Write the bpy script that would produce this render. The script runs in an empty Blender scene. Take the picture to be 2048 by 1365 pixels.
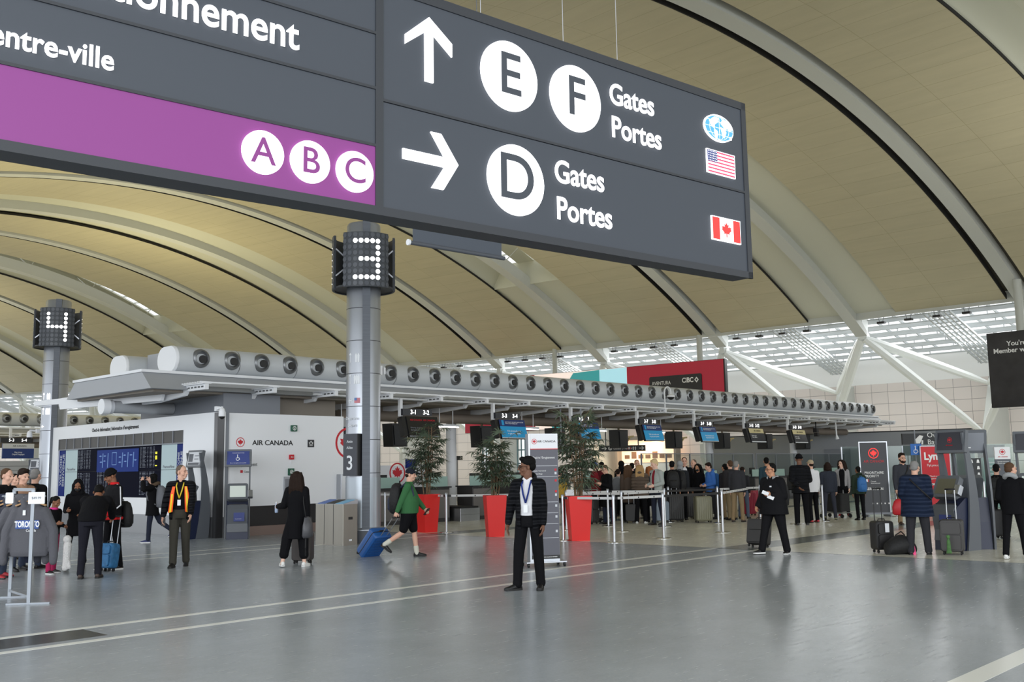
import bpy, math, random
from math import sin, cos, pi, radians as rad, sqrt, atan2, hypot
from mathutils import Vector, Matrix
sc = bpy.context.scene
COL = sc.collection
random.seed(7)
# ---------------------------------------------------------------- camera
FPX = 1991.0
CH = 1.62
PIT = math.atan(256 / FPX)
ROLL = -0.016
cF = Vector((0, cos(PIT), sin(PIT))); cR = Vector((1, 0, 0)); cU = cR.cross(cF)
cR2 = cos(ROLL) * cR + sin(ROLL) * cU
cU2 = -sin(ROLL) * cR + cos(ROLL) * cU
cd = bpy.data.cameras.new('camera'); cam = bpy.data.objects.new('camera', cd); COL.objects.link(cam)
cd.sensor_width = 36.0; cd.lens = FPX * 36.0 / 2048.0; cd.clip_end = 600; cd.clip_start = .05
M = Matrix.Identity(4)
for i in range(3):
    M[i][0] = cR2[i]; M[i][1] = cU2[i]; M[i][2] = -cF[i]
M[2][3] = CH
cam.matrix_world = M
sc.camera = cam
# ---------------------------------------------------------------- sky and exposure
w = bpy.data.worlds.new('overcast_sky'); sc.world = w; w.use_nodes = True
bg = w.node_tree.nodes['Background']
bg.inputs[0].default_value = (.93, .97, 1.0, 1); bg.inputs[1].default_value = 0.8
vs = sc.view_settings
vs.view_transform = 'Standard'; vs.look = 'None'; vs.gamma = 1; vs.exposure = 0.95
vs.use_curve_mapping = False
sc.cycles.max_bounces = 8; sc.cycles.diffuse_bounces = 5; sc.cycles.glossy_bounces = 3
sc.cycles.sample_clamp_indirect = 6

def lamp(name, kind, loc, energy, color=(1, 1, 1), size=1., sy=None, aim=None, spread=None):
    l = bpy.data.lights.new(name, kind); l.energy = energy; l.color = color
    if kind == 'AREA':
        l.size = size
        if sy: l.shape = 'RECTANGLE'; l.size_y = sy
        if spread: l.spread = spread
    if kind == 'SPOT': l.spot_size = spread or 2.4; l.spot_blend = 1; l.shadow_soft_size = size
    o = bpy.data.objects.new(name, l); COL.objects.link(o); o.location = loc
    if aim is not None:
        o.rotation_euler = (Vector(aim) - Vector(loc)).to_track_quat('-Z', 'Y').to_euler()
    return o
# ---------------------------------------------------------------- geometry of the place
def ray(px, py):
    return cF + cR2 * ((px - 1024) / FPX) - cU2 * ((py - 682.5) / FPX)
def G(px, py, z=0.0):                 # floor spot seen at a photo pixel
    d = ray(px, py); t = (z - CH) / d.z
    return Vector((d.x * t, d.y * t, z))
IH = rad(46.5)                        # heading of the check-in island
IU = Vector((cos(IH), sin(IH), 0)); IV = Vector((-sin(IH), cos(IH), 0))
IP = Vector((-7.576, 25.629, 0))
def isl(a, b, z=0.0):
    return IP + IU * a + IV * b + Vector((0, 0, z))
def toisl(p):
    d = Vector(p) - IP
    return d.dot(IU), d.dot(IV)
# ---------------------------------------------------------------- mesh helpers
class MB:
    def __init__(s): s.v = []; s.f = []; s.m = []; s.mi = 0
    def add(s, vs_, fs):
        n = len(s.v); s.v += [tuple(p) for p in vs_]
        s.f += [tuple(i + n for i in f) for f in fs]; s.m += [s.mi] * len(fs)
        return s
    def box(s, x0, x1, y0, y1, z0, z1):
        return s.add([(x0, y0, z0), (x1, y0, z0), (x1, y1, z0), (x0, y1, z0), (x0, y0, z1), (x1, y0, z1), (x1, y1, z1), (x0, y1, z1)],
                     [(0, 3, 2, 1), (4, 5, 6, 7), (0, 1, 5, 4), (1, 2, 6, 5), (2, 3, 7, 6), (3, 0, 4, 7)])
    def hexa(s, p):                   # 8 points, bottom ring then top ring
        return s.add(p, [(0, 3, 2, 1), (4, 5, 6, 7), (0, 1, 5, 4), (1, 2, 6, 5), (2, 3, 7, 6), (3, 0, 4, 7)])
    def bbox(s, x0, x1, y0, y1, z0, z1, r=.02, n=3, ax='z'):   # rounded-edge box (rounded about one axis)
        pts = []
        if ax == 'z': A = (x0, x1, y0, y1)
        elif ax == 'y': A = (x0, x1, z0, z1)
        else: A = (y0, y1, z0, z1)
        for cx, cy, a0 in ((A[1] - r, A[3] - r, 0), (A[0] + r, A[3] - r, 90), (A[0] + r, A[2] + r, 180), (A[1] - r, A[2] + r, 270)):
            for i in range(n + 1):
                a = rad(a0 + 90 * i / n); pts.append((cx + r * cos(a), cy + r * sin(a)))
        lo, hi = {'z': (z0, z1), 'y': (y0, y1), 'x': (x0, x1)}[ax]
        mk = {'z': lambda p, t: (p[0], p[1], t), 'y': lambda p, t: (p[0], t, p[1]), 'x': lambda p, t: (t, p[0], p[1])}[ax]
        return s.prism([mk(p, lo) for p in pts], [mk(p, hi) for p in pts])
    def prism(s, lo, hi):
        n = len(lo)
        fs = [tuple(range(n))[::-1], tuple(range(n, 2 * n))]
        fs += [(i, (i + 1) % n, n + (i + 1) % n, n + i) for i in range(n)]
        return s.add(list(lo) + list(hi), fs)
    def plate(s, pts, y0, y1):        # polygon in x,z facing -y
        return s.prism([(x, y0, z) for x, z in pts], [(x, y1, z) for x, z in pts])
    def disc(s, x, z, r, y0, y1, n=32, rz=None):
        rz = rz or r
        return s.plate([(x + r * cos(2 * pi * i / n), z + rz * sin(2 * pi * i / n)) for i in range(n)], y0, y1)
    def ring(s, x, z, r0, r1, y0, y1, n=32):
        for i in range(n):
            a, b = 2 * pi * i / n, 2 * pi * (i + 1) / n
            s.plate([(x + r0 * cos(a), z + r0 * sin(a)), (x + r1 * cos(a), z + r1 * sin(a)), (x + r1 * cos(b), z + r1 * sin(b)), (x + r0 * cos(b), z + r0 * sin(b))], y0, y1)
        return s
    def tube(s, path, r, n=8, cap=True):
        path = [Vector(p) for p in path]; k = len(path)
        rr = r if isinstance(r, (list, tuple)) else [r] * k
        vs_ = []; up = None
        for i, p in enumerate(path):
            t = (path[min(i + 1, k - 1)] - path[max(i - 1, 0)]).normalized()
            if up is None: up = Vector((0, 0, 1)) if abs(t.z) < .9 else Vector((1, 0, 0))
            x = t.cross(up).normalized(); y = x.cross(t).normalized(); up = y
            for j in range(n):
                a = 2 * pi * j / n
                vs_.append(p + (x * cos(a) + y * sin(a)) * rr[i])
        fs = [(i * n + j, i * n + (j + 1) % n, (i + 1) * n + (j + 1) % n, (i + 1) * n + j) for i in range(k - 1) for j in range(n)]
        if cap: fs += [tuple(range(n))[::-1], tuple(range((k - 1) * n, k * n))]
        return s.add(vs_, fs)
    def bar(s, p, q, w, h=None, up=(0, 0, 1)):   # box-section bar from p to q
        p, q = Vector(p), Vector(q); h = h or w
        t = (q - p).normalized(); up = Vector(up)
        if abs(t.dot(up)) > .98: up = Vector((1, 0, 0))
        x = t.cross(up).normalized() * (w / 2); y = x.cross(t).normalized() * (h / 2)
        return s.hexa([p - x - y, p + x - y, q + x - y, q - x - y, p - x + y, p + x + y, q + x + y, q - x + y])
    def lathe(s, prof, n=24, c=(0, 0, 0)):       # profile (r,z)
        vs_ = []
        for r, z in prof:
            for j in range(n):
                a = 2 * pi * j / n; vs_.append((c[0] + r * cos(a), c[1] + r * sin(a), c[2] + z))
        k = len(prof)
        fs = [(i * n + j, i * n + (j + 1) % n, (i + 1) * n + (j + 1) % n, (i + 1) * n + j) for i in range(k - 1) for j in range(n)]
        fs += [tuple(range(n))[::-1], tuple(range((k - 1) * n, k * n))]
        return s.add(vs_, fs)
    def loft(s, rings, cap=True):
        n = len(rings[0]); vs_ = [p for r in rings for p in r]; k = len(rings)
        fs = [(i * n + j, i * n + (j + 1) % n, (i + 1) * n + (j + 1) % n, (i + 1) * n + j) for i in range(k - 1) for j in range(n)]
        if cap: fs += [tuple(range(n))[::-1], tuple(range((k - 1) * n, k * n))]
        return s.add(vs_, fs)
    def ell(s, c, rx, ry=None, rz=None, R=None, n=14, k=9):
        ry = ry or rx; rz = rz or rx; vs_ = []
        for i in range(1, k):
            ph = pi * i / k
            for j in range(n):
                th = 2 * pi * j / n
                vs_.append(Vector((rx * sin(ph) * cos(th), ry * sin(ph) * sin(th), -rz * cos(ph))))
        vs_.append(Vector((0, 0, -rz))); vs_.append(Vector((0, 0, rz)))
        if R is not None: vs_ = [R @ p for p in vs_]
        vs_ = [p + Vector(c) for p in vs_]
        fs = [(i * n + j, i * n + (j + 1) % n, (i + 1) * n + (j + 1) % n, (i + 1) * n + j) for i in range(k - 2) for j in range(n)]
        b, t = (k - 1) * n, (k - 1) * n + 1
        fs += [(b, (j + 1) % n, j) for j in range(n)] + [(t, (k - 2) * n + j, (k - 2) * n + (j + 1) % n) for j in range(n)]
        return s.add(vs_, fs)
    def rc(s, p, q, r0, r1, n=10):    # tapered round-ended limb
        p, q = Vector(p), Vector(q); t = q - p; L = t.length
        if L < 1e-6: return s.ell(p, max(r0, r1))
        t /= L
        path = []; rr = []
        for i in range(4):
            a = pi / 2 * (1 - i / 3.0) * .98; path.append(p - t * (r0 * sin(a))); rr.append(r0 * cos(a))
        for i in range(4):
            a = pi / 2 * (i / 3.0) * .98; path.append(q + t * (r1 * sin(a))); rr.append(r1 * cos(a))
        return s.tube(path, rr, n)
    def mesh(s, name, mats, smooth=False):
        me = bpy.data.meshes.new(name); me.from_pydata(s.v, [], s.f); me.update()
        if not isinstance(mats, (list, tuple)): mats = [mats]
        for m in mats: me.materials.append(m)
        if len(mats) > 1: me.polygons.foreach_set('material_index', s.m)
        if smooth: me.polygons.foreach_set('use_smooth', [True] * len(me.polygons))
        return me
    def build(s, name, mats, parent=None, loc=None, rz=0, smooth=False, **props):
        o = bpy.data.objects.new(name, s.mesh(name, mats, smooth)); COL.objects.link(o)
        if smooth == 'auto':
            sharp(o.data)
        if parent is not None: o.parent = parent
        if loc is not None: o.location = loc
        if rz: o.rotation_euler[2] = rz
        for k, v in props.items(): o[k] = v
        return o
def sharp(me, ang=rad(40)):
    try: me.set_sharp_from_angle(angle=ang)
    except Exception: pass
def struct(o): o['kind'] = 'structure'; return o
def thing(name, label, cat, loc=(0, 0, 0), rz=0, group=None):
    o = bpy.data.objects.new(name, None); COL.objects.link(o); o.empty_display_size = .1
    o.location = loc; o.rotation_euler[2] = rz
    return tag(o, label, cat, group)
def tag(o, label, cat, group=None):
    o['label'] = label; o['category'] = cat
    if group: o['group'] = group
    return o
def dup(o, parent=None):
    c = o.copy(); COL.objects.link(c)
    if parent is not None:
        c.parent = parent; c.matrix_parent_inverse = o.matrix_parent_inverse.copy()
    for ch in o.children: dup(ch, c)
    return c
def place(o, loc, rz=0, label=None, group=None):
    o.location = loc; o.rotation_euler[2] = rz
    if label: o['label'] = label
    if group: o['group'] = group
    return o
_tc = {}
def text_mesh(s, size=1., off=0., ext=.002, align='CENTER', sx=1., sp=1.):
    c = bpy.data.curves.new('t', 'FONT'); c.body = s; c.size = size; c.align_x = align; c.align_y = 'CENTER'
    c.offset = off; c.extrude = ext; c.resolution_u = 8 if size > .15 else 3; c.space_character = sp
    o = bpy.data.objects.new('t', c); COL.objects.link(o)
    dg = bpy.context.evaluated_depsgraph_get()
    me = bpy.data.meshes.new_from_object(o.evaluated_get(dg), depsgraph=dg)
    bpy.data.objects.remove(o); bpy.data.curves.remove(c)
    if sx != 1:
        for v in me.vertices: v.co.x *= sx
    return me
def text(s, size, mat, parent, x, y, z, off=0., align='CENTER', sx=1., rot=None, ext=.002, name='lettering', sp=1.):
    me = text_mesh(s, size, off, ext, align, sx, sp); me.materials.append(mat)
    o = bpy.data.objects.new(name, me); COL.objects.link(o)
    if parent is not None: o.parent = parent
    o.location = (x, y, z); o.rotation_euler = rot or (pi / 2, 0, 0)
    return o
def clean(mb, name, mat, parent=None, vox=.012, smooth_it=4, fac=.5, **kw):   # one continuous surface out of overlapping solids
    o = mb.build(name, mat, None)
    m = o.modifiers.new('r', 'REMESH'); m.mode = 'VOXEL'; m.voxel_size = vox; m.use_smooth_shade = True
    if smooth_it:
        m = o.modifiers.new('s', 'SMOOTH'); m.factor = fac; m.iterations = smooth_it
    dg = bpy.context.evaluated_depsgraph_get()
    me = bpy.data.meshes.new_from_object(o.evaluated_get(dg), depsgraph=dg)
    old = o.data; o.modifiers.clear(); o.data = me; bpy.data.meshes.remove(old)
    if parent is not None: o.parent = parent
    for k, v in kw.items(): o[k] = v
    return o
# ---------------------------------------------------------------- materials
def s2l(c): return c / 12.92 if c <= .04045 else ((c + .055) / 1.055) ** 2.4
def C(r, g, b): return (s2l(r / 255), s2l(g / 255), s2l(b / 255), 1)
def mat(name, col, rough=.6, metal=0., emit=0., ecol=None, spec=.5, noise=None, bump=None, alpha=None, coat=0.):
    m = bpy.data.materials.new(name); m.use_nodes = True
    nt = m.node_tree; b = nt.nodes['Principled BSDF']
    b.inputs['Base Color'].default_value = col; b.inputs['Roughness'].default_value = rough
    b.inputs['Metallic'].default_value = metal; b.inputs['Specular IOR Level'].default_value = spec
    if coat: b.inputs['Coat Weight'].default_value = coat
    if emit:
        b.inputs['Emission Color'].default_value = ecol or col; b.inputs['Emission Strength'].default_value = emit
    tc = None
    if noise or bump: tc = nt.nodes.new('ShaderNodeTexCoord')
    if noise:                          # (scale, amount, detail)
        n = nt.nodes.new('ShaderNodeTexNoise'); n.inputs['Scale'].default_value = noise[0]; n.inputs['Detail'].default_value = noise[2] if len(noise) > 2 else 3
        mp = nt.nodes.new('ShaderNodeMapping'); mp.inputs['Scale'].default_value = noise[3] if len(noise) > 3 else (1, 1, 1)
        nt.links.new(tc.outputs['Object'], mp.inputs[0]); nt.links.new(mp.outputs[0], n.inputs['Vector'])
        r = nt.nodes.new('ShaderNodeMixRGB'); k = noise[1]
        r.inputs[1].default_value = tuple(max(0, c * (1 - k)) for c in col[:3]) + (1,)
        r.inputs[2].default_value = tuple(c * (1 + k) for c in col[:3]) + (1,)
        nt.links.new(n.outputs['Fac'], r.inputs[0]); nt.links.new(r.outputs[0], b.inputs['Base Color'])
    if bump:                           # ('wave'|'noise', scale, strength)
        if bump[0] == 'wave':
            n = nt.nodes.new('ShaderNodeTexWave'); n.bands_direction = 'Z'; n.inputs['Scale'].default_value = bump[1]; n.inputs['Distortion'].default_value = 1.2; n.inputs['Detail Scale'].default_value = 1.5
        else:
            n = nt.nodes.new('ShaderNodeTexNoise'); n.inputs['Scale'].default_value = bump[1]; n.inputs['Detail'].default_value = 4
        nt.links.new(tc.outputs['Object'], n.inputs['Vector'])
        bp = nt.nodes.new('ShaderNodeBump'); bp.inputs['Strength'].default_value = bump[2]; bp.inputs['Distance'].default_value = .05 if bump[0] == 'wave' else .02
        nt.links.new(n.outputs['Fac'], bp.inputs['Height']); nt.links.new(bp.outputs[0], b.inputs['Normal'])
    if alpha is not None: b.inputs['Alpha'].default_value = alpha
    return m
def glassmat(name, col, t=.8, rough=.05):          # thin clear pane
    m = bpy.data.materials.new(name); m.use_nodes = True; nt = m.node_tree
    for n in list(nt.nodes): nt.nodes.remove(n)
    o = nt.nodes.new('ShaderNodeOutputMaterial'); mx = nt.nodes.new('ShaderNodeMixShader'); mx.inputs[0].default_value = 1 - t
    a = nt.nodes.new('ShaderNodeBsdfTransparent'); a.inputs[0].default_value = col
    g = nt.nodes.new('ShaderNodeBsdfGlossy'); g.inputs['Roughness'].default_value = rough
    nt.links.new(a.outputs[0], mx.inputs[1]); nt.links.new(g.outputs[0], mx.inputs[2]); nt.links.new(mx.outputs[0], o.inputs[0])
    return m
K = dict(
    white=mat('white_paint', C(234, 236, 240), .45), pale=mat('pale_panel', C(205, 208, 214), .4),
    rib=mat('rib_paint', C(186, 188, 182), .5), steelw=mat('white_steel', C(226, 229, 226), .45),
    grey=mat('grey_panel', C(128, 132, 140), .45), dgrey=mat('dark_grey_panel', C(82, 86, 94), .45), vdark=mat('charcoal', C(42, 44, 48), .5),
    black=mat('black_plastic', C(22, 22, 24), .45), steel=mat('brushed_steel', C(190, 192, 195), .28, 1., noise=(6, .08, 3, (1, 1, .05))),
    alu=mat('aluminium', C(175, 178, 184), .32, .85), chrome=mat('chrome', C(205, 205, 205), .15, 1.),
    red=mat('red_lacquer', C(226, 34, 30), .38), navy=mat('kiosk_navy', C(24, 33, 62), .4), kgrey=mat('kiosk_grey', C(92, 96, 102), .42),
    soffit=mat('soffit_brown', C(134, 126, 116), .6), led=mat('lit_white', C(255, 255, 255), .5, emit=1.0),
    ltxt=mat('white_lettering', C(240, 240, 240), .5), btxt=mat('black_lettering', C(26, 26, 28), .5), rtxt=mat('red_lettering', C(200, 30, 44), .5),
    tile=None, wood=mat('hanger_wood', C(178, 138, 92), .5), rubber=mat('black_rubber', C(28, 28, 28), .7),
    glass=glassmat('clear_glass', (.86, .93, .91, 1), .9), soil=mat('potting_soil', C(50, 40, 32), .9),
)
# ================================================================= structure: floor, vaulted roof, back wall
RH0, RDH, RC, RR = .7797786, .04403653, Vector((-129.369, -101.812, 0)), 222.5605
RZE, RA_, RB_ = 9.617, .5426162, -.0093676
def rxy(k, x, o=0.0):
    a = RH0 + RDH * k; out = Vector((cos(a), sin(a), 0)); t = Vector((-sin(a), cos(a), 0))
    return RC + out * (RR - x) + t * o
def rp(k, x, o=0.0, dz=0.0):
    p = rxy(k, x, o); p.z = RZE + RA_ * x + RB_ * x * x + dz
    return p
def uvmat(name, col, rough, sx, sy, mortar, mcol, var=.06, fine=None):
    m = bpy.data.materials.new(name); m.use_nodes = True; nt = m.node_tree; b = nt.nodes['Principled BSDF']
    b.inputs['Roughness'].default_value = rough; b.inputs['Specular IOR Level'].default_value = .35
    uv = nt.nodes.new('ShaderNodeUVMap'); br = nt.nodes.new('ShaderNodeTexBrick'); br.offset = 0
    br.inputs['Scale'].default_value = 1; br.inputs['Brick Width'].default_value = sx; br.inputs['Row Height'].default_value = sy
    br.inputs['Mortar Size'].default_value = mortar; br.inputs['Mortar Smooth'].default_value = .2
    br.inputs['Color1'].default_value = tuple(c * (1 - var) for c in col[:3]) + (1,); br.inputs['Color2'].default_value = tuple(c * (1 + var) for c in col[:3]) + (1,)
    br.inputs['Mortar'].default_value = mcol
    nt.links.new(uv.outputs[0], br.inputs[0]); last = br.outputs[0]
    if fine:
        mp = nt.nodes.new('ShaderNodeMapping'); mp.inputs['Scale'].default_value = fine; nt.links.new(uv.outputs[0], mp.inputs[0])
        n = nt.nodes.new('ShaderNodeTexNoise'); n.inputs['Scale'].default_value = 1; n.inputs['Detail'].default_value = 5; nt.links.new(mp.outputs[0], n.inputs[0])
        r = nt.nodes.new('ShaderNodeMapRange'); r.inputs[1].default_value = .3; r.inputs[2].default_value = .7; r.inputs[3].default_value = .95; r.inputs[4].default_value = 1.04; nt.links.new(n.outputs[0], r.inputs[0])
        mx = nt.nodes.new('ShaderNodeMixRGB'); mx.blend_type = 'MULTIPLY'; mx.inputs[0].default_value = 1
        nt.links.new(last, mx.inputs[1]); nt.links.new(r.outputs[0], mx.inputs[2]); last = mx.outputs[0]
    nt.links.new(last, b.inputs['Base Color'])
    return m
def strip(name, m, k0, o0, k1, o1, x0, x1, dz0, dz1, n=44):
    """curved slab between two rib-parallel lines"""
    mb = MB(); rings = []; uvs = []
    for i in range(n + 1):
        x = x0 + (x1 - x0) * i / n
        A, B = rp(k0, x, o0, dz0), rp(k1, x, o1, dz0)
        rings.append([A, B, B + Vector((0, 0, dz1 - dz0)), A + Vector((0, 0, dz1 - dz0))])
        wd = (B - A).length
        uvs.append([(x, 0), (x, wd), (x, wd), (x, 0)])
    mb.loft(rings)
    o = mb.build(name, m, smooth='auto')
    ul = o.data.uv_layers.new(name='UVMap'); fl = [u for r in uvs for u in r]
    for lp in o.data.loops: ul.data[lp.index].uv = fl[lp.vertex_index]
    return struct(o)

# floor: polished terrazzo, cooler in the concourse, warmer in the check-in aisles
def floor_mat():
    m = bpy.data.materials.new('terrazzo'); m.use_nodes = True; nt = m.node_tree; b = nt.nodes['Principled BSDF']; L = nt.links.new
    tc = nt.nodes.new('ShaderNodeTexCoord'); sp = nt.nodes.new('ShaderNodeSeparateXYZ'); L(tc.outputs['Object'], sp.inputs[0])
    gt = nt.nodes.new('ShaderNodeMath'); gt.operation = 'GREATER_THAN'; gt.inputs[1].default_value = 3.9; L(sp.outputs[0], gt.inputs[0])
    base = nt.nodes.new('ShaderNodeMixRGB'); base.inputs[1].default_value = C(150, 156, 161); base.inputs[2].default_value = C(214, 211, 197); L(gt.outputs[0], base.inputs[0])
    v = nt.nodes.new('ShaderNodeTexVoronoi'); v.inputs['Scale'].default_value = 60; L(tc.outputs['Object'], v.inputs['Vector'])
    r = nt.nodes.new('ShaderNodeMapRange'); r.inputs[3].default_value = .95; r.inputs[4].default_value = 1.05; L(v.outputs['Color'], r.inputs[0])
    n = nt.nodes.new('ShaderNodeTexNoise'); n.inputs['Scale'].default_value = .8; n.inputs['Detail'].default_value = 8; n.inputs['Roughness'].default_value = .7; L(tc.outputs['Object'], n.inputs['Vector'])
    r2 = nt.nodes.new('ShaderNodeMapRange'); r2.inputs[1].default_value = .3; r2.inputs[2].default_value = .7; r2.inputs[3].default_value = .88; r2.inputs[4].default_value = 1.1; L(n.outputs[0], r2.inputs[0])
    mu = nt.nodes.new('ShaderNodeMath'); mu.operation = 'MULTIPLY'; L(r.outputs[0], mu.inputs[0]); L(r2.outputs[0], mu.inputs[1])
    mx = nt.nodes.new('ShaderNodeMixRGB'); mx.blend_type = 'MULTIPLY'; mx.inputs[0].default_value = 1; L(base.outputs[0], mx.inputs[1]); L(mu.outputs[0], mx.inputs[2])
    # fine scuffs: thin stretched noise streaks in the polish
    mp = nt.nodes.new('ShaderNodeMapping'); mp.inputs['Scale'].default_value = (1.2, 9, 1); mp.inputs['Rotation'].default_value = (0, 0, .5); L(tc.outputs['Object'], mp.inputs[0])
    n2 = nt.nodes.new('ShaderNodeTexNoise'); n2.inputs['Scale'].default_value = 2.2; n2.inputs['Detail'].default_value = 6; L(mp.outputs[0], n2.inputs['Vector'])
    rr = nt.nodes.new('ShaderNodeMapRange'); rr.inputs[1].default_value = .3; rr.inputs[2].default_value = .7; rr.inputs[3].default_value = .22; rr.inputs[4].default_value = .28; L(n2.outputs[0], rr.inputs[0])
    L(mx.outputs[0], b.inputs['Base Color']); L(rr.outputs[0], b.inputs['Roughness']); b.inputs['Specular IOR Level'].default_value = .36
    return m
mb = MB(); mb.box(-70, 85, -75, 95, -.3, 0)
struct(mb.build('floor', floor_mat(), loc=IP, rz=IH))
K['inlay'] = mat('pale_inlay', C(226, 226, 218), .24); K['band'] = mat('grey_inlay', C(120, 124, 122), .22); K['dinlay'] = mat('dark_inlay', C(62, 66, 68), .25)
def inlay(n, x0, x1, y0, y1, m):
    struct(MB().box(x0, x1, y0, y1, -.02, .0015).build('trim_%d' % n, m, loc=IP, rz=IH))
for i, (b, wd) in enumerate(((-3.42, .1), (-4.36, .1), (-12.22, .12), (-13.12, .12), (-20.28, .2), (-21.2, .12))):
    inlay(1 + i, -40, 3.9, b - wd / 2, b + wd / 2, K['inlay'])
for i, (b0, b1) in enumerate(((-13.0, -12.2), (-4.3, -3.5), (-21.1, -20.3))):
    inlay(7 + i, 3.9, 45, b0, b1, K['band'])
inlay(10, -12.5, -8.66, -12.9, -12.3, K['dinlay']); inlay(11, 3.86, 3.94, -40, -.2, K['band'])

# vault
veneer = uvmat('ceiling_veneer', C(180, 172, 144), .55, 1.24, 3.2, .014, C(160, 151, 121), .02, (2.2, .35, 1))
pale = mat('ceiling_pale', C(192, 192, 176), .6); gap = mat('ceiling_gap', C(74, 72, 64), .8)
slat_m = mat('glazing_slat', C(186, 190, 190), .5); gblk = mat('painted_gap_shade', C(22, 21, 19), .9); deck = mat('roof_deck', C(130, 130, 124), .8)
RX1 = 57.0
for k in range(-4, 13):
    wide = k % 2 != 0
    sky_ = k in (-1, 3, 7, 11)
    oA = 2.8 if wide else .75; oB = -.75 if wide else -2.8
    strip('ceiling', veneer, k, oA, k + 1, oB, 1.6, RX1, 0, .14)
    strip('ceiling', deck, k, (1.95 if sky_ else -.2), k + 1, (-1.95 if k + 1 in (-1, 3, 7, 11) else .2), 1.4, RX1, 1.75, 1.9)
    strip('ceiling', gblk, k, oA - .05, k, oA - .003, 1.6, RX1, -.005, .28 if not wide else .13)  # black strip put in as the line of shade along the panel edge
    if wide:
        for s in (1, -1):
            if sky_:
                strip('ceiling', pale, k, s * 2.95, k, s * .4, 1.4, 9.5, .22, .34, 14)
                strip('ceiling', pale, k, s * 2.95, k, s * .4, 47, RX1, .22, .34, 14)
                # sloping cheek of the light slot
                mb = MB(); rings = []
                for i in range(41):
                    x = 9.5 + 37.5 * i / 40
                    rings.append([rp(k, x, s * 2.95, .1), rp(k, x, s * 1.9, 1.75), rp(k, x, s * 2.0, 1.8), rp(k, x, s * 3.08, .14)])
                mb.loft(rings); struct(mb.build('ceiling', pale, smooth='auto'))
                strip('ceiling', pale, k, s * .0, k, s * .7, 9.5, 47, 1.62, 1.75)
                strip('ceiling', pale, k, s * 1.45, k, s * 2.0, 9.5, 47, 1.62, 1.75)
                wn = MB()
                for i in range(32):
                    x = 9.5 + 37.5 * i / 31
                    wn.bar(rp(k, x, s * .68, 1.7), rp(k, x, s * 1.47, 1.7), .12, .1)
                struct(wn.build('window_%d' % (2 * (k + 3) + (s > 0)), K['steelw']))
                for xe in (9.5, 47):
                    p = [rp(k, xe, s * 2.95, .1), rp(k, xe, 0, .1), rp(k, xe, 0, 1.75), rp(k, xe, s * 1.9, 1.75)]
                    d_ = rxy(k, 1) - rxy(k, 0); d_ *= .1
                    struct(MB().prism(p, [q + d_ for q in p]).build('ceiling', pale))
            else:
                strip('ceiling', pale, k, s * 2.95, k, s * .3, 1.4, RX1, .22, .34)
        rw, zb, zt = .36, -.28, .5
    else:
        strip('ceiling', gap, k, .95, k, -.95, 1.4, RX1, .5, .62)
        rw, zb, zt = .36, -.06, .55
    mb = MB(); rings = []
    for i in range(61):
        x = .2 + (RX1 - .2) * i / 60
        tp = min(1, .35 + x / 3.5)
        A, B = rp(k, x, rw, zb), rp(k, x, -rw, zb); h_ = Vector((0, 0, (zt - zb) * 1))
        rings.append([A, B, B + h_ * tp, A + h_ * tp])
    mb.loft(rings)
    if wide and sky_:                # little V props from rib to slot edge
        for i in range(7):
            x = 12 + i * 5.6
            for s in (1, -1):
                mb.tube([rp(k, x, 0, .4), rp(k, x, s * 1.9, 1.7)], .035, 6); 
    r_ = mb.build('roof_rib', K['rib'], smooth='auto'); struct(r_)
    # eave edge slab + glazed strip with slats to the back wall
    if k >= -2:
        mb = MB()
        A, B = rp(k, 1.5, 0, -.06), rp(k + 1, 1.5, 0, -.06)
        mb.bar(A + Vector((0, 0, .25)), B + Vector((0, 0, .25)), .2, .62)
        struct(mb.build('roof_eave', K['rib']))
        mb = MB()
        for i in range(8):
            x = .9 - i * 1.32; z = 11.05 - i * .27
            P, Q = rxy(k, x), rxy(k + 1, x); P.z = Q.z = z
            mb.bar(P, Q, .26, .2)
            P2, Q2 = P + Vector((0, 0, -.3)), Q + Vector((0, 0, -.3)); mb.tube([P2, Q2], .05, 6)
            for j in range(5):
                R_ = P.lerp(Q, (j + .5) / 5); mb.bar(R_, R_ + Vector((0, 0, -.3)), .04)
        for j in range(7):
            A, B = rxy(k, .9).lerp(rxy(k + 1, .9), j / 7), rxy(k, -9).lerp(rxy(k + 1, -9), j / 7); A.z = 11.22; B.z = 9.2
            mb.bar(A, B, .07, .16)
        struct(mb.build('roof_glazing_slats', slat_m))
        mb = MB()                     # gutter truss at mid-bay
        A, B = rxy(k, .8).lerp(rxy(k + 1, .8), .5), rxy(k, -8.2).lerp(rxy(k + 1, -8.2), .5); A.z = 10.3; B.z = 8.0
        d_ = (rxy(k + 1, 0) - rxy(k, 0)).normalized()
        for o_ in (-.75, -.45, -.15, .15, .45, .75): mb.bar(A + d_ * o_, B + d_ * o_, .09, .12)
        for j in range(17):
            R_ = A.lerp(B, j / 16); mb.bar(R_ - d_ * .78, R_ + d_ * .78, .06, .05)
        mb.bar(A + d_ * .95 + Vector((0, 0, .25)), B + d_ * .95 + Vector((0, 0, .25)), .1, .1)
        for j in range(6):
            R_ = A.lerp(B, j / 5) + d_ * .95; mb.bar(R_, R_ + Vector((0, 0, .8)), .05)
        struct(mb.build('roof_gutter_truss', slat_m))
        # branching strut from the rib foot to the piers
        n_ = rp(k, 0, 0, 0)
        mb = MB()
        o_ = rxy(k, -1) - rxy(k, 0); t_ = Vector((-o_.y, o_.x, 0))
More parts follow.
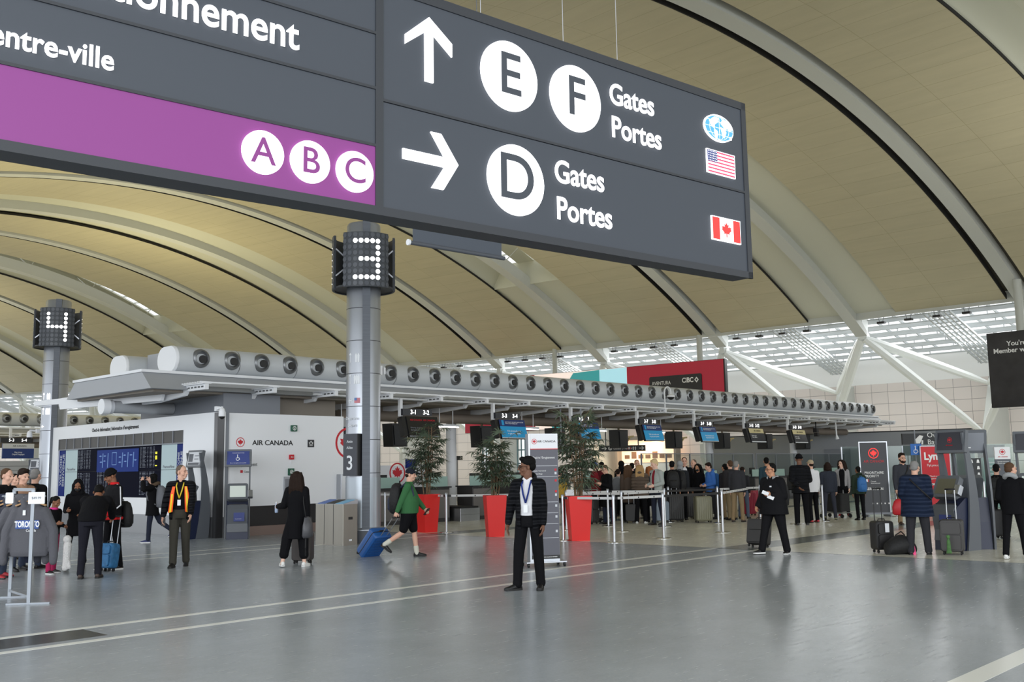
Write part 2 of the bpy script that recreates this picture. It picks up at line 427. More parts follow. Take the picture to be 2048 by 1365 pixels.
        mb.hexa([n_ + t_ * .16 + o_ * .3 + Vector((0, 0, -.55)), n_ - t_ * .16 + o_ * .3 + Vector((0, 0, -.55)), n_ - t_ * .16 - o_ * .15 + Vector((0, 0, -.35)), n_ + t_ * .16 - o_ * .15 + Vector((0, 0, -.35)),
                 n_ + t_ * .2 + o_ * .5 + Vector((0, 0, 1.2)), n_ - t_ * .2 + o_ * .5 + Vector((0, 0, 1.2)), n_ - t_ * .2 - o_ * .5 + Vector((0, 0, 1.0)), n_ + t_ * .2 - o_ * .5 + Vector((0, 0, 1.0))])
        mb.tube([n_ - t_ * .3 + o_ * .12 + Vector((0, 0, -.2)), n_ + t_ * .3 + o_ * .12 + Vector((0, 0, -.2))], .24, 16)
        for s in (1, -1):
            for dx, z in ((7.0, 6.55), (5.5, 3.35)):
                f_ = rxy(k, -dx).lerp(rxy(k + s, -dx), .5); f_.z = z
                a_ = n_ + Vector((0, 0, -.3)) + t_ * s * .1
                mid = a_.lerp(f_, .28)
                mb.tube([a_, a_.lerp(f_, .1), mid, a_.lerp(f_, .85), f_], [.22, .27, .3, .24, .12], 8)
        struct(mb.build('roof_strut', K['steelw'], smooth='auto'))
        mb = MB()                     # pier on the wall
        f0 = rxy(k, -5.5).lerp(rxy(k + 1, -5.5), .5); f1 = rxy(k, -7.4).lerp(rxy(k + 1, -7.4), .5); w0 = rxy(k, -9.3).lerp(rxy(k + 1, -9.3), .5)
        def q(p, s, z): r = p + d_ * s; r.z = z; return r
        mb.prism([q(f0, -.16, 2.2), q(f0, -.16, 3.2), q(f1, -.2, 6.5), q(w0, -.45, 7.2), q(w0, -.45, 0), q(f1, -.2, 0)], [q(f0, .16, 2.2), q(f0, .16, 3.2), q(f1, .2, 6.5), q(w0, .45, 7.2), q(w0, .45, 0), q(f1, .2, 0)])
        struct(mb.build('wall_pier', K['rib']))
# back wall of stone tiles with a white fascia
tile = uvmat('stone_tile', C(222, 213, 207), .55, 1.15, .82, .016, C(150, 144, 140), .03)
fas = mat('fascia_white', C(238, 238, 236), .6)
WINS = {4: ((.34, .84, 1.2, 4.35),)}
for k in range(-3, 14):
    mb = MB(); P, Q = rxy(k, -9), rxy(k + 1, -9); nrm = (rxy(k, -10) - rxy(k, -9)).normalized() * .3
    L = (Q - P).length
    cells = [(0, 1, 0, 7.15)]
    if k in WINS:
        a, b, z0, z1 = WINS[k][0]
        cells = [(0, a, 0, 7.15), (b, 1, 0, 7.15), (a, b, 0, z0), (a, b, z1, 7.15)]
    uv = []
    for a, b, z0, z1 in cells:
        A, B = P.lerp(Q, a), P.lerp(Q, b)
        mb.hexa([A + Vector((0, 0, z0)), B + Vector((0, 0, z0)), B + nrm + Vector((0, 0, z0)), A + nrm + Vector((0, 0, z0)), A + Vector((0, 0, z1)), B + Vector((0, 0, z1)), B + nrm + Vector((0, 0, z1)), A + nrm + Vector((0, 0, z1))])
        for z in (z0, z1): uv += [(a * L, z), (b * L, z), (b * L, z), (a * L, z)]
    o = mb.build('wall_back', tile); ul = o.data.uv_layers.new(name='UVMap')
    for lp in o.data.loops: ul.data[lp.index].uv = uv[lp.vertex_index]
    struct(o)
    mb = MB(); mb.hexa([P + Vector((0, 0, 7.15)), Q + Vector((0, 0, 7.15)), Q + nrm + Vector((0, 0, 7.15)), P + nrm + Vector((0, 0, 7.15)), P + Vector((0, 0, 9.0)), Q + Vector((0, 0, 9.0)), Q + nrm + Vector((0, 0, 9.0)), P + nrm + Vector((0, 0, 9.0))])
    struct(mb.build('wall_fascia', fas))
    if k in WINS:
        a, b, z0, z1 = WINS[k][0]; mb = MB()
        A, B = P.lerp(Q, a), P.lerp(Q, b)
        for i in range(13):
            R_ = A.lerp(B, i / 12); mb.bar(R_ + Vector((0, 0, z0)) + nrm * .3, R_ + Vector((0, 0, z1)) + nrm * .3, .1 if i % 3 else .3, .14)
        for z in (z0, z0 + .9, z0 + 2.1, z1): mb.bar(A + Vector((0, 0, z)) + nrm * .3, B + Vector((0, 0, z)) + nrm * .3, .1, .12)
        struct(mb.build('window_1', mat('window_frame_teal', C(96, 122, 128), .5)))
# ================================================================= added area lamps lighting the hall
# daylight through the curbside glass front behind the photographer, and unseen lamps added to brighten the vault
lamp('glass_front_daylight', 'AREA', (6, -16, 7), 4300, (.93, .97, 1), 70, 11, aim=(10, 30, 5))
for k in range(-1, 7):                # daylight falling in through the glazed strip above the back wall
    q_ = rxy(k, -3.5).lerp(rxy(k + 1, -3.5), .5); q2 = rxy(k, 2).lerp(rxy(k + 1, 2), .5)
    lamp('eave_daylight', 'AREA', (q_.x, q_.y, 9.6), 230, (.96, .98, 1), 8.5, 4, aim=(q2.x, q2.y, 0))
for k, (x, y, e, c_) in enumerate(((-14, 46, 640, (1, .90, .58)), (-32, 42, 640, (1, .89, .55)), (-24, 64, 640, (1, .89, .56)), (2, 50, 260, (1, .94, .78)), (24, 36, 260, (1, .98, .92)), (-50, 78, 640, (1, .90, .6)))):
    lamp('added_uplight', 'AREA', (x, y, 5.9), e, c_, 5, 5, aim=(x + .01, y, 30))  # added, out of sight, aimed up to lift and warm the vault

# ================================================================= overhead wayfinding sign
SH = rad(39.1)
SO = Vector((1.874, 7.58, 0))
SW = Vector((cos(SH), sin(SH), 0))
M_sign = mat('sign_grey', C(58, 63, 71), .55, emit=.02, ecol=C(90, 100, 112)); M_frame = mat('sign_frame', C(44, 47, 52), .5)
M_purple = mat('sign_purple', C(126, 50, 122), .5, emit=.035, ecol=C(170, 70, 160)); M_lit = mat('sign_lit_white', C(250, 250, 255), .5, emit=.8, ecol=(1, 1, 1, 1))
M_red = mat('sign_lit_red', C(235, 40, 40), .5, emit=.5, ecol=C(240, 50, 45)); M_blue = mat('sign_lit_blue', C(70, 140, 215), .5, emit=.5, ecol=C(70, 140, 215))
M_navy = mat('sign_lit_navy', C(50, 60, 110), .5, emit=.3, ecol=C(50, 60, 110)); M_pink = mat('sign_lit_stripe', C(225, 60, 90), .5, emit=.45, ecol=C(225, 60, 90))
LEAF = [(0, 1), (.18, .62), (.40, .74), (.33, .28), (.58, .50), (.64, .36), (.95, .42), (.82, .12), (.96, .0), (.50, -.38), (.56, -.58), (.07, -.50), (.07, -1), (-.07, -1), (-.07, -.50), (-.56, -.58), (-.50, -.38), (-.96, .0), (-.82, .12), (-.95, .42), (-.64, .36), (-.58, .50), (-.33, .28), (-.40, .74), (-.18, .62)]
def leaf(mb, x, z, s, y0, y1): return mb.plate([(x + px * s, z + pz * s) for px, pz in LEAF], y0, y1)
def letter(s, cap, m, par, x, z, y=-.014, off=0., name='letter', sx=1.): # cap height in metres, centred
    return text(s, cap / .70, m, par, x, y, z, off=off, name=name, sx=sx)
sg = thing('wayfinding_sign', 'large overhead grey gate sign with lit arrows, letters and flags', 'sign', SO, SH)
X0 = -7.4
MB().box(X0, 0, 0.02, .2, 3.06, 4.46).build('sign_cabinet', M_frame, sg)
fr = MB(); fr.box(X0, 0, 0, .02, 3.05, 3.10); fr.box(X0, 0, 0, .02, 4.40, 4.46); fr.box(-.055, 0, 0, .02, 3.05, 4.46); fr.box(-3.385, -3.335, 0, .02, 3.1, 4.4)
fr.box(-3.335, -.055, 0, .02, 3.722, 3.738)
for z in (3.452, 3.79, 4.12): fr.box(X0, -3.385, 0, .02, z - .008, z + .008)
fr.build('sign_frame', M_frame, sg)
for x0, x1, z0, z1 in ((-3.33, -.055, 3.74, 4.40), (-3.33, -.055, 3.10, 3.72), (X0, -3.385, 3.46, 3.782), (X0, -3.385, 3.798, 4.112), (X0, -3.385, 4.128, 4.40)):
    MB().box(x0, x1, .008, .025, z0, z1).build('sign_panel', M_sign, sg)
MB().box(X0, -3.385, .006, .025, 3.10, 3.444).build('purple_panel', M_purple, sg)
MB().plate([(-3.018, 4.318), (-3.186, 4.168), (-3.186, 4.108), (-3.048, 4.215), (-3.048, 3.912), (-2.988, 3.912), (-2.988, 4.215), (-2.85, 4.108), (-2.85, 4.192)], -.004, .01).build('up_arrow', M_lit, sg)
MB().plate([(-2.81, 3.438), (-2.935, 3.608), (-3.01, 3.608), (-2.912, 3.469), (-3.205, 3.469), (-3.205, 3.407), (-2.912, 3.407), (-3.005, 3.268), (-2.92, 3.268)], -.004, .01).build('right_arrow', M_lit, sg)
for ch, x, z, r, cap, m in (('E', -2.402, 4.098, .228, .27, M_sign), ('F', -1.832, 4.08, .228, .27, M_sign), ('D', -2.362, 3.424, .228, .29, M_sign),
                            ('A', -4.067, 3.276, .1165, .142, M_purple), ('B', -3.795, 3.275, .1165, .142, M_purple), ('C', -3.521, 3.27, .1165, .142, M_purple)):
    c = MB().disc(x, z, r, -.008, .01, 48).build('letter_disc', M_lit, sg)
    letter(ch, cap, m, c, x, z, -.010, off=.003 if r > .2 else .001)
def dtext(s, cap, x, z, al='LEFT', off=.0035): return text(s, cap / .70, M_lit, sg, x, -.002, z, off=off, align=al, name='sign_wording', sx=.9)
dtext('Gates', .150, -1.515, 4.19); dtext('Portes', .150, -1.505, 3.952)
dtext('Gates', .150, -2.04, 3.54); dtext('Portes', .150, -2.03, 3.292)
dtext('Stationnement', .166, -3.87, 3.958, 'RIGHT', .003); dtext('Centre-ville', .103, -4.83, 3.574, 'RIGHT', .0025)
g = MB().disc(-.342, 4.184, .172, -.006, .01, 40, rz=.106).build('globe_symbol', M_lit, sg)
MB().disc(-.342, 4.184, .162, -.008, .0, 40, rz=.096).build('globe_sea', M_blue, g)
mb = MB()
for pts in ([(-.46, 4.225), (-.40, 4.262), (-.352, 4.262), (-.362, 4.225), (-.395, 4.205), (-.41, 4.175), (-.435, 4.185)], [(-.405, 4.17), (-.365, 4.155), (-.36, 4.125), (-.385, 4.09), (-.40, 4.12)],
            [(-.325, 4.225), (-.30, 4.262), (-.24, 4.258), (-.20, 4.225), (-.19, 4.195), (-.225, 4.18), (-.245, 4.2), (-.27, 4.185), (-.29, 4.2)], [(-.33, 4.195), (-.285, 4.19), (-.262, 4.165), (-.285, 4.115), (-.305, 4.12), (-.315, 4.155)], [(-.225, 4.135), (-.195, 4.145), (-.2, 4.115), (-.22, 4.11)]):
    mb.plate(pts, -.0105, -.004)
mb.build('globe_land', M_lit, g)
mb = MB()
for q in (-.10, -.05, 0, .05, .10):
    n_ = [(-.342 + q * cos(a) * 1.15, 4.184 + .093 * sin(a)) for a in [pi * (k / 8 - .5) for k in range(9)]]
    for (xa, za), (xb, zb) in zip(n_, n_[1:]): mb.bar((xa, -.0085, za), (xb, -.0085, zb), .0018, .0018, (0, 1, 0))
for q in (-.05, 0, .05):
    hw = .16 * sqrt(1 - (q / .096) ** 2); mb.box(-.342 - hw, -.342 + hw, -.0095, -.0075, 4.184 + q - .0009, 4.184 + q + .0009)
mb.build('globe_grid', M_lit, g)
f = MB().box(-.496, -.165, -.004, .01, 3.815, 4.0).build('american_flag', M_lit, sg)
mb = MB()
for i in range(7): mb.box(-.488, -.173, -.006, 0, 3.822 + i * .0265, 3.822 + i * .0265 + .0115)
mb.build('stripes', M_pink, f)
mb = MB().box(-.49, -.38, -.008, 0, 3.904, 3.993).build('canton', M_navy, f)
st = MB()
for i in range(6):
    for j in range(5): st.disc(-.48 + i * .018, 3.912 + j * .018, .0042, -.0095, -.006, 6)
st.build('stars', M_lit, f)
f = MB().box(-.472, -.135, -.004, .01, 3.30, 3.484).build('canadian_flag', M_lit, sg)
mb = MB().box(-.464, -.385, -.007, 0, 3.308, 3.476); mb.box(-.222, -.143, -.007, 0, 3.308, 3.476); leaf(mb, -.3035, 3.392, .058, -.007, 0); mb.build('red_bars_and_leaf', M_red, f)
for x in (-2.9, -5.6):
    for d_ in (-.04, .04): MB().tube([(x + d_, .1, 4.46), (x + d_, .1, 15.5)], .014, 8).build('hanger_rod', K['rib'], sg)
for x in (-1.32, -1.84, -2.55): MB().tube([(x, .1, 4.46), (x, .1, 16.2)], .0022, 5).build('hanger_wire', K['alu'], sg)

# fabric banner hung behind the sign (rolled hem with pale end caps)
bn = thing('hanging_banner', 'dark grey fabric banner with a round bottom rail hanging behind the big gate sign', 'banner', (-1.56, 15.2, 0), .727)
MB().box(.05, 1.88, -.006, .006, 5.18, 8.6).build('banner_cloth', mat('banner_grey', C(84, 90, 100), .8), bn)
MB().tube([(-.02, 0, 5.15), (1.94, 0, 5.15)], .035, 14).build('bottom_rail', K['dgrey'], bn)
MB().tube([(-.05, 0, 5.15), (-.02, 0, 5.15)], .05, 14).build('end_cap', K['white'], bn)
mb = MB(); mb.tube([(.1, 0, 8.6), (.1, 0, 17)], .01, 6); mb.tube([(1.4, 0, 8.6), (1.4, 0, 17)], .01, 6); mb.build('wire', K['alu'], bn)

# ================================================================= numbered columns
M_dot = mat('display_dot', C(74, 78, 86), .35); M_face = mat('display_face', C(58, 62, 68), .5); M_strip = mat('column_strip', C(92, 97, 106), .45, noise=(3, .25, 4, (.3, .3, 14)))
M_colA = mat('column_alu', C(176, 180, 188), .34, .75); M_led = mat('led_dot', (1, 1, 1, 1), .5, emit=2.2)
NUM = {'3': ['.......', '11111', '....1', '....1', '.1111', '....1', '....1', '11111'], '4': ['', '1...1', '1...1', '1...1', '11111', '....1', '....1', '....1']}
def number_column(x, y, rz, digit, lit_labels, label):
    c = thing('aisle_column', label, 'column', (x, y, 0), rz)
    R_ = .40
    mb = MB(); mb.lathe([(R_ + .05, 0), (R_ + .05, .30), (R_, .34), (R_, 7.45), (R_ - .03, 7.5)], 40)
    mb.build('shaft', M_colA, c, smooth='auto')
    mb = MB()
    for i in range(9): mb.lathe([(R_ + .002, .8 + i * .77), (R_ + .004, .802 + i * .77), (R_ + .004, .812 + i * .77), (R_ + .002, .814 + i * .77)], 40)
    mb.build('seam', K['vdark'], c)
    mb = MB(); mb.hexa([(-.02, -R_ - .06, .3), (.16, -R_ - .04, .3), (.16, -R_ + .1, .3), (-.02, -R_ + .1, .3), (-.02, -R_ - .06, 7.5), (.16, -R_ - .04, 7.5), (.16, -R_ + .1, 7.5), (-.02, -R_ + .1, 7.5)])
    mb.build('service_strip', M_strip, c)
    MB().lathe([(R_ + .06, 0), (R_ + .06, .28)], 40).build('base_ring', K['dgrey'], c, smooth='auto')
    # three curved number boards round the head
    for q in range(3):
        a0 = rad(-90 + 6 + 120 * q)
        RB2 = .74; half = rad(45)
        n = 14; zb, zt = 5.88, 7.17
        rings = []
        for i in range(n + 1):
            a = a0 - half + 2 * half * i / n
            rings.append([((RB2 + d_) * cos(a), (RB2 + d_) * sin(a), z) for d_, z in ((0, zb), (0, zt), (-.05, zt), (-.05, zb))])
        bd_ = MB().loft(rings).build('number_board', M_face, c, smooth='auto')
        off_, on_ = MB(), MB()
        for r in range(9):
            for cc in range(9):
                a = a0 - half * .92 + 2 * half * .92 * cc / 8; z = zt - .07 - r * .144
                on = 0 < r < 8 and 2 <= cc <= 6 and len(NUM[digit][r]) > cc - 2 and NUM[digit][r][cc - 2] == '1'
                t = Vector((-sin(a), cos(a), 0)); nn = Vector((cos(a), sin(a), 0)); p = nn * (RB2 + .002) + Vector((0, 0, z))
                rr = .055
                lo = [p + t * rr * cos(2 * pi * i / 12) + Vector((0, 0, rr * sin(2 * pi * i / 12))) for i in range(12)]
                (on_ if on else off_).prism(lo, [v + nn * (.005 if on else .005) for v in lo])
        off_.build('unlit_dots', M_dot, bd_); on_.build('lit_digit', M_led, bd_)
        a1 = a0 + rad(60)
        br = MB()
        for z in (6.2, 6.85):
            for sgn in (-1, 1): br.bar((R_ * .9 * cos(a1), R_ * .9 * sin(a1), 6.52), (.70 * cos(a1 + sgn * rad(14)), .70 * sin(a1 + sgn * rad(14)), z), .03)
        br.build('bracket', K['alu'], c)
    br = MB().lathe([(.42, 5.95), (.71, 5.9), (.71, 5.94), (.42, 5.99)], 36).build('bracket_tray', K['vdark'], c)
    # pictograms and arrows on the shaft, left of the strip
    M_p = M_lit if lit_labels else mat('column_pictogram', C(225, 228, 232), .4)
    def pict(pts_list, z, m=M_p, nm='pictogram'):
        mb = MB()
        for pts in pts_list:
            lo, hi = [], []
            for px, pz in pts:
                a = rad(-90) - .16 + px / R_
                a = rad(-90) + (px - .25) / R_
                lo.append(((R_ - .003) * cos(a), (R_ - .003) * sin(a), z + pz)); hi.append(((R_ + .006) * cos(a), (R_ + .006) * sin(a), z + pz))
            mb.prism(lo, hi)
        mb.build(nm, m, c)
    up = [[(-.12, .09), (-.085, .13), (-.05, .09), (-.05, .06), (-.078, .085), (-.078, -.1), (-.092, -.1), (-.092, .085), (-.12, .06)]]
    lf = [[(-.14, 0), (-.10, .05), (-.08, .05), (-.11, .012), (-.03, .012), (-.03, -.012), (-.11, -.012), (-.08, -.05), (-.10, -.05)]]
    man = lambda x: [(x - .02, -.1), (x + .02, -.1), (x + .028, .06), (x, .12), (x - .028, .06)]
    pict(up + [man(.08), man(.14)], 4.24); pict(up + [man(.05), man(.10), man(.15)], 3.74); pict(lf, 3.25)
    if not lit_labels:
        pict([[(.04, -.06), (.18, -.06), (.18, .06), (.04, .06)]], 3.25, mat('column_flag_pale', C(196, 120, 130), .5), 'small_flag'); pict([[(.04, 0), (.10, 0), (.10, .062), (.04, .062)]], 3.25, mat('column_flag_blue', C(86, 120, 176), .5), 'small_flag_canton')
        for j, (s_, z) in enumerate((('Departures', 2.84), ('Départs', 2.68))): text(s_, .095, M_p, c, -.25, -.335, z, sx=.8, rot=(pi / 2, 0, rad(-36)))
        p = MB().bbox(-.2, .19, -.5, -.42, 1.52, 2.48, .01).build('aisle_panel', mat('aisle_panel_grey', C(62, 64, 72), .4), c); p.rotation_euler[2] = rad(-36)
        mb = MB(); mb.box(.19, .225, -.495, -.3, 1.52, 2.48); e_ = mb.build('panel_side', K['black'], p)
        text('Aisle', .085, M_p, p, -.01, -.503, 2.3); text('Allée', .085, M_p, p, -.01, -.503, 2.16); text('3', .46, M_p, p, -.01, -.503, 1.8, off=.004, sx=.9)
        MB().lathe([(R_ + .008, .34), (R_ + .008, 1.48)], 40).build('lower_cladding', mat('column_lower', C(176, 184, 192), .3, .6), c, smooth='auto')
    return c
number_column(-3.52, 23.4, rad(8), '3', False, 'tall round metal column with lit dotted number 3, nearer of the two columns')
number_column(-15.3, 33.2, rad(16), '4', True, 'tall round metal column with lit dotted number 4, behind the white information wall')
# ================================================================= check-in island
M_can = mat('canopy_grey', C(164, 167, 172), .5); M_duct = mat('duct_paint', C(200, 204, 208), .42); M_noz = mat('nozzle_metal', C(128, 130, 132), .35, .6)
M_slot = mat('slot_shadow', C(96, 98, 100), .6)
A_ARM = [-.63 + 1.985 * i for i in range(22)]
BM = 5.7                               # width of the canopy
BW = 11.2                              # width of the information wall
def canopy(loc, rz, label, L=42.0, arms=A_ARM):
    c = thing('check_in_canopy', label, 'canopy', loc, rz)
    a0 = -1.68
    mb = MB(); mb.hexa([(a0, .35, 3.76), (L, .35, 3.76), (L, BM - .35, 3.76), (a0, BM - .35, 3.76), (a0, .85, 4.2), (L, .85, 4.2), (L, BM - .85, 4.2), (a0, BM - .85, 4.2)])
    mb.build('fascia', M_can, c)
    MB().box(a0 - .04, L + .04, .80, BM - .80, 4.2, 4.27).build('roof_edge', K['white'], c)
    MB().box(a0 + .2, L - .1, .6, BM - .6, 3.70, 3.77).build('soffit', K['soffit'], c)
    for i, a in enumerate(arms):
        for s in (0, 1):
            if s and i == 0: continue
            f = (lambda b: b) if s == 0 else (lambda b: BM - b)
            mb = MB()
            pts = [(-.5, 3.72), (-.5, 3.87), (1.2, 3.87), (2.85, 3.87), (2.85, 3.52), (2.0, 3.52), (.55, 3.62), (.45, 3.72)]
            lo = [(a - .05, f(b), z) for b, z in pts]; hi = [(a + .05, f(b), z) for b, z in pts]
            mb.prism(lo, hi)
            mb.prism([(a - .11, f(-.52), 3.86), (a + .11, f(-.52), 3.86), (a + .11, f(1.0), 3.86), (a - .11, f(1.0), 3.86)], [(a - .11, f(-.52), 3.885), (a + .11, f(-.52), 3.885), (a + .11, f(1.0), 3.885), (a - .11, f(1.0), 3.885)])
            o = mb.build('outrigger_arm', K['white'], c)
            if s == 0:
                mb = MB()
                for j in range(5): mb.box(a - .056, a + .056, -.42 + j * .17, -.31 + j * .17, 3.775, 3.815)  # proud dark boxes painted as the shade inside the arm perforations
                mb.build('arm_slot_shade', M_slot, o)
    if len(arms) > 1:
        for s in (0, 1):
            for j in range(8):
                b = -.42 + j * .13; b = b if s == 0 else BM - b
                MB().box(a0 + .9, arms[-1] + .2, b - .012, b + .012, 3.885, 3.925).build('louvre_slat', K['white'], c)
    mb = MB(); mb.tube([(5.2, 1.9, 3.36), (L - 2, 1.9, 3.36)], .17, 14); mb.build('service_pipe', mat('pipe_brown', C(124, 114, 104), .5), c, smooth='auto')
    MB().box(4.6, L - 3, 2.3, 3.4, 3.40, 3.70).build('ceiling_box', K['soffit'], c)
    mb = MB(); mb.tube([(3, .12, 3.79), (L - 1, .12, 3.79)], .03, 8); mb.build('rail', K['white'], c)
    return c
canopy(IP, IH, 'long pale grey canopy roof with white outrigger arms over the nearest check-in counters')
# a deep white end beam and a capped round duct above the information wall
eb = MB()
def _bm(t, z): return (-.74 - .93 * t, .6 + 7.1 * t, z)
eb.prism([_bm(.0, 3.72), _bm(.11, 3.72), _bm(.12, 3.54), _bm(.8, 3.54), _bm(.81, 3.70), _bm(1, 3.71), _bm(1, 3.85), _bm(.8, 3.86), _bm(.78, 3.87), _bm(0, 3.87)], [Vector(_bm(t, z)) + Vector((.08, 0, 0)) for t, z in ((.0, 3.72), (.11, 3.72), (.12, 3.54), (.8, 3.54), (.81, 3.70), (1, 3.71), (1, 3.85), (.8, 3.86), (.78, 3.87), (0, 3.87))])
tag(eb.build('end_beam', K['white'], None, IP, IH), 'deep white beam under the canopy end, above the information wall', 'beam')
rd = thing('round_duct', 'short capped grey round duct poking out under the canopy end beam', 'duct', isl(0, 0, 0), IH)
MB().tube([(-1.3, 3.3, 3.46), (.44, 3.3, 3.46)], .17, 24).build('duct_body', M_can, rd, smooth='auto')
mb = MB(); mb.tube([(-1.6, 3.3, 3.46), (-1.4, 3.3, 3.46)], .21, 24); mb.build('cap', K['white'], rd, smooth='auto')
mb = MB(); mb.tube([(-1.39, 3.3, 3.46), (-1.3, 3.3, 3.46)], .19, 24); mb.build('flange', K['pale'], rd, smooth='auto')

def stadium(w, h, n=10):
    r = h / 2; d = w / 2 - r; pts = []
    for s, a0 in ((1, -90), (-1, 90)):
        for i in range(n + 1):
            a = rad(a0 + 180 * i / n); pts.append((s * d * 1.0 + r * cos(a), r * sin(a)))
    return pts
_noz = None
def air_duct(loc, rz, label, L, n, first=.5, step=.92, side=-1, w_=1.05, h_=.70, only=None):
    global _noz
    d = thing('air_duct', label, 'air duct', loc, rz)
    st = stadium(w_, h_)
    body = MB(); body.loft([[(0.02, y, z) for y, z in st], [(L, y, z) for y, z in st]]); body.build('duct_body', M_duct, d, smooth='auto')
    MB().loft([[(-.03, y * .97, z * .97) for y, z in st], [(.0, y, z) for y, z in st], [(.05, y * 1.012, z * 1.012) for y, z in st]]).build('end_cap', K['white'], d, smooth='auto')
    MB().loft([[(L - .05, y, z) for y, z in st], [(L + .03, y * .97, z * .97) for y, z in st]]).build('end_cap', K['white'], d, smooth='auto')
    sm = MB()
    for i in range(1, int(L / 1.84)):
        sm.loft([[(i * 1.84 - .012, y * 1.006, z * 1.006) for y, z in st], [(i * 1.84 + .012, y * 1.006, z * 1.006) for y, z in st]])
    sm.build('seam', K['alu'], d, smooth='auto')
    for i in range(n):
        if only and i not in only: continue
        if _noz is None:
            mb = MB(); P = [(.255, .02), (.25, -.02), (.235, -.06), (.205, -.085), (.19, -.09), (.18, -.07), (.12, .0), (.112, .06)]
            vs_ = []; nn = 20
            for r, y in P:
                for j in range(nn): vs_.append((r * cos(2 * pi * j / nn), y, r * sin(2 * pi * j / nn)))
            k = len(P)
            mb.add(vs_, [(q * nn + j, q * nn + (j + 1) % nn, (q + 1) * nn + (j + 1) % nn, (q + 1) * nn + j) for q in range(k - 1) for j in range(nn)])
            o = mb.build('nozzle', M_noz, d, smooth='auto'); _noz = o
            t = MB().tube([(0, -.075, 0), (0, .05, 0)], .105, 16).build('throat', K['black'], o); t.location = (.03, -.01, -.02)
        else:
            o = _noz.copy(); COL.objects.link(o); o.parent = d
            t = _noz.children[0].copy(); COL.objects.link(t); t.parent = o
        o.location = (first + i * step, side * (w_ / 2 - .045), 0.03); o.rotation_euler = (rad(0), 0, 0 if side < 0 else pi)
    return d
air_duct(isl(-.75, 1.33, 4.62), IH, 'long pale air duct with a row of round nozzles along the canopy of island 3', 42.4, 46, .68)
air_duct(isl(-.75, 4.15, 4.62), IH, 'second pale air duct behind the first, its white capped end showing', 42.4, 0)
tag(MB().bbox(-.2, 3, 1.9, 3.6, 4.27, 4.97, .04).build('duct_box', M_can, None, IP, IH), 'grey plenum box on the canopy roof between the two air ducts', 'box')

# ---------------- information block: end wall with flight screens, side wall with airline name
M_wall = mat('wall_pale', C(238, 240, 244), .42)
ew = MB()
for b0, b1, z0, z1 in ((1.8, -.05, .52, 3.2), (BW + .3, 9.94, .52, 3.2), (9.94, 1.8, 2.8, 3.2), (9.94, 1.8, .52, .98)):
    ew.box(-b0, -b1, 0, .18, z0, z1)
W_E = struct(ew.build('wall_front', M_wall, None, IP, IH - pi / 2))
struct(MB().box(-BW - .3, .05, -.03, .2, 0, .52).build('baseboard_front', mat('plinth_steel', C(150, 152, 156), .3, .7), None, IP, IH - pi / 2))
sw = MB(); sw.box(.28, 3.96, 0, .15, .76, 3.18)
W_S = struct(sw.build('wall_side', M_wall, None, IP, IH))
mb = MB(); mb.box(.3, 3.96, .1, .25, .2, .77); struct(mb.build('baseboard_side', K['black'], None, IP, IH))
mb = MB(); mb.box(.3, 3.96, .0, .25, 0, .24); struct(mb.build('baseboard_side', mat('plinth_brown', C(128, 112, 104), .35, .5), None, IP, IH))
mb = MB(); mb.box(-.06, .14, -.06, .1, 0, 3.18); struct(mb.build('wall_corner', mat('corner_dark_steel', C(96, 96, 98), .3, .8), None, IP, IH)); struct(MB().box(.14, .29, -.03, .1, 0, 3.18).build('wall_corner', K['grey'], None, IP, IH))
mb = MB(); mb.box(.2, 4.4, .2, BW, 2.9, 3.16); mb.box(4.2, 4.4, .2, BW, 0, 3.16); mb.box(.2, 4.4, BW, BW + .15, 0, 3.18); struct(mb.build('wall_block', M_can, None, IP, IH))
mb = MB(); mb.box(.45, 2.2, .55, 5.2, 3.16, 3.74); struct(mb.build('wall_upper', K['grey'], None, IP, IH)); mb = MB(); mb.box(2.2, 4.4, 1.0, 5.0, 3.16, 3.72); struct(mb.build('wall_upper', K['soffit'], None, IP, IH))
def wtext(s, cap, m, x, z, al='CENTER', off=0., sx=1., par=None, y=-.004): return text(s, cap / .70, m, par or wside, x, y, z, off=off, align=al, sx=sx, name='wall_lettering')
wside = thing('airline_wall_sign', 'black and red airline name lettering on the white side wall', 'sign', IP, IH)
def roundel(par, x, z, r, y=-.006, m=None):
    m = m or K['rtxt']
    o = MB().ring(x, z, r * .86, r, y, y + .008, 36).build('roundel_ring', m, par); q = MB(); leaf(q, x, z, r * .66, y, y + .008); q.build('maple_leaf', m, par); return o
roundel(wside, .645, 2.425, .125)
wtext('AIR CANADA', .13, K['btxt'], 1.63, 2.41, sx=1.12, off=.003)
sb = MB().box(2.74, 2.95, -.012, 0, 2.305, 2.51).build('star_badge', K['vdark'], wside)
mb = MB()
for i in range(5):
    a = rad(90 + 72 * i); cx, cz = 2.845 + .05 * cos(a), 2.405 + .05 * sin(a)
    mb.plate([(cx + (.034 if j % 2 == 0 else .012) * cos(a + j * pi / 5), cz + (.034 if j % 2 == 0 else .012) * sin(a + j * pi / 5)) for j in range(10)], -.016, -.01)
mb.build('five_stars', K['ltxt'], sb)
roundel(wside, 4.12, 2.43, .44)
wtext('Check-in', .09, K['btxt'], .60, 1.995, sx=.9); wtext('Enregistrement', .09, K['btxt'], .80, 1.845, sx=.9)
wtext('Canada', .05, K['btxt'], .86, 1.655, sx=.9)
MB().box(.66, .73, -.006, 0, 1.63, 1.70).build('small_flag', K['rtxt'], wside)
def wbox(nm, lab, cat, x0, x1, z0, z1, m, d=.06):
    t = MB().bbox(x0, x1, -d, 0, z0, z1, .01, 2, 'y').build(nm, m, None, IP, IH); return tag(t, lab, cat)
M_green = mat('safety_green', C(34, 92, 70), .5)
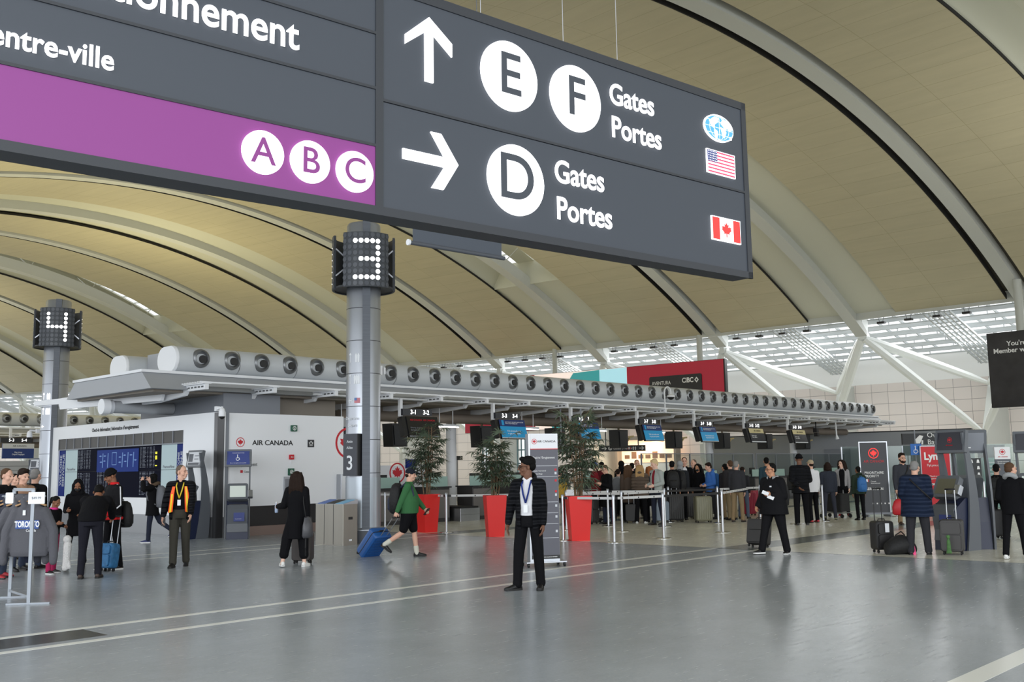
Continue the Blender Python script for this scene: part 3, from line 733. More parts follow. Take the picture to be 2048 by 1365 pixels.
def safety(lab, x0, x1, z0, z1, col, glyph):
    t = wbox('safety_sign', lab, 'sign', x0, x1, z0, z1, col)
    cx, cz = (x0 + x1) / 2, (z0 + z1) / 2; r = (x1 - x0) * .32
    q = MB()
    if glyph == 'ring': q.ring(cx, cz, r * .75, r, -.064, -.058, 20); q.plate([(cx - r * .2, cz - r * .6), (cx + r * .1, cz - r * .6), (cx + r * .4, cz + r * .3), (cx - r * .1, cz + r * .4)], -.064, -.058)
    else: q.plate([(cx - r, cz - r * .2), (cx + r, cz - r * .2), (cx + r, cz + r * .2), (cx - r, cz + r * .2)], -.064, -.058); q.disc(cx - r * .6, cz, r * .4, -.064, -.058, 12)
    q.build('pictogram', K['ltxt'], t)
safety('small green safety sign high on the white side wall, above the airline name', 2.18, 2.36, 2.73, 2.9, M_green, 'ring')
safety('small red fire alarm sign below the airline name', 2.14, 2.27, 1.97, 2.1, K['rtxt'], 'bar')
safety('green safety sign above the wall cabinet, behind the long-haired woman', 2.11, 2.28, 1.54, 1.73, M_green, 'ring')
cb = wbox('wall_cabinet', 'flat grey metal cabinet on the side wall behind the long-haired woman', 'cabinet', 1.98, 2.26, .84, 1.51, K['alu'], .05)
MB().box(2.0, 2.24, -.056, -.05, .9, 1.45).build('door', K['grey'], cb)
MB().box(2.18, 2.24, -.02, 0, 1.86, 1.93).build('strobe', K['white'], wside)
ub = tag(MB().bbox(3.72, 4.05, -.22, -.01, .25, 1.55, .015).build('utility_box', K['alu'], None, IP, IH), 'narrow steel utility box beside the number 3 column', 'box')
MB().box(3.74, 4.03, -.23, -.22, .3, 1.5).build('door', K['steel'], ub)
MB().bbox(3.98, 4.01, -.25, -.23, .85, 1.0, .005).build('handle', K['black'], ub)
# flight information wall
fi = thing('flight_information_display', 'wall of blue and white flight screens in the white end wall', 'display', IP, IH - pi / 2)
M_scrw = mat('screen_white', C(170, 188, 192), .5, spec=.2, emit=.06, ecol=C(196, 218, 222)); M_scrb = mat('screen_blue', C(20, 38, 106), .5, spec=.1, emit=.03, ecol=C(34, 62, 160)); M_scrd = mat('screen_dark', C(8, 10, 26), .6, emit=.02, ecol=C(20, 26, 70), spec=.04); M_scrm = mat('screen_map', C(18, 44, 116), .5, spec=.1, emit=.03, ecol=C(36, 84, 196))
M_row = mat('screen_rows', C(150, 156, 170), .4, emit=.05, ecol=C(190, 200, 220)); M_yel = mat('screen_yellow', C(230, 220, 40), .4, emit=.6, ecol=C(230, 220, 40)); M_maplines = mat('map_lines', C(90, 130, 190), .4, emit=.05, ecol=C(120, 170, 230))
MB().box(-9.94, -1.8, .1, .16, .98, 2.8).build('screen_recess', K['black'], fi)
mb = MB(); mb.box(-9.94, -1.8, .02, .1, 2.46, 2.8); mb.build('grille', mat('grille_dark', C(70, 68, 66), .5), fi)
mb = MB()
for i in range(15): mb.box(-9.94 + i * .58, -9.91 + i * .58, .0, .1, 2.46, 2.8)
mb.box(-9.94, -1.8, .0, .1, 2.44, 2.47); mb.build('grille_bars', K['grey'], fi)
for b1, b0, m, nm in ((9.94, 9.46, M_scrb, 'welcome_screen'), (9.45, 8.55, M_scrw, 'white_screen'), (8.54, 7.17, M_scrd, 'flight_screen'), (7.16, 4.41, M_scrd, 'flight_screen'), (4.40, 3.09, M_scrd, 'flight_screen'), (3.08, 2.22, M_scrw, 'white_screen'), (2.21, 1.8, M_scrb, 'welcome_screen')):
    for z0, z1 in ((.985, 1.745), (1.755, 2.44)):
        p = MB().box(-b1, -b0, .05, .1, z0, z1).build(nm, m, fi)
        if nm == 'flight_screen':
            q = MB(); rn = random.Random(int(b1 * 10) + int(z0 * 10)); n = int((z1 - z0 - .06) / .037)
            y_ = MB()
            for r in range(n):
                z = z1 - .05 - r * .037
                if b1 > 7 and b1 < 7.5 and z > 1.70: continue
                x = -b1 + .06
                for wd, gp in ((.1, .05), (.22, .06), (.06, .08), (.16, .05), (.1, .1)):
                    if x + wd > -b0 - .04: break
                    q.box(x, x + wd * rn.uniform(.6, 1), .046, .052, z - .0036, z + .0036); x += wd + gp
                if b1 == 4.40 and z0 > 1.5 and r in (4, 5, 7, 8, 9, 14): y_.box(-b0 - .34, -b0 - .24, .044, .052, z - .014, z + .014)
            q.build('flight_rows', M_row, p)
            if y_.v: y_.build('status_marks', M_yel, p)
mp = MB().box(-7.14, -4.43, .044, .06, 1.72, 2.38).build('terminal_map', M_scrm, fi)
q = MB()
for cx in (-6.75, -6.4, -5.45, -5.1, -4.75): q.plate([(cx - .02, 1.85), (cx + .02, 1.85), (cx + .04, 2.28), (cx, 2.28)], .04, .046)
for cx, z in ((-6.9, 2.2), (-6.6, 2.2), (-6.62, 2.05), (-6.85, 2.02), (-5.6, 2.15), (-5.3, 2.2), (-5.25, 2.02), (-4.9, 2.2), (-4.62, 2.05), (-5.6, 2.0)): q.plate([(cx - .1, z), (cx, z + .022), (cx + .1, z), (cx, z - .022)], .04, .046)
for x0, x1, z0, z1 in ((-6.12, -5.82, 1.92, 1.94), (-6.12, -5.82, 2.28, 2.3), (-6.12, -6.1, 1.92, 2.3), (-5.84, -5.82, 1.92, 2.3)): q.box(x0, x1, .04, .046, z0, z1)
q.build('map_drawing', M_maplines, mp)
for s_, x in (('WELCOME', -9.78), ('BIENVENUE', -9.58)): text(s_, .2, M_row, fi, x, .046, 2.32 - .52, rot=(pi / 2, -pi / 2, 0), sx=1.0, off=.004, name='welcome_lettering')
for s_, x in (('WELCOME', -2.10), ('BIENVENUE', -1.94)): text(s_, .15, M_row, fi, x, .046, 1.85, rot=(pi / 2, -pi / 2, 0), sx=1.0, off=.004, name='welcome_lettering')
for x in (-9.0, -2.65): text('PearsonNow', .12, K['grey'], fi, x, .046, 1.83, name='screen_wording')
text('Check-in Information | Information d\'enregistrement', .15, K['btxt'], fi, -5.92, -.004, 3.0, off=.004, name='wall_lettering', sx=.96)
# CCTV
def dome_camera(loc, rz, label):
    c = thing('dome_camera', label, 'security camera', loc, rz)
    mb = MB(); mb.bar((0, .28, .14), (0, 0, .16), .05); mb.box(-.05, .05, .2, .3, .08, .2); mb.build('mount', K['white'], c)
    MB().lathe([(.03, .15), (.06, .13), (.085, .06), (.09, -.05), (.085, -.07)], 20).build('housing', K['white'], c, smooth='auto')
    MB().ell((0, 0, -.07), .075, .075, .07).build('dome', K['black'], c, smooth=True)
    return c
dome_camera(isl(-.1, -.34, 3.13), IH, 'white dome security camera on the corner above the airline wall')
dome_camera(isl(-.42, 11.25, 2.98), IH - pi / 2, 'white security camera on the far left end of the information wall')
# ---------------- hanging counter signs
M_hd = mat('counter_header', C(40, 42, 48), .4); M_s1 = mat('counter_screen_cyan', C(24, 126, 172), .3, emit=.2, ecol=C(22, 122, 170)); M_s0 = mat('counter_screen_navy', C(18, 40, 92), .3, emit=.12, ecol=C(18, 44, 100)); M_sk = mat('counter_screen_black', C(22, 22, 26), .25, emit=.02); M_gold = mat('counter_screen_gold', C(150, 140, 100), .35, emit=.25, ecol=C(150, 140, 100))
A_P = [6.2 + 3.985 * i for i in range(8)]
def counter_sign(i, a, kind):
    n1, n2 = '3-%d' % (2 * i + 1), '3-%d' % (2 * i + 2)
    desc = {'cyan': 'blue', 'black': 'black', 'gold': 'dark gold-topped'}[kind]
    s = thing('counter_sign', 'hanging %s check-in screen below the header %s %s' % (desc, n1, n2), 'sign', isl(a - .07, 0, 0), IH, 'hanging counter signs')
    MB().bar((.02, .1, 3.25), (.02, .1, 3.8), .1).build('post', K['white'], s)
    MB().box(0, 1.18, -.04, .12, 3.28, 3.48).build('header', M_hd, s)
    text(n1, .19, K['led'], s, .42, -.045, 3.38, off=.003, name='counter_number'); text(n2, .19, K['led'], s, .93, -.045, 3.38, off=.003, name='counter_number')
    f = MB().box(0, 1.26, -.03, .06, -.66, 0).build('screen', M_sk, s); f.location = (.12, -.02, 3.25); f.rotation_euler[0] = rad(-15)
    MB().box(-.16, .02, .0, .2, -.6, .0).build('screen_back', K['black'], f)
    if kind == 'cyan':
        MB().box(.01, 1.25, -.036, -.03, -.62, -.24).build('screen_picture', M_s1, f); MB().box(.01, 1.25, -.036, -.03, -.24, -.01).build('screen_banner', M_s0, f)
        mb = MB(); mb.box(.12, .22, -.04, -.03, -.2, -.03); mb.build('phone_icon', M_s1, f)
        text('GET TODAY\'S SECURITY LINE ACCESS\nWITH YOUR MOBILE APP', .052, K['ltxt'], f, .28, -.04, -.12, align='LEFT', name='screen_wording')
        text('Visit aircanada.com\nto get your passes', .085, K['ltxt'], f, .63, -.04, -.44, name='screen_wording')
        MB().box(.01, 1.25, -.04, -.03, -.65, -.625).build('screen_strip', K['pale'], f)
    elif kind == 'black':
        text('AIR CANADA  AIR CANADA', .08, K['rtxt'], f, .63, -.034, -.12, name='screen_wording')
        text('Priority check-in\nEnregistrement', .07, K['grey'], f, .1, -.034, -.4, align='LEFT', name='screen_wording')
        MB().box(.01, 1.25, -.036, -.03, -.65, -.615).build('screen_strip', K['grey'], f)
    else:
        MB().box(.01, 1.25, -.036, -.03, -.22, -.01).build('screen_banner', M_gold, f); text('AIR CANADA', .1, K['btxt'], f, .7, -.04, -.12, name='screen_wording')
        text('Business class\nClasse affaires', .075, K['ltxt'], f, .12, -.036, -.38, align='LEFT', name='screen_wording')
        MB().box(.01, 1.25, -.036, -.03, -.65, -.6).build('screen_strip', K['pale'], f)
for i, (a, kd) in enumerate(zip(A_P[:7], ('black', 'cyan', 'cyan', 'cyan', 'cyan', 'gold', 'gold'))): counter_sign(i, a, kd)
M_tube = mat('tube_lamp_lit', (1, .97, .9, 1), .4, emit=3.5)
for i, a in enumerate(A_P[:8]):
    l = thing('tube_lamp', 'white tube lamp hanging left of the counter sign 3-%d 3-%d' % (2 * i + 1, 2 * i + 2) if i < 7 else 'white tube lamp hanging furthest along the check-in island', 'lamp', isl(a - 1.05, 1.3, 3.05), IH, 'tube lamps over the counters')
    mb = MB(); mb.box(-.55, .55, -.06, .06, .0, .07); mb.bar((-.3, 0, .07), (-.3, 0, .6), .02); mb.bar((.3, 0, .07), (.3, 0, .6), .02); mb.build('housing', K['white'], l)
    MB().box(-.53, .53, -.05, .05, -.03, 0).build('tube', M_tube, l)
    mo = thing('counter_monitor', 'black monitor box on a bracket %s' % ('behind the header 3-%d 3-%d' % (2 * i + 1, 2 * i + 2) if i < 7 else 'furthest along the island'), 'monitor', isl(a + 1.5, 2.2, 2.4), IH, 'ceiling monitors behind the counters')
    MB().hexa([(-.25, -.2, .0), (.35, -.2, 0), (.35, .3, .0), (-.25, .3, 0), (-.35, -.25, .75), (.3, -.25, .75), (.3, .25, .75), (-.35, .25, .75)]).build('casing', K['black'], mo)
    MB().hexa([(-.2, -.24, .06), (.3, -.24, .06), (.3, -.2, .06), (-.2, -.2, .06), (-.3, -.28, .68), (.25, -.28, .68), (.25, -.24, .68), (-.3, -.24, .68)]).build('screen', K['vdark'], mo)
    mb = MB(); mb.bar((.35, 0, .45), (1.0, 0, .5), .07); mb.bar((.35, 0, .1), (.8, 0, .48), .05); mb.bar((.0, 0, .7), (0, 0, 1.1), .06); mb.build('bracket', mat('bracket_brass', C(196, 176, 120), .4), mo) if i == 0 else mb.build('bracket', bpy.data.materials['bracket_brass'], mo)
# ---------------- inner columns, counters
for (a, b, lab) in ((10.8, 2.85, 'white round column under the canopy, left one by the first red planter'), (27.5, 2.85, 'white round column under the canopy beside the bright window'), (35.7, 2.85, 'white round column under the canopy near the far end')):
    tag(MB().lathe([(.185, 0), (.185, 3.72)], 24).build('round_column', K['white'], None, isl(a, b, 0), smooth='auto'), lab, 'column')
M_mint = mat('mint_glass', C(146, 174, 166), .2, emit=.03); M_ctr = mat('counter_dark', C(56, 54, 54), .45); M_cfront = mat('counter_front', C(110, 106, 104), .4)
_ctr = None
for i in range(16):
    a = 5.5 + i * 1.99
    lab = 'check-in counter with steel bag scale, %s' % ('nearest the number 3 column' if i == 0 else 'second along from the number 3 column' if i == 1 else 'below the header 3-%d 3-%d, %s desk' % (2 * (i // 2) + 1, 2 * (i // 2) + 2, 'left' if i % 2 == 0 else 'right'))
    if _ctr is None:
        c = _ctr = thing('check_in_counter', lab, 'counter', isl(a, 0, 0), IH, 'check-in counters along the island')
        MB().bbox(.02, 1.0, .45, 1.2, 0, 1.06, .03).build('desk', M_ctr, c); MB().bbox(-.01, 1.03, .38, 1.25, 1.06, 1.1, .02).build('worktop', K['vdark'], c)
        MB().box(.05, .97, .44, .45, .12, 1.0).build('front_panel', M_cfront, c)
        g_ = MB().box(.0, 1.0, .55, .57, 1.1, 1.42).build('glass_screen', M_mint, c)
        s = MB().bbox(1.08, 1.94, .05, 1.6, 0, .4, .02).build('bag_scale', K['steel'], c); MB().box(1.12, 1.9, .08, 1.6, .4, .46).build('belt', K['rubber'], s)
        MB().box(1.1, 1.92, .045, .05, .2, .206).build('scale_seam', K['vdark'], s)
        m = MB().bbox(.3, .75, .85, .89, 1.2, 1.5, .01, 2, 'y').build('computer_screen', K['black'], c); MB().bar((.52, .9, 1.1), (.52, .9, 1.25), .05).build('stand', K['black'], m)
    else:
        c = dup(_ctr); place(c, isl(a, 0, 0), IH, lab)
def board(nm, lab, loc, rz, w_, h_, z0, m, cat='board'):
    t = thing(nm, lab, cat, loc, rz); MB().box(0, w_, -.02, .02, z0, z0 + h_).build('panel', m, t); 
    mb = MB(); mb.box(.02, .06, -.02, .02, 0, z0); mb.box(w_ - .06, w_ - .02, -.02, .02, 0, z0); mb.build('legs_frame', K['grey'], t); return t
t = board('backing_board', 'white counter board with a red leaf roundel behind the green-shirted traveller', isl(7.0, 2.9), IH, 2.6, 1.25, .55, K['white']); roundel(t, 1.35, 1.55, .34, -.03)
MB().box(.1, .5, -.16, -.02, 1.86, 2.1).build('small_screen', K['grey'], t); MB().box(1.7, 2.1, -.1, -.02, 1.7, 2.0).build('blue_screen', M_scrb, t)
t = board('star_board', 'white board with a dark five-star figure behind the second planter', isl(12.6, 2.6), IH, 1.0, 1.4, .5, K['pale'])
mb = MB()
for i in range(5):
    a = rad(90 + 72 * i); cx, cz = .5 + .2 * cos(a), 1.4 + .2 * sin(a)
    mb.plate([(cx + (.13 if j % 2 == 0 else .05) * cos(a + j * pi / 5), cz + (.13 if j % 2 == 0 else .05) * sin(a + j * pi / 5)) for j in range(10)], -.03, -.02)
mb.build('star_figure', K['vdark'], t)
# ================================================================= advertising boards, back wall signs, banners
t = thing('advertising_screen', 'huge red and white bank advertising screen hung from the roof beyond the air duct', 'screen', (-3.86, 80.1, 0), rad(-37.7))
W_ = 22.8; ZB_, ZT_ = 4.5, 8.72
M_crim = mat('ad_crimson', C(158, 24, 48), .4, emit=.16, ecol=C(158, 24, 48)); M_adw = mat('ad_white', C(240, 224, 216), .4, emit=.35, ecol=C(240, 224, 216)); M_teal = mat('ad_teal', C(60, 160, 165), .4, emit=.2, ecol=C(60, 160, 165)); M_lblue = mat('ad_pale_blue', C(170, 220, 235), .4, emit=.3, ecol=C(170, 220, 235)); M_card = mat('ad_card', C(30, 30, 34), .4, noise=(1.2, .6, 4))
MB().box(0, W_, 0, .35, ZB_, ZT_).build('cabinet', K['black'], t)
for x0, x1, m in ((0, 7.0, M_crim), (7.0, 15.2, M_adw), (15.2, 22.7, M_crim)): MB().box(x0 + .01, x1, -.03, 0, ZB_ + .02, ZT_ - .02).build('picture_panel', m, t)
MB().plate([(8.2, 5.6), (10.6, 8.6), (12.9, 8.68), (12.9, ZB_ + .1), (8.6, ZB_ + .1)], -.05, -.03).build('picture_teal', M_teal, t); MB().box(12.9, 15.2, -.05, -.03, ZB_ + .1, 8.68).build('picture_sky', M_lblue, t)
cdp = MB().bbox(17.05, 21.1, -.09, -.03, 5.2, 7.85, .12, 3, 'y').build('bank_card', M_card, t)
text('AVENTURA', .36, K['ltxt'], cdp, 18.0, -.1, 7.36, name='card_lettering', sx=.8); text('CIBC', .46, K['ltxt'], cdp, 20.05, -.1, 7.44, off=.012, name='card_lettering', sx=.85)
MB().plate([(20.56, 7.44), (20.72, 7.64), (20.88, 7.44), (20.72, 7.24)], -.1, -.09).build('card_diamond', K['ltxt'], cdp); MB().plate([(20.65, 7.44), (20.72, 7.53), (20.79, 7.44), (20.72, 7.35)], -.105, -.1).build('card_diamond', M_card, cdp)
for x in (8.8, 20.9): MB().tube([(x, .2, ZT_), (x, .2, 11.4)], .2, 12).build('hanger_post', K['rib'], t, smooth='auto')
t = thing('advertising_screen', 'dark grey advertising screen with white wording hung at the far right', 'screen', (25.6, 53.3, 0), rad(-45.3))
MB().box(0, 11, 0, .35, 4.45, 8.45).build('cabinet', K['black'], t); MB().box(.03, 10.97, -.03, 0, 4.48, 8.42).build('picture_panel', mat('ad_dark_rock', C(44, 42, 44), .5, emit=.02, noise=(1.6, .75, 8)), t)
text("You're\nMember with us", .36, K['ltxt'], t, 1.5, -.04, 7.62, name='board_lettering', off=.006)
MB().plate([(2.2, 8.42), (2.4, 8.2), (3.0, 8.05), (3.0, 8.42)], -.05, -.03).build('picture_orange', mat('ad_orange', C(176, 110, 70), .5), t)
for x in (1.7, 9): MB().tube([(x, .2, 8.45), (x, .2, 11.2)], .22, 12).build('hanger_post', K['rib'], t, smooth='auto')
# grey service wall closing the far end of the island lanes
gw = rad(46.5 + 6)
mb = MB(); mb.box(0, 14.8, 0, .3, 0, 3.35)
M_gw = mat('service_wall', C(150, 154, 160), .5)
GW0 = Vector((12.0, 61.0, 0)); GWR = rad(-36)
struct(mb.build('wall_service', M_gw, None, GW0, GWR))
mb = MB(); mb.box(7.0, 8.4, -.02, 0, 0, 2.4); mb.box(6.96, 7.0, -.04, 0, 0, 2.44); mb.box(8.4, 8.44, -.04, 0, 0, 2.44); mb.box(6.96, 8.44, -.04, 0, 2.4, 2.44); struct(mb.build('door_1', K['grey'], None, GW0, GWR))
struct(MB().box(0, 14.8, -.02, 0, 3.3, 3.36).build('trim_12', K['vdark'], None, GW0, GWR))
def hang_sign(lab, px0, px1, py0, py1, y, rz, fn, posts=True):
    a, b = ray(px0, py0), ray(px1, py0); c_ = cos(rz); A = a * (y / a.y); 
    # right end lies on the sign's own heading
    k = (A.x * b.y - A.y * b.x) / (b.x * sin(rz) - b.y * c_); wd = abs(k)
    z1 = CH + a.z * y / a.y; z0 = CH + ray(px0, py1).z * y / ray(px0, py1).y
    t = thing('hanging_sign', lab, 'sign', (A.x, A.y, 0), rz)
    MB().box(0, wd, 0, .14, z0, z1).build('sign_box', K['vdark'], t)
    if posts == 'floor':
        for x in (.15 * wd, .85 * wd): MB().bar((x, .1, 0), (x, .1, z1), .05).build('post', K['grey'], t)
    elif posts:
        for x in (.15 * wd, .85 * wd): MB().bar((x, .07, z1), (x, .07, 3.75), .05).build('post', K['grey'], t)
    else: MB().bar((wd / 2, .07, 0), (wd / 2, .07, z0), .06).build('post', K['grey'], t)
    fn(t, wd, z0, z1); return t
def _gates(t, w_, z0, z1):
    h = z1 - z0; cz = (z0 + z1) / 2
    MB().plate([(.12, cz - .02), (.3, cz - .02), (.24, cz - .07), (.28, cz - .08), (.37, cz), (.28, cz + .08), (.24, cz + .07), (.3, cz + .02), (.12, cz + .02)], -.01, 0).build('arrow', K['ltxt'], t)
    d = MB().disc(.52, cz, .09, -.01, 0, 20).build('gate_disc', K['ltxt'], t); letter('D', .09, K['vdark'], d, .52, cz, -.012)
    text('Gates | Portes', .155, K['ltxt'], t, .66, -.006, cz, align='LEFT', name='sign_wording')
    x = w_ - .86; f = MB().box(x, x + .16, -.01, 0, cz - .05, cz + .05).build('small_flag', K['ltxt'], t); MB().box(x, x + .045, -.012, 0, cz - .05, cz + .05).build('flag_bar', K['rtxt'], f); MB().box(x + .115, x + .16, -.012, 0, cz - .05, cz + .05).build('flag_bar', K['rtxt'], f)
    x = w_ - .3
    MB().plate([(x, cz - .02), (x + .16, cz - .02), (x + .1, cz - .07), (x + .14, cz - .08), (x + .23, cz), (x + .14, cz + .08), (x + .1, cz + .07), (x + .16, cz + .02), (x, cz + .02)], -.01, 0).build('arrow', K['ltxt'], t)
    mb = MB(); [mb.plate([(x - .3 + d_, cz - .08), (x - .26 + d_, cz - .08), (x - .25 + d_, cz + .04), (x - .28 + d_, cz + .08), (x - .31 + d_, cz + .04)], -.01, 0) for d_ in (0, .1)]; mb.build('people_icon', K['ltxt'], t)
hang_sign('dark gate D sign with arrows over the lit shop front behind the queue', 1198, 1291, 892, 904, 47, rad(2), _gates)
def _bag(t, w_, z0, z1):
    cz = (z0 + z1) / 2
    mb = MB(); mb.plate([(w_ * .22, cz - .2), (w_ * .28, cz - .2), (w_ * .34, cz + .12), (w_ * .28, cz + .16), (w_ * .21, cz - .02)], -.01, 0); mb.plate([(w_ * .30, cz - .24), (w_ * .33, cz - .24), (w_ * .335, cz - .06), (w_ * .31, cz - .06)], -.01, 0); mb.build('luggage_icon', K['ltxt'], t)
    text('Oversize\nBagages', .30, K['ltxt'], t, w_ * .40, -.006, cz, align='LEFT', name='sign_wording')
hang_sign('dark hanging baggage sign with a suitcase pictogram by the far wall', 1804, 1928, 868, 890, 44, rad(-4), _bag, 'floor')
def _bag2(t, w_, z0, z1):
    cz = (z0 + z1) / 2
    MB().disc(.25, cz + .06, .06, -.01, 0, 12).build('person_icon', K['ltxt'], t); text('Bag drop\nBagages', .17, K['ltxt'], t, .5, -.006, cz, align='LEFT', name='sign_wording')
hang_sign('dark sign with a white walking figure behind the third palm', 1114, 1172, 890, 905, 36, rad(0), _bag2)
def _lit(t, w_, z0, z1):
    cz = (z0 + z1) / 2; MB().disc(.15, cz, .08, -.01, 0, 16).build('gate_disc', K['ltxt'], t); text('Gates\nPortes', .09, K['ltxt'], t, .55, -.006, cz, name='sign_wording')
hang_sign('small dark gate sign seen between the first two palms', 903, 925, 913, 921, 52, rad(0), _lit, False)
# lit shop front in the far wall, glazed opening beside it
t = thing('shop_front', 'warm lit shop front with small pictures under the gate D sign', 'shop', (rp(3, -7.6, 1.6).x, rp(3, -7.6, 1.6).y, 0), RH0 + 3.1 * RDH - pi / 2)
M_warm = mat('shop_warm', C(250, 214, 176), .6, emit=.35, ecol=(1, .78, .55, 1))
MB().box(-2.2, 3.2, .5, .6, 0, 3.9).build('back_panel', M_warm, t); mb = MB(); mb.box(-2.3, -2.1, -.2, .6, 0, 4); mb.box(3.1, 3.3, -.2, .6, 0, 4); mb.box(-2.3, 3.3, -.2, .6, 3.8, 4.1); mb.build('frame', K['soffit'], t)
mb = MB()
for i in range(7): mb.box(-1.8 + i * .65, -1.35 + i * .65, .46, .5, 2.3, 2.3 + .3 + .25 * (i % 3 == 1))
mb.build('pictures', mat('picture_brown', C(122, 92, 74), .6), t); MB().box(-2.1, 3.1, .0, .5, 1.9, 1.96).build('shelf', K['grey'], t); MB().box(-2.1, 3.1, .0, .5, 0, 1.9).build('lower_panel', K['white'], t)
lamp('shop_light', 'AREA', tuple(Vector((rp(3, -7.0, 1.6).x, rp(3, -7.0, 1.6).y, 3.7))), 120, (1, .75, .5), 4, .6)
# glass screens standing behind the far counters
for i, (a, b, L_) in enumerate(((20.5, 1.7, 9.0), (29.8, 1.7, 9.5))):
    g = thing('glass_partition', 'tall frosted glass partition behind the counters, %s half of the run' % ('left' if i == 0 else 'right'), 'partition', isl(a, b), IH, 'glass partitions behind the counters')
    MB().box(0, L_, 0, .02, 0, 2.15).build('pane', glassmat('frosted_glass', (.76, .80, .80, 1), .92, .25) if i == 0 else bpy.data.materials['frosted_glass'], g)
    mb = MB(); [mb.box(x - .02, x + .02, -.02, .04, 0, 2.18) for x in [L_ * j / 5 for j in range(6)]]; mb.box(0, L_, -.02, .04, 2.14, 2.18); mb.build('frame', K['grey'], g)
gl = thing('glass_partition', 'greenish glass partition behind the priority banner', 'partition', G(1690, 1022), rad(-14)); MB().box(0, 8, 0, .02, 0, 2.2).build('pane', glassmat('green_glass', (.74, .82, .79, 1), .95, .1), gl)
mb = MB(); [mb.box(x - .02, x + .02, -.02, .04, 0, 2.2) for x in (0, 2, 4, 6, 8)]; mb.build('post', K['alu'], gl)
# ---------------- free standing banners and sign stands
def banner(lab, px0, px1, pyb, pyt, m, rz=0., tilt=0.):
    A = G(px0, pyb); wd = (px1 - px0) / FPX * A.y / cos(rz); z1 = CH + ray(px0, pyt).z * A.y / ray(px0, pyt).y
    t = thing('banner_stand', lab, 'banner', A, rz)
    p = MB().box(0, wd, -.02, .02, .06, z1).build('banner_sheet', m, t); p.rotation_euler[0] = tilt
    mb = MB(); mb.box(-.015, wd + .015, -.012, .03, z1, z1 + .03); mb.box(-.03, -.0, -.02, .03, .05, z1 + .03); mb.box(wd, wd + .03, -.02, .03, .05, z1 + .03); e = mb.build('frame', K['alu'], t); e.rotation_euler[0] = tilt
    mb = MB(); mb.box(-.08, wd + .08, -.05, .05, .06, .12); mb.box(.05, .1, -.3, .3, 0, .06); mb.box(wd - .1, wd - .05, -.3, .3, 0, .06); mb.build('foot', K['grey'], t)
    return t, p, wd, z1
M_bdark = mat('banner_dark', C(48, 50, 56), .45, emit=.01)
M_bred = mat('banner_red', C(206, 38, 50), .5)
t, p, wd, z1 = banner('dark priority check-in banner with a red leaf roundel by the right-hand queue', 1727, 1780, 1034, 886, M_bdark)
roundel(p, wd * .5, z1 - .33, .16, -.03, M_red); text('AIR CANADA', .11, K['rtxt'], p, wd * .5, -.025, z1 - .58, name='banner_lettering', sx=.95)
text('PRIORITAIRE\nPRIORITY', .105, K['ltxt'], p, .1, -.025, z1 - .98, align='LEFT', name='banner_lettering'); text('AEROPLAN', .11, K['ltxt'], p, .1, -.025, z1 - 1.42, align='LEFT', name='banner_lettering', off=.002); text('Canada\nInternational', .055, K['ltxt'], p, .28, -.025, z1 - 1.22, align='LEFT', name='banner_lettering')
f = MB().box(.1, .22, -.026, -.02, z1 - 1.2, z1 - 1.12).build('small_flag', K['ltxt'], p); MB().box(.1, .125, -.03, -.02, z1 - 1.2, z1 - 1.12).build('flag_bar', K['rtxt'], f); MB().box(.195, .22, -.03, -.02, z1 - 1.2, z1 - 1.12).build('flag_bar', K['rtxt'], f)
mb = MB(); [mb.box(.3 + .12 * i, .34 + .12 * i, -.026, -.02, z1 - 1.88, z1 - 1.84) for i in range(5)]; mb.build('airline_marks', K['ltxt'], p)
t, p, wd, z1 = banner('red airline banner with bold white lettering behind the man in the navy puffer jacket', 1849, 1908, 1024, 894, M_bred, 0.1)
text('Lynx', .34, K['ltxt'], p, wd * .42, -.026, z1 - .33, off=.012, name='banner_lettering'); text('FlyLynx.com', .11, K['ltxt'], p, wd * .46, -.026, z1 - .62, name='banner_lettering'); text('Check-in here\nEnregistrez-vous ici', .075, K['ltxt'], p, wd * .46, -.026, z1 - 1.02, name='banner_lettering')
MB().box(0, wd, -.024, -.019, .06, .16).build('banner_hem', K['white'], p)
# wheelchair sign
def wheelchair(par, cx, cz, s, y, m):
    mb = MB(); mb.disc(cx - .1 * s, cz + .78 * s, .13 * s, y - .006, y, 14)
    mb.plate([(cx - .18 * s, cz + .6 * s), (cx - .02 * s, cz + .6 * s), (cx + .0, cz + .05 * s), (cx + .36 * s, cz + .05 * s), (cx + .56 * s, cz - .5 * s), (cx + .42 * s, cz - .55 * s), (cx + .26 * s, cz - .1 * s), (cx - .18 * s, cz - .1 * s)], y - .006, y)
    n = 18
    for i in range(n):
        a, b = rad(120 + 235 * i / n), rad(120 + 235 * (i + 1) / n); ox, oz = cx - .06 * s, cz - .32 * s
        mb.plate([(ox + r * s * cos(q), oz + r * s * sin(q)) for r, q in ((.36, a), (.48, a), (.48, b), (.36, b))], y - .006, y)
    return mb.build('wheelchair_symbol', m, par)
M_wblue = mat('access_blue', C(28, 98, 178), .5, emit=.03)
A = G(1829, 1024); t = thing('sign_post', 'blue wheelchair access sign on a slim post beside the bearded man', 'sign', A, 0)
MB().tube([(.18, .02, 0), (.18, .02, 2.7)], .02, 8).build('post', K['grey'], t); MB().lathe([(.16, 0), (.15, .03)], 20, (.18, .02, 0)).build('base', K['grey'], t)
q = MB().box(0, .36, -.03, 0, 1.87, 2.24).build('sign_plate', M_wblue, t); wheelchair(q, .17, 2.04, .15, -.031, K['ltxt'])
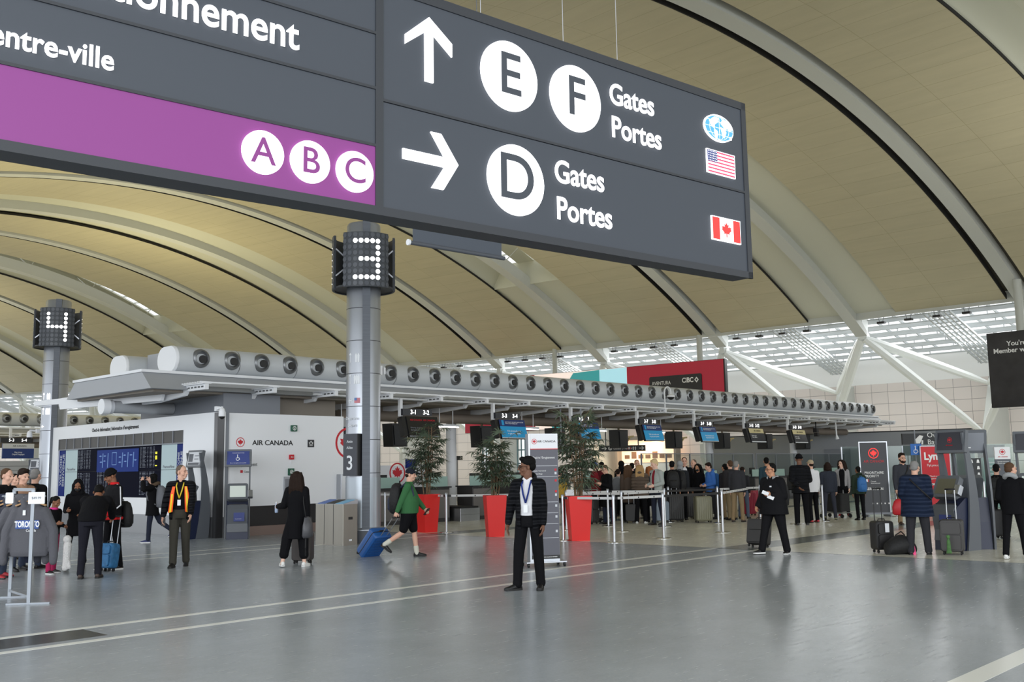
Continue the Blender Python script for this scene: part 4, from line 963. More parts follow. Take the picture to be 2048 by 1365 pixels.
# small sign stand at far right and dark icon board
A = G(1998, 1030); t = thing('sign_stand', 'grey and white airline sign stand near the right edge', 'sign', A, 0)
MB().box(0, .48, -.02, .02, 1.0, 1.68).build('sign_plate', K['dgrey'], t); q = MB().box(0, .48, -.02, .02, 1.68, 2.05).build('header_plate', K['white'], t); roundel(q, .24, 1.9, .09, -.026); text('AIR CANADA', .05, K['rtxt'], q, .24, -.024, 1.75, name='sign_wording')
text('Special assistance\nBesoins speciaux', .05, K['ltxt'], t, .24, -.024, 1.58, name='sign_wording'); MB().bar((.24, .05, 0), (.24, .05, 1.7), .05).build('post', K['grey'], t); MB().box(0, .48, -.15, .2, 0, .03).build('base', K['grey'], t)
A = G(1942, 1030); t = thing('icon_board', 'dark board of white service pictograms between the self check-in kiosks', 'sign', A, 0)
MB().box(0, .42, -.02, .02, 1.05, 1.72).build('sign_plate', K['vdark'], t); mb = MB()
for i, j in ((0, 0), (1, 0), (0, 1), (1, 1), (1, 2)): mb.plate([(.08 + .2 * i, 1.58 - .2 * j), (.17 + .2 * i, 1.58 - .2 * j), (.15 + .2 * i, 1.68 - .2 * j), (.10 + .2 * i, 1.68 - .2 * j)], -.028, -.02)
mb.build('pictograms', K['ltxt'], t); MB().bar((.2, .04, 0), (.2, .04, 1.2), .05).build('post', K['grey'], t); MB().box(.0, .4, -.15, .2, 0, .03).build('base', K['grey'], t)
A = G(1972, 1016); t = thing('display_rack', 'teal and dark information rack against the far wall at right', 'rack', A, 0)
MB().bbox(0, .8, 0, .3, 0, 2.15, .02).build('cabinet', mat('rack_teal', C(92, 150, 144), .5), t); MB().box(-.02, .82, -.02, .3, 1.75, 2.2).build('header', K['vdark'], t); mb = MB(); [mb.box(.08, .72, -.012, 0, .9 + i * .13, .95 + i * .13) for i in range(6)]; mb.build('leaflet_rows', K['pale'], t)
# check-in totem on castors
A = G(1061, 1136); t = thing('check_in_totem', 'tall grey check-in directory totem on castors behind the lanyard man', 'totem', A, rad(17))
tw, th = .52, 2.2
MB().box(0, tw, 0, .16, .09, th).build('totem_body', K['alu'], t); MB().box(.03, tw - .005, -.012, 0, .19, th - .25).build('grey_panel', mat('totem_grey', C(84, 84, 94), .4), t)
q = MB().box(.03, tw - .005, -.012, 0, th - .25, th - .005).build('header_panel', K['white'], t); MB().box(.03, tw - .005, -.014, 0, th - .262, th - .25).build('red_rule', K['rtxt'], t); roundel(q, .10, th - .13, .045, -.016); text('AIR CANADA', .05, K['btxt'], q, .315, -.014, th - .13, name='totem_lettering', sx=1.08)
text('Check-in / Enregistrement', .052, K['ltxt'], t, .06, -.014, th - .40, align='LEFT', name='totem_lettering', sx=.72)
mb = MB()
for z in (1.66, 1.48, 1.06, .88, .70, .47): mb.box(.05, tw - .02, -.015, -.01, z, z + .006)
mb.build('rule_lines', K['pale'], t)
for z, s_ in ((1.72, 'All'), (1.58, 'Canada / International'), (1.53, 'Premium Rouge'), (1.40, 'Signature'), (1.12, 'Aeroplan'), (.78, 'Bagages')): text(s_, .03, K['ltxt'], t, .07, -.014, z, align='LEFT', name='totem_lettering', sx=.85)
mb = MB(); [mb.box(tw - .07, tw - .035, -.016, -.01, z, z + .035) for z in (1.58, 1.40, 1.22)]; mb.build('flag_icons', K['rtxt'], t); mb = MB(); [mb.box(tw - .07, tw - .035, -.016, -.01, z, z + .04) for z in (1.52, 1.16, .98, .80, .56)]; mb.build('arrow_icons', K['pale'], t)
q = MB().box(.03, tw - .005, -.014, 0, .13, .19).build('black_strip', K['black'], t); text('A STAR ALLIANCE MEMBER', .023, K['ltxt'], q, .33, -.016, .16, name='totem_lettering')
MB().box(-.08, tw + .1, -.06, .34, .07, .09).build('base_plate', K['alu'], t)
for x, y in ((-.04, -.02), (tw + .07, -.02), (-.04, .3), (tw + .07, .3)):
    w_ = MB().tube([(x - .015, y, .034), (x + .015, y, .034)], .034, 14).build('castor', K['black'], t)

# ================================================================= potted palms
M_leaf = mat('palm_leaf', C(86, 100, 82), .45, noise=(9, .35, 3)); M_cane = mat('palm_cane', C(124, 100, 74), .75, noise=(14, .4, 3))
def palm(lab, x, y, rz, top, seed, w_=.50, density=1.0):
    rn = random.Random(seed)
    t = thing('potted_palm', lab, 'potted plant', (x, y, 0), rz, 'palms in tall red planters')
    a, b, h = w_ * .38, w_ * .5, .98
    mb = MB(); mb.prism([(-a, -a, 0), (a, -a, 0), (a, a, 0), (-a, a, 0)], [(-b, -b, h), (b, -b, h), (b, b, h), (-b, b, h)]); 
    p = mb.build('planter', K['red'], t); mb = MB(); c = b - .03
    for q in ((-b, -b, b, -c), (-b, c, b, b), (-b, -b, -c, b), (c, -b, b, b)): mb.box(q[0], q[2], q[1], q[3], h, h + .012)
    mb.build('rim', K['red'], p); MB().box(-c, c, -c, c, h, h + .008).build('soil', K['soil'], t)
    st, lf = MB(), MB()
    n = 7
    for i in range(n):
        an = 2 * pi * i / n + rn.uniform(-.4, .4); r0 = rn.uniform(.02, .12); lean = rn.uniform(.02, .14); H = h + (top - h) * rn.uniform(.55, .9) if i else h + (top - h) * .9
        base = Vector((r0 * cos(an), r0 * sin(an), h)); tip = base + Vector((lean * cos(an), lean * sin(an), H - h))
        st.tube([base, base.lerp(tip, .5) + Vector((rn.uniform(-.03, .03), rn.uniform(-.03, .03), 0)), tip], [.018, .014, .01], 6)
        for k in range(int(20 * density)):
            z = rn.uniform(.10, 1.0) ** .8; o = base.lerp(tip, z); az = rn.uniform(0, 2 * pi); el = rn.uniform(.1, 1.1) if z > .8 else rn.uniform(-.1, .7)
            L = rn.uniform(.16, .46); d = Vector((cos(az) * cos(el), sin(az) * cos(el), sin(el))); e = o + d * L
            st.tube([o, e], .004, 4, False)
            side = d.cross(Vector((0, 0, 1))).normalized(); up = side.cross(d).normalized()
            m = rn.randint(7, 10)
            for j in range(m):
                f = (j / (m - 1) - .5) * 2; fa = f * 1.75; ll = rn.uniform(.22, .36) * (1 - .25 * abs(f)); wd = rn.uniform(.013, .021)
                dr = d * cos(fa) + side * sin(fa); pd = (side * cos(fa) - d * sin(fa)) * wd
                pts = []
                for q in range(4):
                    s = q / 3; c_ = e + dr * ll * s + Vector((0, 0, -1)) * (.16 + .1 * rn.random()) * s * s * ll * 2.2
                    ww = (.35, 1, .85, .08)[q]; pts.append((c_ - pd * ww, c_ + pd * ww))
                vs_ = [v for pr in pts for v in pr]; lf.add(vs_, [(0, 1, 3, 2), (2, 3, 5, 4), (4, 5, 7, 6)])
    st.build('canes', M_cane, t); lf.build('foliage', M_leaf, t)
    return t
p1, p2, p3 = G(853, 1066), G(990, 1075), G(1160, 1083)
palm('palm in a red planter behind the green-shirted traveller', p1.x, p1.y + .25, IH - .15, 3.0, 3)
palm('shorter palm in the middle red planter, left of the totem', p2.x, p2.y + .25, rad(12), 2.5, 5)
palm('tallest palm in a red planter right of the totem', p3.x, p3.y + .25, rad(8), 2.85, 9, .53, 1.25)

# ================================================================= queue barriers
_st = None
ST = [('leftmost post, left of the blue suitcase', 770, 1060), ('between the first and second red planters', 893, 1066), ('beside the totem, nearer of its two posts', 1127, 1082), ('just behind the totem, farther of its two posts', 1133.5, 1061), ('in front of the man reading his phone', 1217, 1053.5), ('nearest post right of the third palm', 1229, 1086), ('second post right of the third palm', 1244.5, 1064), ('corner post of the near lane, by the grey hoodie', 1328, 1078), ('behind the near lane corner post', 1330.5, 1054), ('behind the black suitcases', 1338, 1045), ('by the ribbed olive suitcase', 1420, 1038), ('left of the man in tan trousers', 1437, 1047), ('near post in front of the tan trousers', 1446, 1066), ('left of the black tracksuit man', 1521, 1040), ('by the tall man in the black beanie', 1594, 1049), ('short-looking post behind the beanie man', 1647, 1043), ('by the red backpack', 1795, 1034), ('between the kiosks at right', 1972, 1030)]
posts = []
for lab, px, py in ST:
    g = G(px, py); posts.append(g)
    if _st is None:
        s = _st = thing('stanchion', 'silver queue barrier post ' + lab, 'barrier post', g, 0, 'silver queue barrier posts')
        MB().lathe([(.19, 0), (.19, .008), (.16, .022), (.04, .03)], 28).build('base', K['chrome'], s, smooth='auto'); MB().lathe([(.032, .02), (.032, .96)], 16).build('post', K['steel'], s, smooth='auto'); MB().lathe([(.036, .93), (.036, 1.02), (.028, 1.03)], 16).build('head', K['alu'], s, smooth='auto')
    else: place(dup(_st), g, 0, 'silver queue barrier post ' + lab)
M_belt = mat('belt_white', C(206, 206, 206), .6); M_beltk = mat('belt_black', C(30, 28, 28), .6)
def belt(lab, A, B, m=None, z=.95):
    A, B = Vector(A), Vector(B); d = (B - A); d.z = 0; L = d.length; d.normalize(); A = A + d * .038; L -= .076
    t = tag(MB().add([], []).box(0, L, -.004, .004, z - .028, z + .028).build('barrier_belt', m or M_belt, None, (A.x, A.y, 0), atan2(d.y, d.x)), lab, 'barrier belt', 'queue barrier belts')
    if not m:
        mb = MB(); n = max(2, int(L / .45))
        for i in range(n):
            x = L * (i + .5) / n; mb.box(x - .015, x + .015, -.0055, .0055, z - .02, z + .012)
        mb.box(0, .09, -.0065, .0065, z - .029, z + .029); mb.build('belt_marks', M_beltk, t)
    return t
P = posts
belt('white belt behind the first red planter', P[1], P[1] + (P[1] - Vector((p2.x, p2.y, 0))) * .9 + Vector((-1.2, 1.2, 0)))
belt('white belt between the first two palms', P[1], isl(6.4, -6.0))
belt('white belt from the totem post to the third palm', P[2], P[5]); belt('white belt behind the third palm', P[3], P[6])
belt('white belt in front of the man reading his phone', P[3], P[4]); belt('white belt across the near lane in front of the brown puffer jackets', P[5], P[7]); belt('second white belt across the near lane', P[4], P[8])
belt('white belt in front of the long-haired queue', P[6], P[8]); belt('black belt before the olive suitcase', P[8], P[11], M_beltk); belt('black belt at the near lane', P[7], P[12], M_beltk); belt('black belt behind the suitcases', P[9], P[10], M_beltk)
belt('white belt before the tan trousers', P[11], P[13]); belt('white belt nearest the tan trousers', P[12], P[13] + Vector((-.6, -1.2, 0))); belt('white belt at the right under the kiosk tops', P[16] + Vector((.0, .0, 0)), P[17])
bs = thing('belt_sign', 'small white sign plate clipped on the barrier behind the third palm', 'sign', G(1145, 1072), 0); MB().bbox(-.12, .12, -.02, .02, .86, 1.1, .01, 2, 'y').build('plate', K['white'], bs); MB().bar((0, .03, 0), (0, .03, .9), .02).build('stem', K['grey'], bs)

# ================================================================= self check-in kiosks
def kiosk(lab, loc, rz, top='blue', scr=None):
    k = thing('check_in_kiosk', lab, 'kiosk', loc, rz, 'self check-in kiosks')
    prof = [(-.26, 0), (-.24, .35), (-.30, .72), (-.22, .80), (.0, .95), (.16, .95), (.22, .5), (.24, 0)]
    mb = MB(); mb.prism([(-.26, y, z) for y, z in prof], [(.26, y, z) for y, z in prof]); mb.build('cabinet', K['navy'], k)
    fr = [(-.285, .18), (-.25, .38), (-.325, .74), (-.24, .84), (-.21, .80), (-.28, .72), (-.22, .35), (-.25, .18)]
    f = MB(); f.prism([(-.245, y, z) for y, z in fr], [(.245, y, z) for y, z in fr]); f = f.build('front_panel', K['kgrey'], k)
    MB().box(-.13, .13, -.012, 0, -.11, .11).build('logo_plate', mat('kiosk_logo', C(36, 52, 120), .4) if 'kiosk_logo' not in bpy.data.materials else bpy.data.materials['kiosk_logo'], f).location = (.04, -.295, .55)
    text('Toronto Pearson', .022, K['ltxt'], f, .02, -.31, .5)
    MB().box(-.2, .2, -.24, -.1, .78, .86).build('printer_slot', K['black'], k)
    hd = MB(); hd.bbox(-.25, .25, -.06, .06, -.2, .24, .05, 4, 'y'); h = hd.build('screen_head', K['kgrey'], k); h.location = (0, -.14, 1.13); h.rotation_euler[0] = rad(-28)
    MB().box(-.19, .19, -.066, -.05, -.14, .17).build('touch_screen', scr or mat('kiosk_screen', C(196, 204, 198), .3, emit=.12) if scr is None and 'kiosk_screen' not in bpy.data.materials else scr or bpy.data.materials['kiosk_screen'], h)
    MB().bbox(.24, .36, -.12, .0, -.16, .02, .02, 3, 'z').build('card_reader', K['alu'], h)
    for s in (-1, 1):
        x = s * .29; n = 10
        L_, R_ = [], []
        for i in range(n + 1):
            u_ = i / n; z = 2.16 * u_; yc = .14 + .10 * sin(u_ * pi * .9) - .16 * u_ * u_; wd = .17 * (1 - u_) ** .8 + .035
            L_.append((yc - wd, z)); R_.append((yc + wd * .7, z))
        pts = L_ + R_[::-1]; MB().prism([(x - .018, y, z) for y, z in pts], [(x + .018, y, z) for y, z in pts]).build('side_fin', K['kgrey'], k)
    tp = MB(); tp.bbox(-.33, .33, -.04, .04, -.22, .22, .02, 3, 'y'); tpo = tp.build('top_panel', K['kgrey'], k); tpo.location = (0, .06, 2.0); tpo.rotation_euler[0] = rad(-10)
    if top == 'blue':
        MB().box(-.28, .28, -.046, -.03, -.17, .17).build('top_screen', mat('kiosk_top_blue', C(28, 48, 118), .3, emit=.08), tpo); wheelchair(tpo, -.01, .0, .09, -.046, K['ltxt'])
        for s_, z in (('Accessible check-in kiosk', .125), ("Borne d'enregistrement accessible", -.13)): text(s_, .028, K['ltxt'], tpo, 0, -.05, z)
    elif top == 'dark':
        MB().box(-.28, .28, -.046, -.03, -.17, .17).build('top_screen', mat('kiosk_top_dark', C(46, 46, 56), .3) if 'kiosk_top_dark' not in bpy.data.materials else bpy.data.materials['kiosk_top_dark'], tpo); roundel(tpo, 0, .02, .05, -.05)
        text('AIR CANADA', .025, K['rtxt'], tpo, 0, -.05, -.08)
        q = MB().box(-.28, .28, .03, .05, -.17, .17).build('back_cover', K['grey'], tpo); MB().box(-.04, .04, .05, .055, -.12, -.10).build('maker_plate', K['ltxt'], q)
    else:
        MB().box(-.28, .28, -.046, -.03, -.17, .17).build('top_screen', K['pale'], tpo); mb = MB(); mb.box(-.24, -.05, -.05, -.04, -.08, .12); mb.box(.02, .2, -.05, -.04, -.02, .0); mb.box(.02, .2, -.05, -.04, .06, .08); mb.box(-.24, .25, -.05, -.04, -.16, -.1); mb.build('screen_picture', K['dgrey'], tpo)
    return k
kiosk('self check-in kiosk with a blue wheelchair screen beside the airline wall', G(470, 1079) + Vector((0, .16, 0)), rad(16), 'blue')
kiosk('self check-in kiosk half hidden behind the orange-vest man', G(378, 1079) + Vector((0, .2, 0)), rad(-40), 'pale')
kiosk('self check-in kiosk with a dark leaf screen facing the navy puffer man', G(1916, 1103) + Vector((.1, .28, 0)), rad(-62), 'dark', mat('kiosk_screen_olive', C(96, 94, 78), .3))
kiosk('self check-in kiosk seen from behind, right of the leaf-screen kiosk', G(1966, 1103) + Vector((.12, .6, 0)), rad(172), 'dark')
kiosk('self check-in kiosk cut by the right edge of the photo', G(2090, 1085) + Vector((0, .25, 0)), rad(-35), 'dark')
# ================================================================= recycling bin
b = thing('recycling_bin', 'stainless steel recycling bin with blue openings left of the number 3 column', 'bin', G(676, 1092) + Vector((-.1, .35, 0)), rad(-38))
MB().bbox(-.46, .46, -.22, .22, 0, .9, .02).build('bin_body', mat('bin_steel', C(150, 146, 138), .36, .9, noise=(5, .12, 3, (1, 1, .05))), b)
MB().hexa([(-.46, -.22, .9), (.46, -.22, .9), (.46, .22, .9), (-.46, .22, .9), (-.46, -.22, .905), (.46, -.22, .905), (.46, .22, 1.0), (-.46, .22, 1.0)]).build('lid', K['alu'], b)
for i, m in enumerate((mat('bin_blue', C(70, 110, 190), .4), K['vdark'], mat('bin_cyan', C(120, 186, 226), .4))):
    mb = MB(); x = -.3 + .3 * i; mb.hexa([(x - .12, -.18, .912), (x + .12, -.18, .912), (x + .12, .16, .985), (x - .12, .16, .985), (x - .12, -.18, .92), (x + .12, -.18, .92), (x + .12, .16, .993), (x - .12, .16, .993)]); mb.build('opening_plate', m, b)
MB().box(.46, .466, -.06, .06, .56, .62).build('finger_pull', K['black'], b); MB().box(.46, .465, -.04, .04, .09, .13).build('label_plate', K['white'], b)
for x in (-.16, .14): MB().box(x - .004, x + .004, -.224, -.22, .02, .9).build('door_seam', K['vdark'], b)
# ================================================================= cameras on poles, roof fittings
t = thing('camera_post', 'white camera on a bent post rising from the canopy right of the number 3 column', 'security camera', isl(5.2, -.05, 0), IH)
mb = MB(); mb.tube([(-.9, .1, 3.79), (-.05, .1, 3.79), (0, .1, 3.86), (0, .1, 4.45)], .035, 8); mb.build('post', K['white'], t); MB().bbox(-.1, .14, -.02, .2, 4.45, 4.72, .03).build('housing', K['white'], t); MB().box(.2, .26, .0, .16, 4.48, 4.68).build('aerial', K['white'], t); MB().bar((.1, .1, 4.56), (.22, .1, 4.56), .03).build('arm', K['white'], t)
t = thing('camera_post', 'white hooked dome camera on a post in front of the nozzle duct', 'security camera', isl(19.95, .05, 0), IH)
n_ = [(0, 0, 3.79)] + [(0, 0, 4.6)] + [(.22 - .22 * cos(a), 0, 4.6 + .22 * sin(a)) for a in [rad(20 * i) for i in range(1, 9)]] + [(.44, 0, 4.55)]
MB().tube(n_, .03, 8).build('post', K['white'], t); MB().lathe([(.05, .12), (.16, .06), (.17, 0)], 18, (.44, 0, 4.42)).build('housing', K['white'], t); MB().ell((.44, 0, 4.42), .14, .14, .12).build('dome', K['black'], t, smooth=True)
for i, (px, py) in enumerate(((1662, 846), (1705, 850))):
    X_ = isl(33.5 + 2.2 * i, .4, 0); t = thing('ceiling_fitting', ('black spotlight cluster' if i == 0 else 'white pendant microphone') + ' under the far end of the canopy', 'fitting', X_, IH)
    if i == 0: mb = MB(); mb.bar((0, 0, 3.72), (0, 0, 3.3), .04); mb.box(-.12, .1, -.1, .1, 3.2, 3.4); mb.box(-.05, .12, -.1, .1, 3.0, 3.18); mb.build('fitting_body', K['black'], t)
    else: MB().tube([(0, 0, 3.79), (.05, 0, 3.1), (.12, 0, 2.9)], [.04, .04, .1], 8).build('fitting_body', K['white'], t)
for k in (0, 1, 2, 3, 4):
    for j in range(4):
        f = (.30 + .17 * j); A = rp(k, 1.5).lerp(rp(k + 1, 1.5), f); A.z -= .18
        s = thing('eave_spotlight', 'small black spotlight on the roof edge, one of a row of four', 'spotlight', A, RH0 + RDH * (k + f) + pi / 2, 'spotlights along the roof edge')
        MB().box(-.22, .22, -.14, .14, -.32, -.2).build('lamp_head', K['black'], s); mb = MB(); mb.bar((-.1, 0, -.2), (-.18, 0, .12), .03); mb.bar((.1, 0, -.2), (.18, 0, .12), .03); mb.box(-.24, .24, -.03, .03, .06, .12); mb.build('yoke', K['grey'], s)
# ================================================================= clothes rack with hoodies
A, B = G(57, 1210), G(19, 1197)
A = Vector((A.x, A.y, 0)); rk = thing('clothes_rack', 'grey metal clothes rack with a price card at the left edge', 'clothes rack', A, 0)
ba = B - A; Mr = mat('rack_paint', C(150, 156, 164), .4, .4)
for i, o in enumerate((Vector((0, 0, 0)), ba)):
    mb = MB(); mb.box(o.x - .022, o.x + .022, o.y - .012, o.y + .012, .02, 1.45); mb.build('upright', Mr, rk)
    mb = MB(); mb.bar(o + Vector((-.27, -.03, .012)), o + Vector((.25, .05, .012)), .05, .022); mb.build('foot', Mr, rk)
mb = MB(); mb.bar(Vector((0, 0, 1.45)), ba + Vector((0, 0, 1.45)), .03, .04); mb.build('top_bar', Mr, rk); mb = MB(); mb.bar(Vector((0, 0, .1)), ba + Vector((0, 0, .1)), .03, .03); mb.build('brace', Mr, rk); mb = MB(); mb.tube([ba * .5 + Vector((.28, .02, 1.36)), ba * .5 + Vector((-.9, .45, 1.36))], .014, 8); mb.build('rail', Mr, rk)
q = MB().bbox(-.02, .19, -.03, -.015, 1.27, 1.42, .008, 2, 'y').build('price_card', K['white'], rk); text('$49.99', .045, K['grey'], q, .085, -.032, 1.345, name='price_lettering')
q.location = (-.03, 0, 0)
MB().bbox(-.35, -.25, -.02, .0, 1.28, 1.42, .01, 2, 'y').build('side_card', K['white'], rk)
M_hood = [mat('hoodie_grey', C(86, 86, 92), .9, bump=('noise', 60, .3)), mat('hoodie_dark', C(52, 54, 64), .9), mat('hoodie_navy', C(34, 40, 62), .9)]
def hoodie_mesh():
    mb = MB(); rings = []
    for z, wx, wy in ((.02, .27, .06), (.08, .285, .085), (.3, .28, .09), (.55, .275, .085), (.66, .25, .08), (.72, .16, .07), (.75, .09, .05)):
        rings.append([(wx * cos(2 * pi * i / 16), wy * sin(2 * pi * i / 16), z) for i in range(16)])
    mb.loft(rings)
    for s in (-1, 1):
        mb.rc((s * .21, 0, .64), (s * .34, .0, .38), .078, .072); mb.rc((s * .34, 0, .38), (s * .37, -.02, .02), .072, .062); mb.rc((s * .37, -.02, .03), (s * .365, -.02, -.05), .062, .056)
        mb.rc((s * .06, -.05, .72), (s * .13, .03, .80), .045, .05)
    mb.rc((-.1, .06, .78), (.1, .06, .78), .075, .075); mb.rc((-.08, .07, .85), (.08, .07, .85), .05, .05)
    return mb
hm = None
for i, (dx, dy, rz, m) in enumerate(((0, 0, 0, 0), (-.11, .07, .12, 0), (-.22, .14, .16, 1), (-.34, .20, .2, 2))):
    lab = ('grey hooded sweatshirt printed TORONTO at the front of the rack', 'grey hooded sweatshirt just behind the printed one', 'dark hooded sweatshirt third on the rack', 'navy hooded sweatshirt at the back of the rack')[i]
    L0 = A + ba * .5 + Vector((.13 + dx * 1.5, -.05 + dy * 1.5, .56))
    h = thing('hoodie', lab, 'sweatshirt', L0, rz, 'sweatshirts on the rack')
    h.scale = (.9, .9, .93)
    if hm is None: o = clean(hoodie_mesh(), 'sweatshirt', M_hood[m], h, .012, 6); hm = o.data
    else:
        o = bpy.data.objects.new('sweatshirt', hm.copy()); COL.objects.link(o); o.parent = h; o.data.materials.clear(); o.data.materials.append(M_hood[m])
    if i == 0:
        text('TORONTO', .115, K['ltxt'], h, .0, -.097, .47, off=.004, sx=.62, name='printed_lettering'); MB().box(-.17, .17, -.096, -.09, .41, .53).build('print_patch', mat('print_blue', C(66, 90, 150), .8), h); text('Canada', .05, K['ltxt'], h, .06, -.098, .385, name='printed_lettering')
        MB().box(-.07, -.03, -.1, -.09, .60, .67).build('price_tag', K['white'], h); mb = MB(); [mb.box(-.28, .28, -.09, .09, .015, .018) for _ in (0,)]; 
    hg = thing('clothes_hanger', 'wooden hanger holding ' + lab, 'hanger', L0 + Vector((0, 0, .65)), rz, 'wooden hangers on the rack'); mb = MB(); mb.bar((-.2, 0, .03), (0, 0, .1), .035, .02); mb.bar((.2, 0, .03), (0, 0, .1), .035, .02); mb.build('shoulder_bar', K['wood'], hg); MB().tube([(0, 0, .1), (0, 0, .13), (.02, 0, .145), (0, 0, .16)], .004, 6).build('hook', K['chrome'], hg)
# second check-in island at the far left, seen past the information wall
H5 = rad(50); U5 = Vector((cos(H5), sin(H5), 0)); V5 = Vector((-sin(H5), cos(H5), 0))
X5 = Vector((-27.6, 53.6, 0)) - U5 * 7 - V5 * 1.33
canopy(X5, H5, 'canopy roof of the next check-in island at the far left edge', 30, A_ARM[:15])
air_duct(X5 + Vector((0, 0, 4.72)) + V5 * 1.33, H5, 'air duct with round nozzles on the next island at the far left', 30, 30, .68)
S5 = G(0, 1300); S5 = Vector((-24.6, 47.9, 0)); s = thing('counter_sign', 'hanging white and navy check-in screen headed 5-3 5-4 at the left edge', 'sign', S5, H5)
MB().bar((.5, .1, 3.48), (.5, .1, 4.0), .1).build('post', K['white'], s); MB().box(0, 1.5, -.04, .12, 3.26, 3.5).build('header', M_hd, s); text('5-3', .2, K['led'], s, .5, -.045, 3.38, name='counter_number'); text('5-4', .2, K['led'], s, 1.1, -.045, 3.38, name='counter_number')
f = MB().box(.1, 1.6, -.03, .04, 2.5, 3.22).build('screen', M_s0, s); MB().box(.1, 1.6, -.036, -.03, 2.98, 3.22).build('screen_banner', K['pale'], f); text('AIR CANADA', .11, K['btxt'], f, .9, -.04, 3.1, name='screen_wording'); text('Bag drop\nDepot bagages', .1, K['ltxt'], f, .85, -.036, 2.75, name='screen_wording')
t = thing('backing_board', 'pale slatted counter backboard far left under the next canopy', 'board', X5 + U5 * 4 + V5 * 2.8, H5); MB().box(0, 8, 0, .1, 0, 2.5).build('panel', K['pale'], t); mb = MB(); [mb.box(0, 8, -.01, 0, z, z + .02) for z in (1.2, 1.45, 1.7, 1.95, 2.2)]; mb.build('slat_lines', K['dgrey'], t)
kiosk('self check-in kiosk far left behind the three travellers', Vector((-17.0, 32.4, 0)), rad(-30), 'dark')
kiosk('second self check-in kiosk far left, touching the information wall', Vector((-15.7, 33.0, 0)), rad(-10), 'pale')
# ================================================================= people
SK = {n: mat('skin_' + n, c, .55, spec=.35) for n, c in dict(light=C(214, 168, 146), pale=C(222, 182, 162), tan=C(186, 136, 106), brown=C(134, 90, 66), dark=C(116, 80, 62)).items()}
HR = {n: mat('hair_' + n, c, .75, spec=.15, bump=('noise', 40, .4)) for n, c in dict(black=C(14, 13, 13), dbrown=C(38, 27, 22), brown=C(84, 62, 46), blond=C(176, 142, 98), lblond=C(206, 182, 138), grey=C(132, 130, 128), buzz=C(104, 90, 80), red=C(150, 92, 54)).items()}
_cm = {}
def cloth(r, g, b, rough=.85, bump=None):
    k = (r, g, b, bump)
    if k not in _cm: _cm[k] = mat('fabric_%d_%d_%d%s' % (r, g, b, '_quilted' if bump else ''), C(r, g, b), rough, spec=.12, bump=bump or ('noise', 22, .25))
    return _cm[k]
QUILT = ('wave', 3.4, .9)
M_eye = mat('eye_dark', C(30, 24, 22), .2); M_eyew = mat('eye_white', C(225, 222, 218), .3); M_lip = mat('lips', C(160, 92, 84), .5); M_lipd = mat('lips_dark', C(104, 58, 54), .5); M_glass = mat('spectacle_frame', C(24, 22, 22), .3)
def vec(*a): return Vector(a)
def nrm(v): v = Vector(v); return v.normalized()
DOWN = {'u': (0, .02, -1), 'f': (0, -.12, -1)}
def arm_dirs(spec, s):
    """spec -> upper and forearm directions; x positive = away from the body"""
    A = {'down': ((.10, .03, -1), (.04, -.18, -1)), 'walkf': ((.10, -.30, -1), (.04, -.55, -1)), 'walkb': ((.10, .38, -1), (.05, .20, -1)), 'pull': ((.16, .42, -1), (.12, .40, -1)),
         'phone': ((.14, -.12, -1), (-.42, -.95, .30)), 'bent': ((.20, .02, -1), (-.35, -.95, .05)), 'hold': ((.12, .1, -1), (-.25, -1, -.25)), 'pocket': ((.24, .16, -1), (-.12, -.42, -1)), 'strap': ((.22, -.1, -1), (-.45, -.6, .9)),
         'back': ((.18, .30, -1), (-.62, .38, -.75)), 'reach': ((.12, -.75, -.8), (-.1, -1, -.35)), 'head': ((.7, -.35, -.1), (-.6, -.3, 1.1)), 'lowfwd': ((.10, -.5, -1), (0, -.65, -.8)), 'side': ((.28, .02, -1), (.16, -.08, -1))}
    u, f = A[spec] if isinstance(spec, str) else spec
    return nrm((u[0] * s, u[1], u[2])), nrm((f[0] * s, f[1], f[2]))
def hand(mb, w_, d, s, curl, fine=True):
    """palm, four fingers, thumb; w_=wrist, d=forearm direction, s=side"""
    inn = Vector((-s, 0, 0)); n = (inn - d * inn.dot(d)).normalized(); a = d.cross(n).normalized()
    if a.y > 0: a = -a                 # thumb side points forward
    if abs(a.y) < .3 and a.z < 0: a = -a
    R = Matrix((a, d, n)).transposed()
    mb.ell(w_ + d * .052, .040, .054, .020, R=R, n=12, k=7); mb.rc(w_ - d * .03, w_ + d * .03, .028, .026)
    for i, (o, L) in enumerate(((.029, .073), (.010, .082), (-.010, .076), (-.028, .060))):
        b = w_ + d * (.092 - .006 * abs(i - 1)) + a * o
        c1 = curl * .75; d1 = (d * cos(c1) + n * sin(c1)).normalized(); m = b + d1 * L * .52
        c2 = curl * 1.75; d2 = (d * cos(c2) + n * sin(c2)).normalized(); e = m + d2 * L * .5
        mb.rc(b - d * .012, m, .0098, .0088, 8); mb.rc(m, e, .0088, .0072, 8)
    t0 = w_ + d * .028 + a * .030; t1 = t0 + (d * .6 + a * .7 + n * .25).normalized() * .038; t2 = t1 + (d * .85 + n * (.2 + .4 * curl) + a * .1).normalized() * .032
    mb.rc(t0 - a * .008, t1, .0125, .0105, 8); mb.rc(t1, t2, .0105, .0085, 8)
    return w_ + d * .085 + n * .02
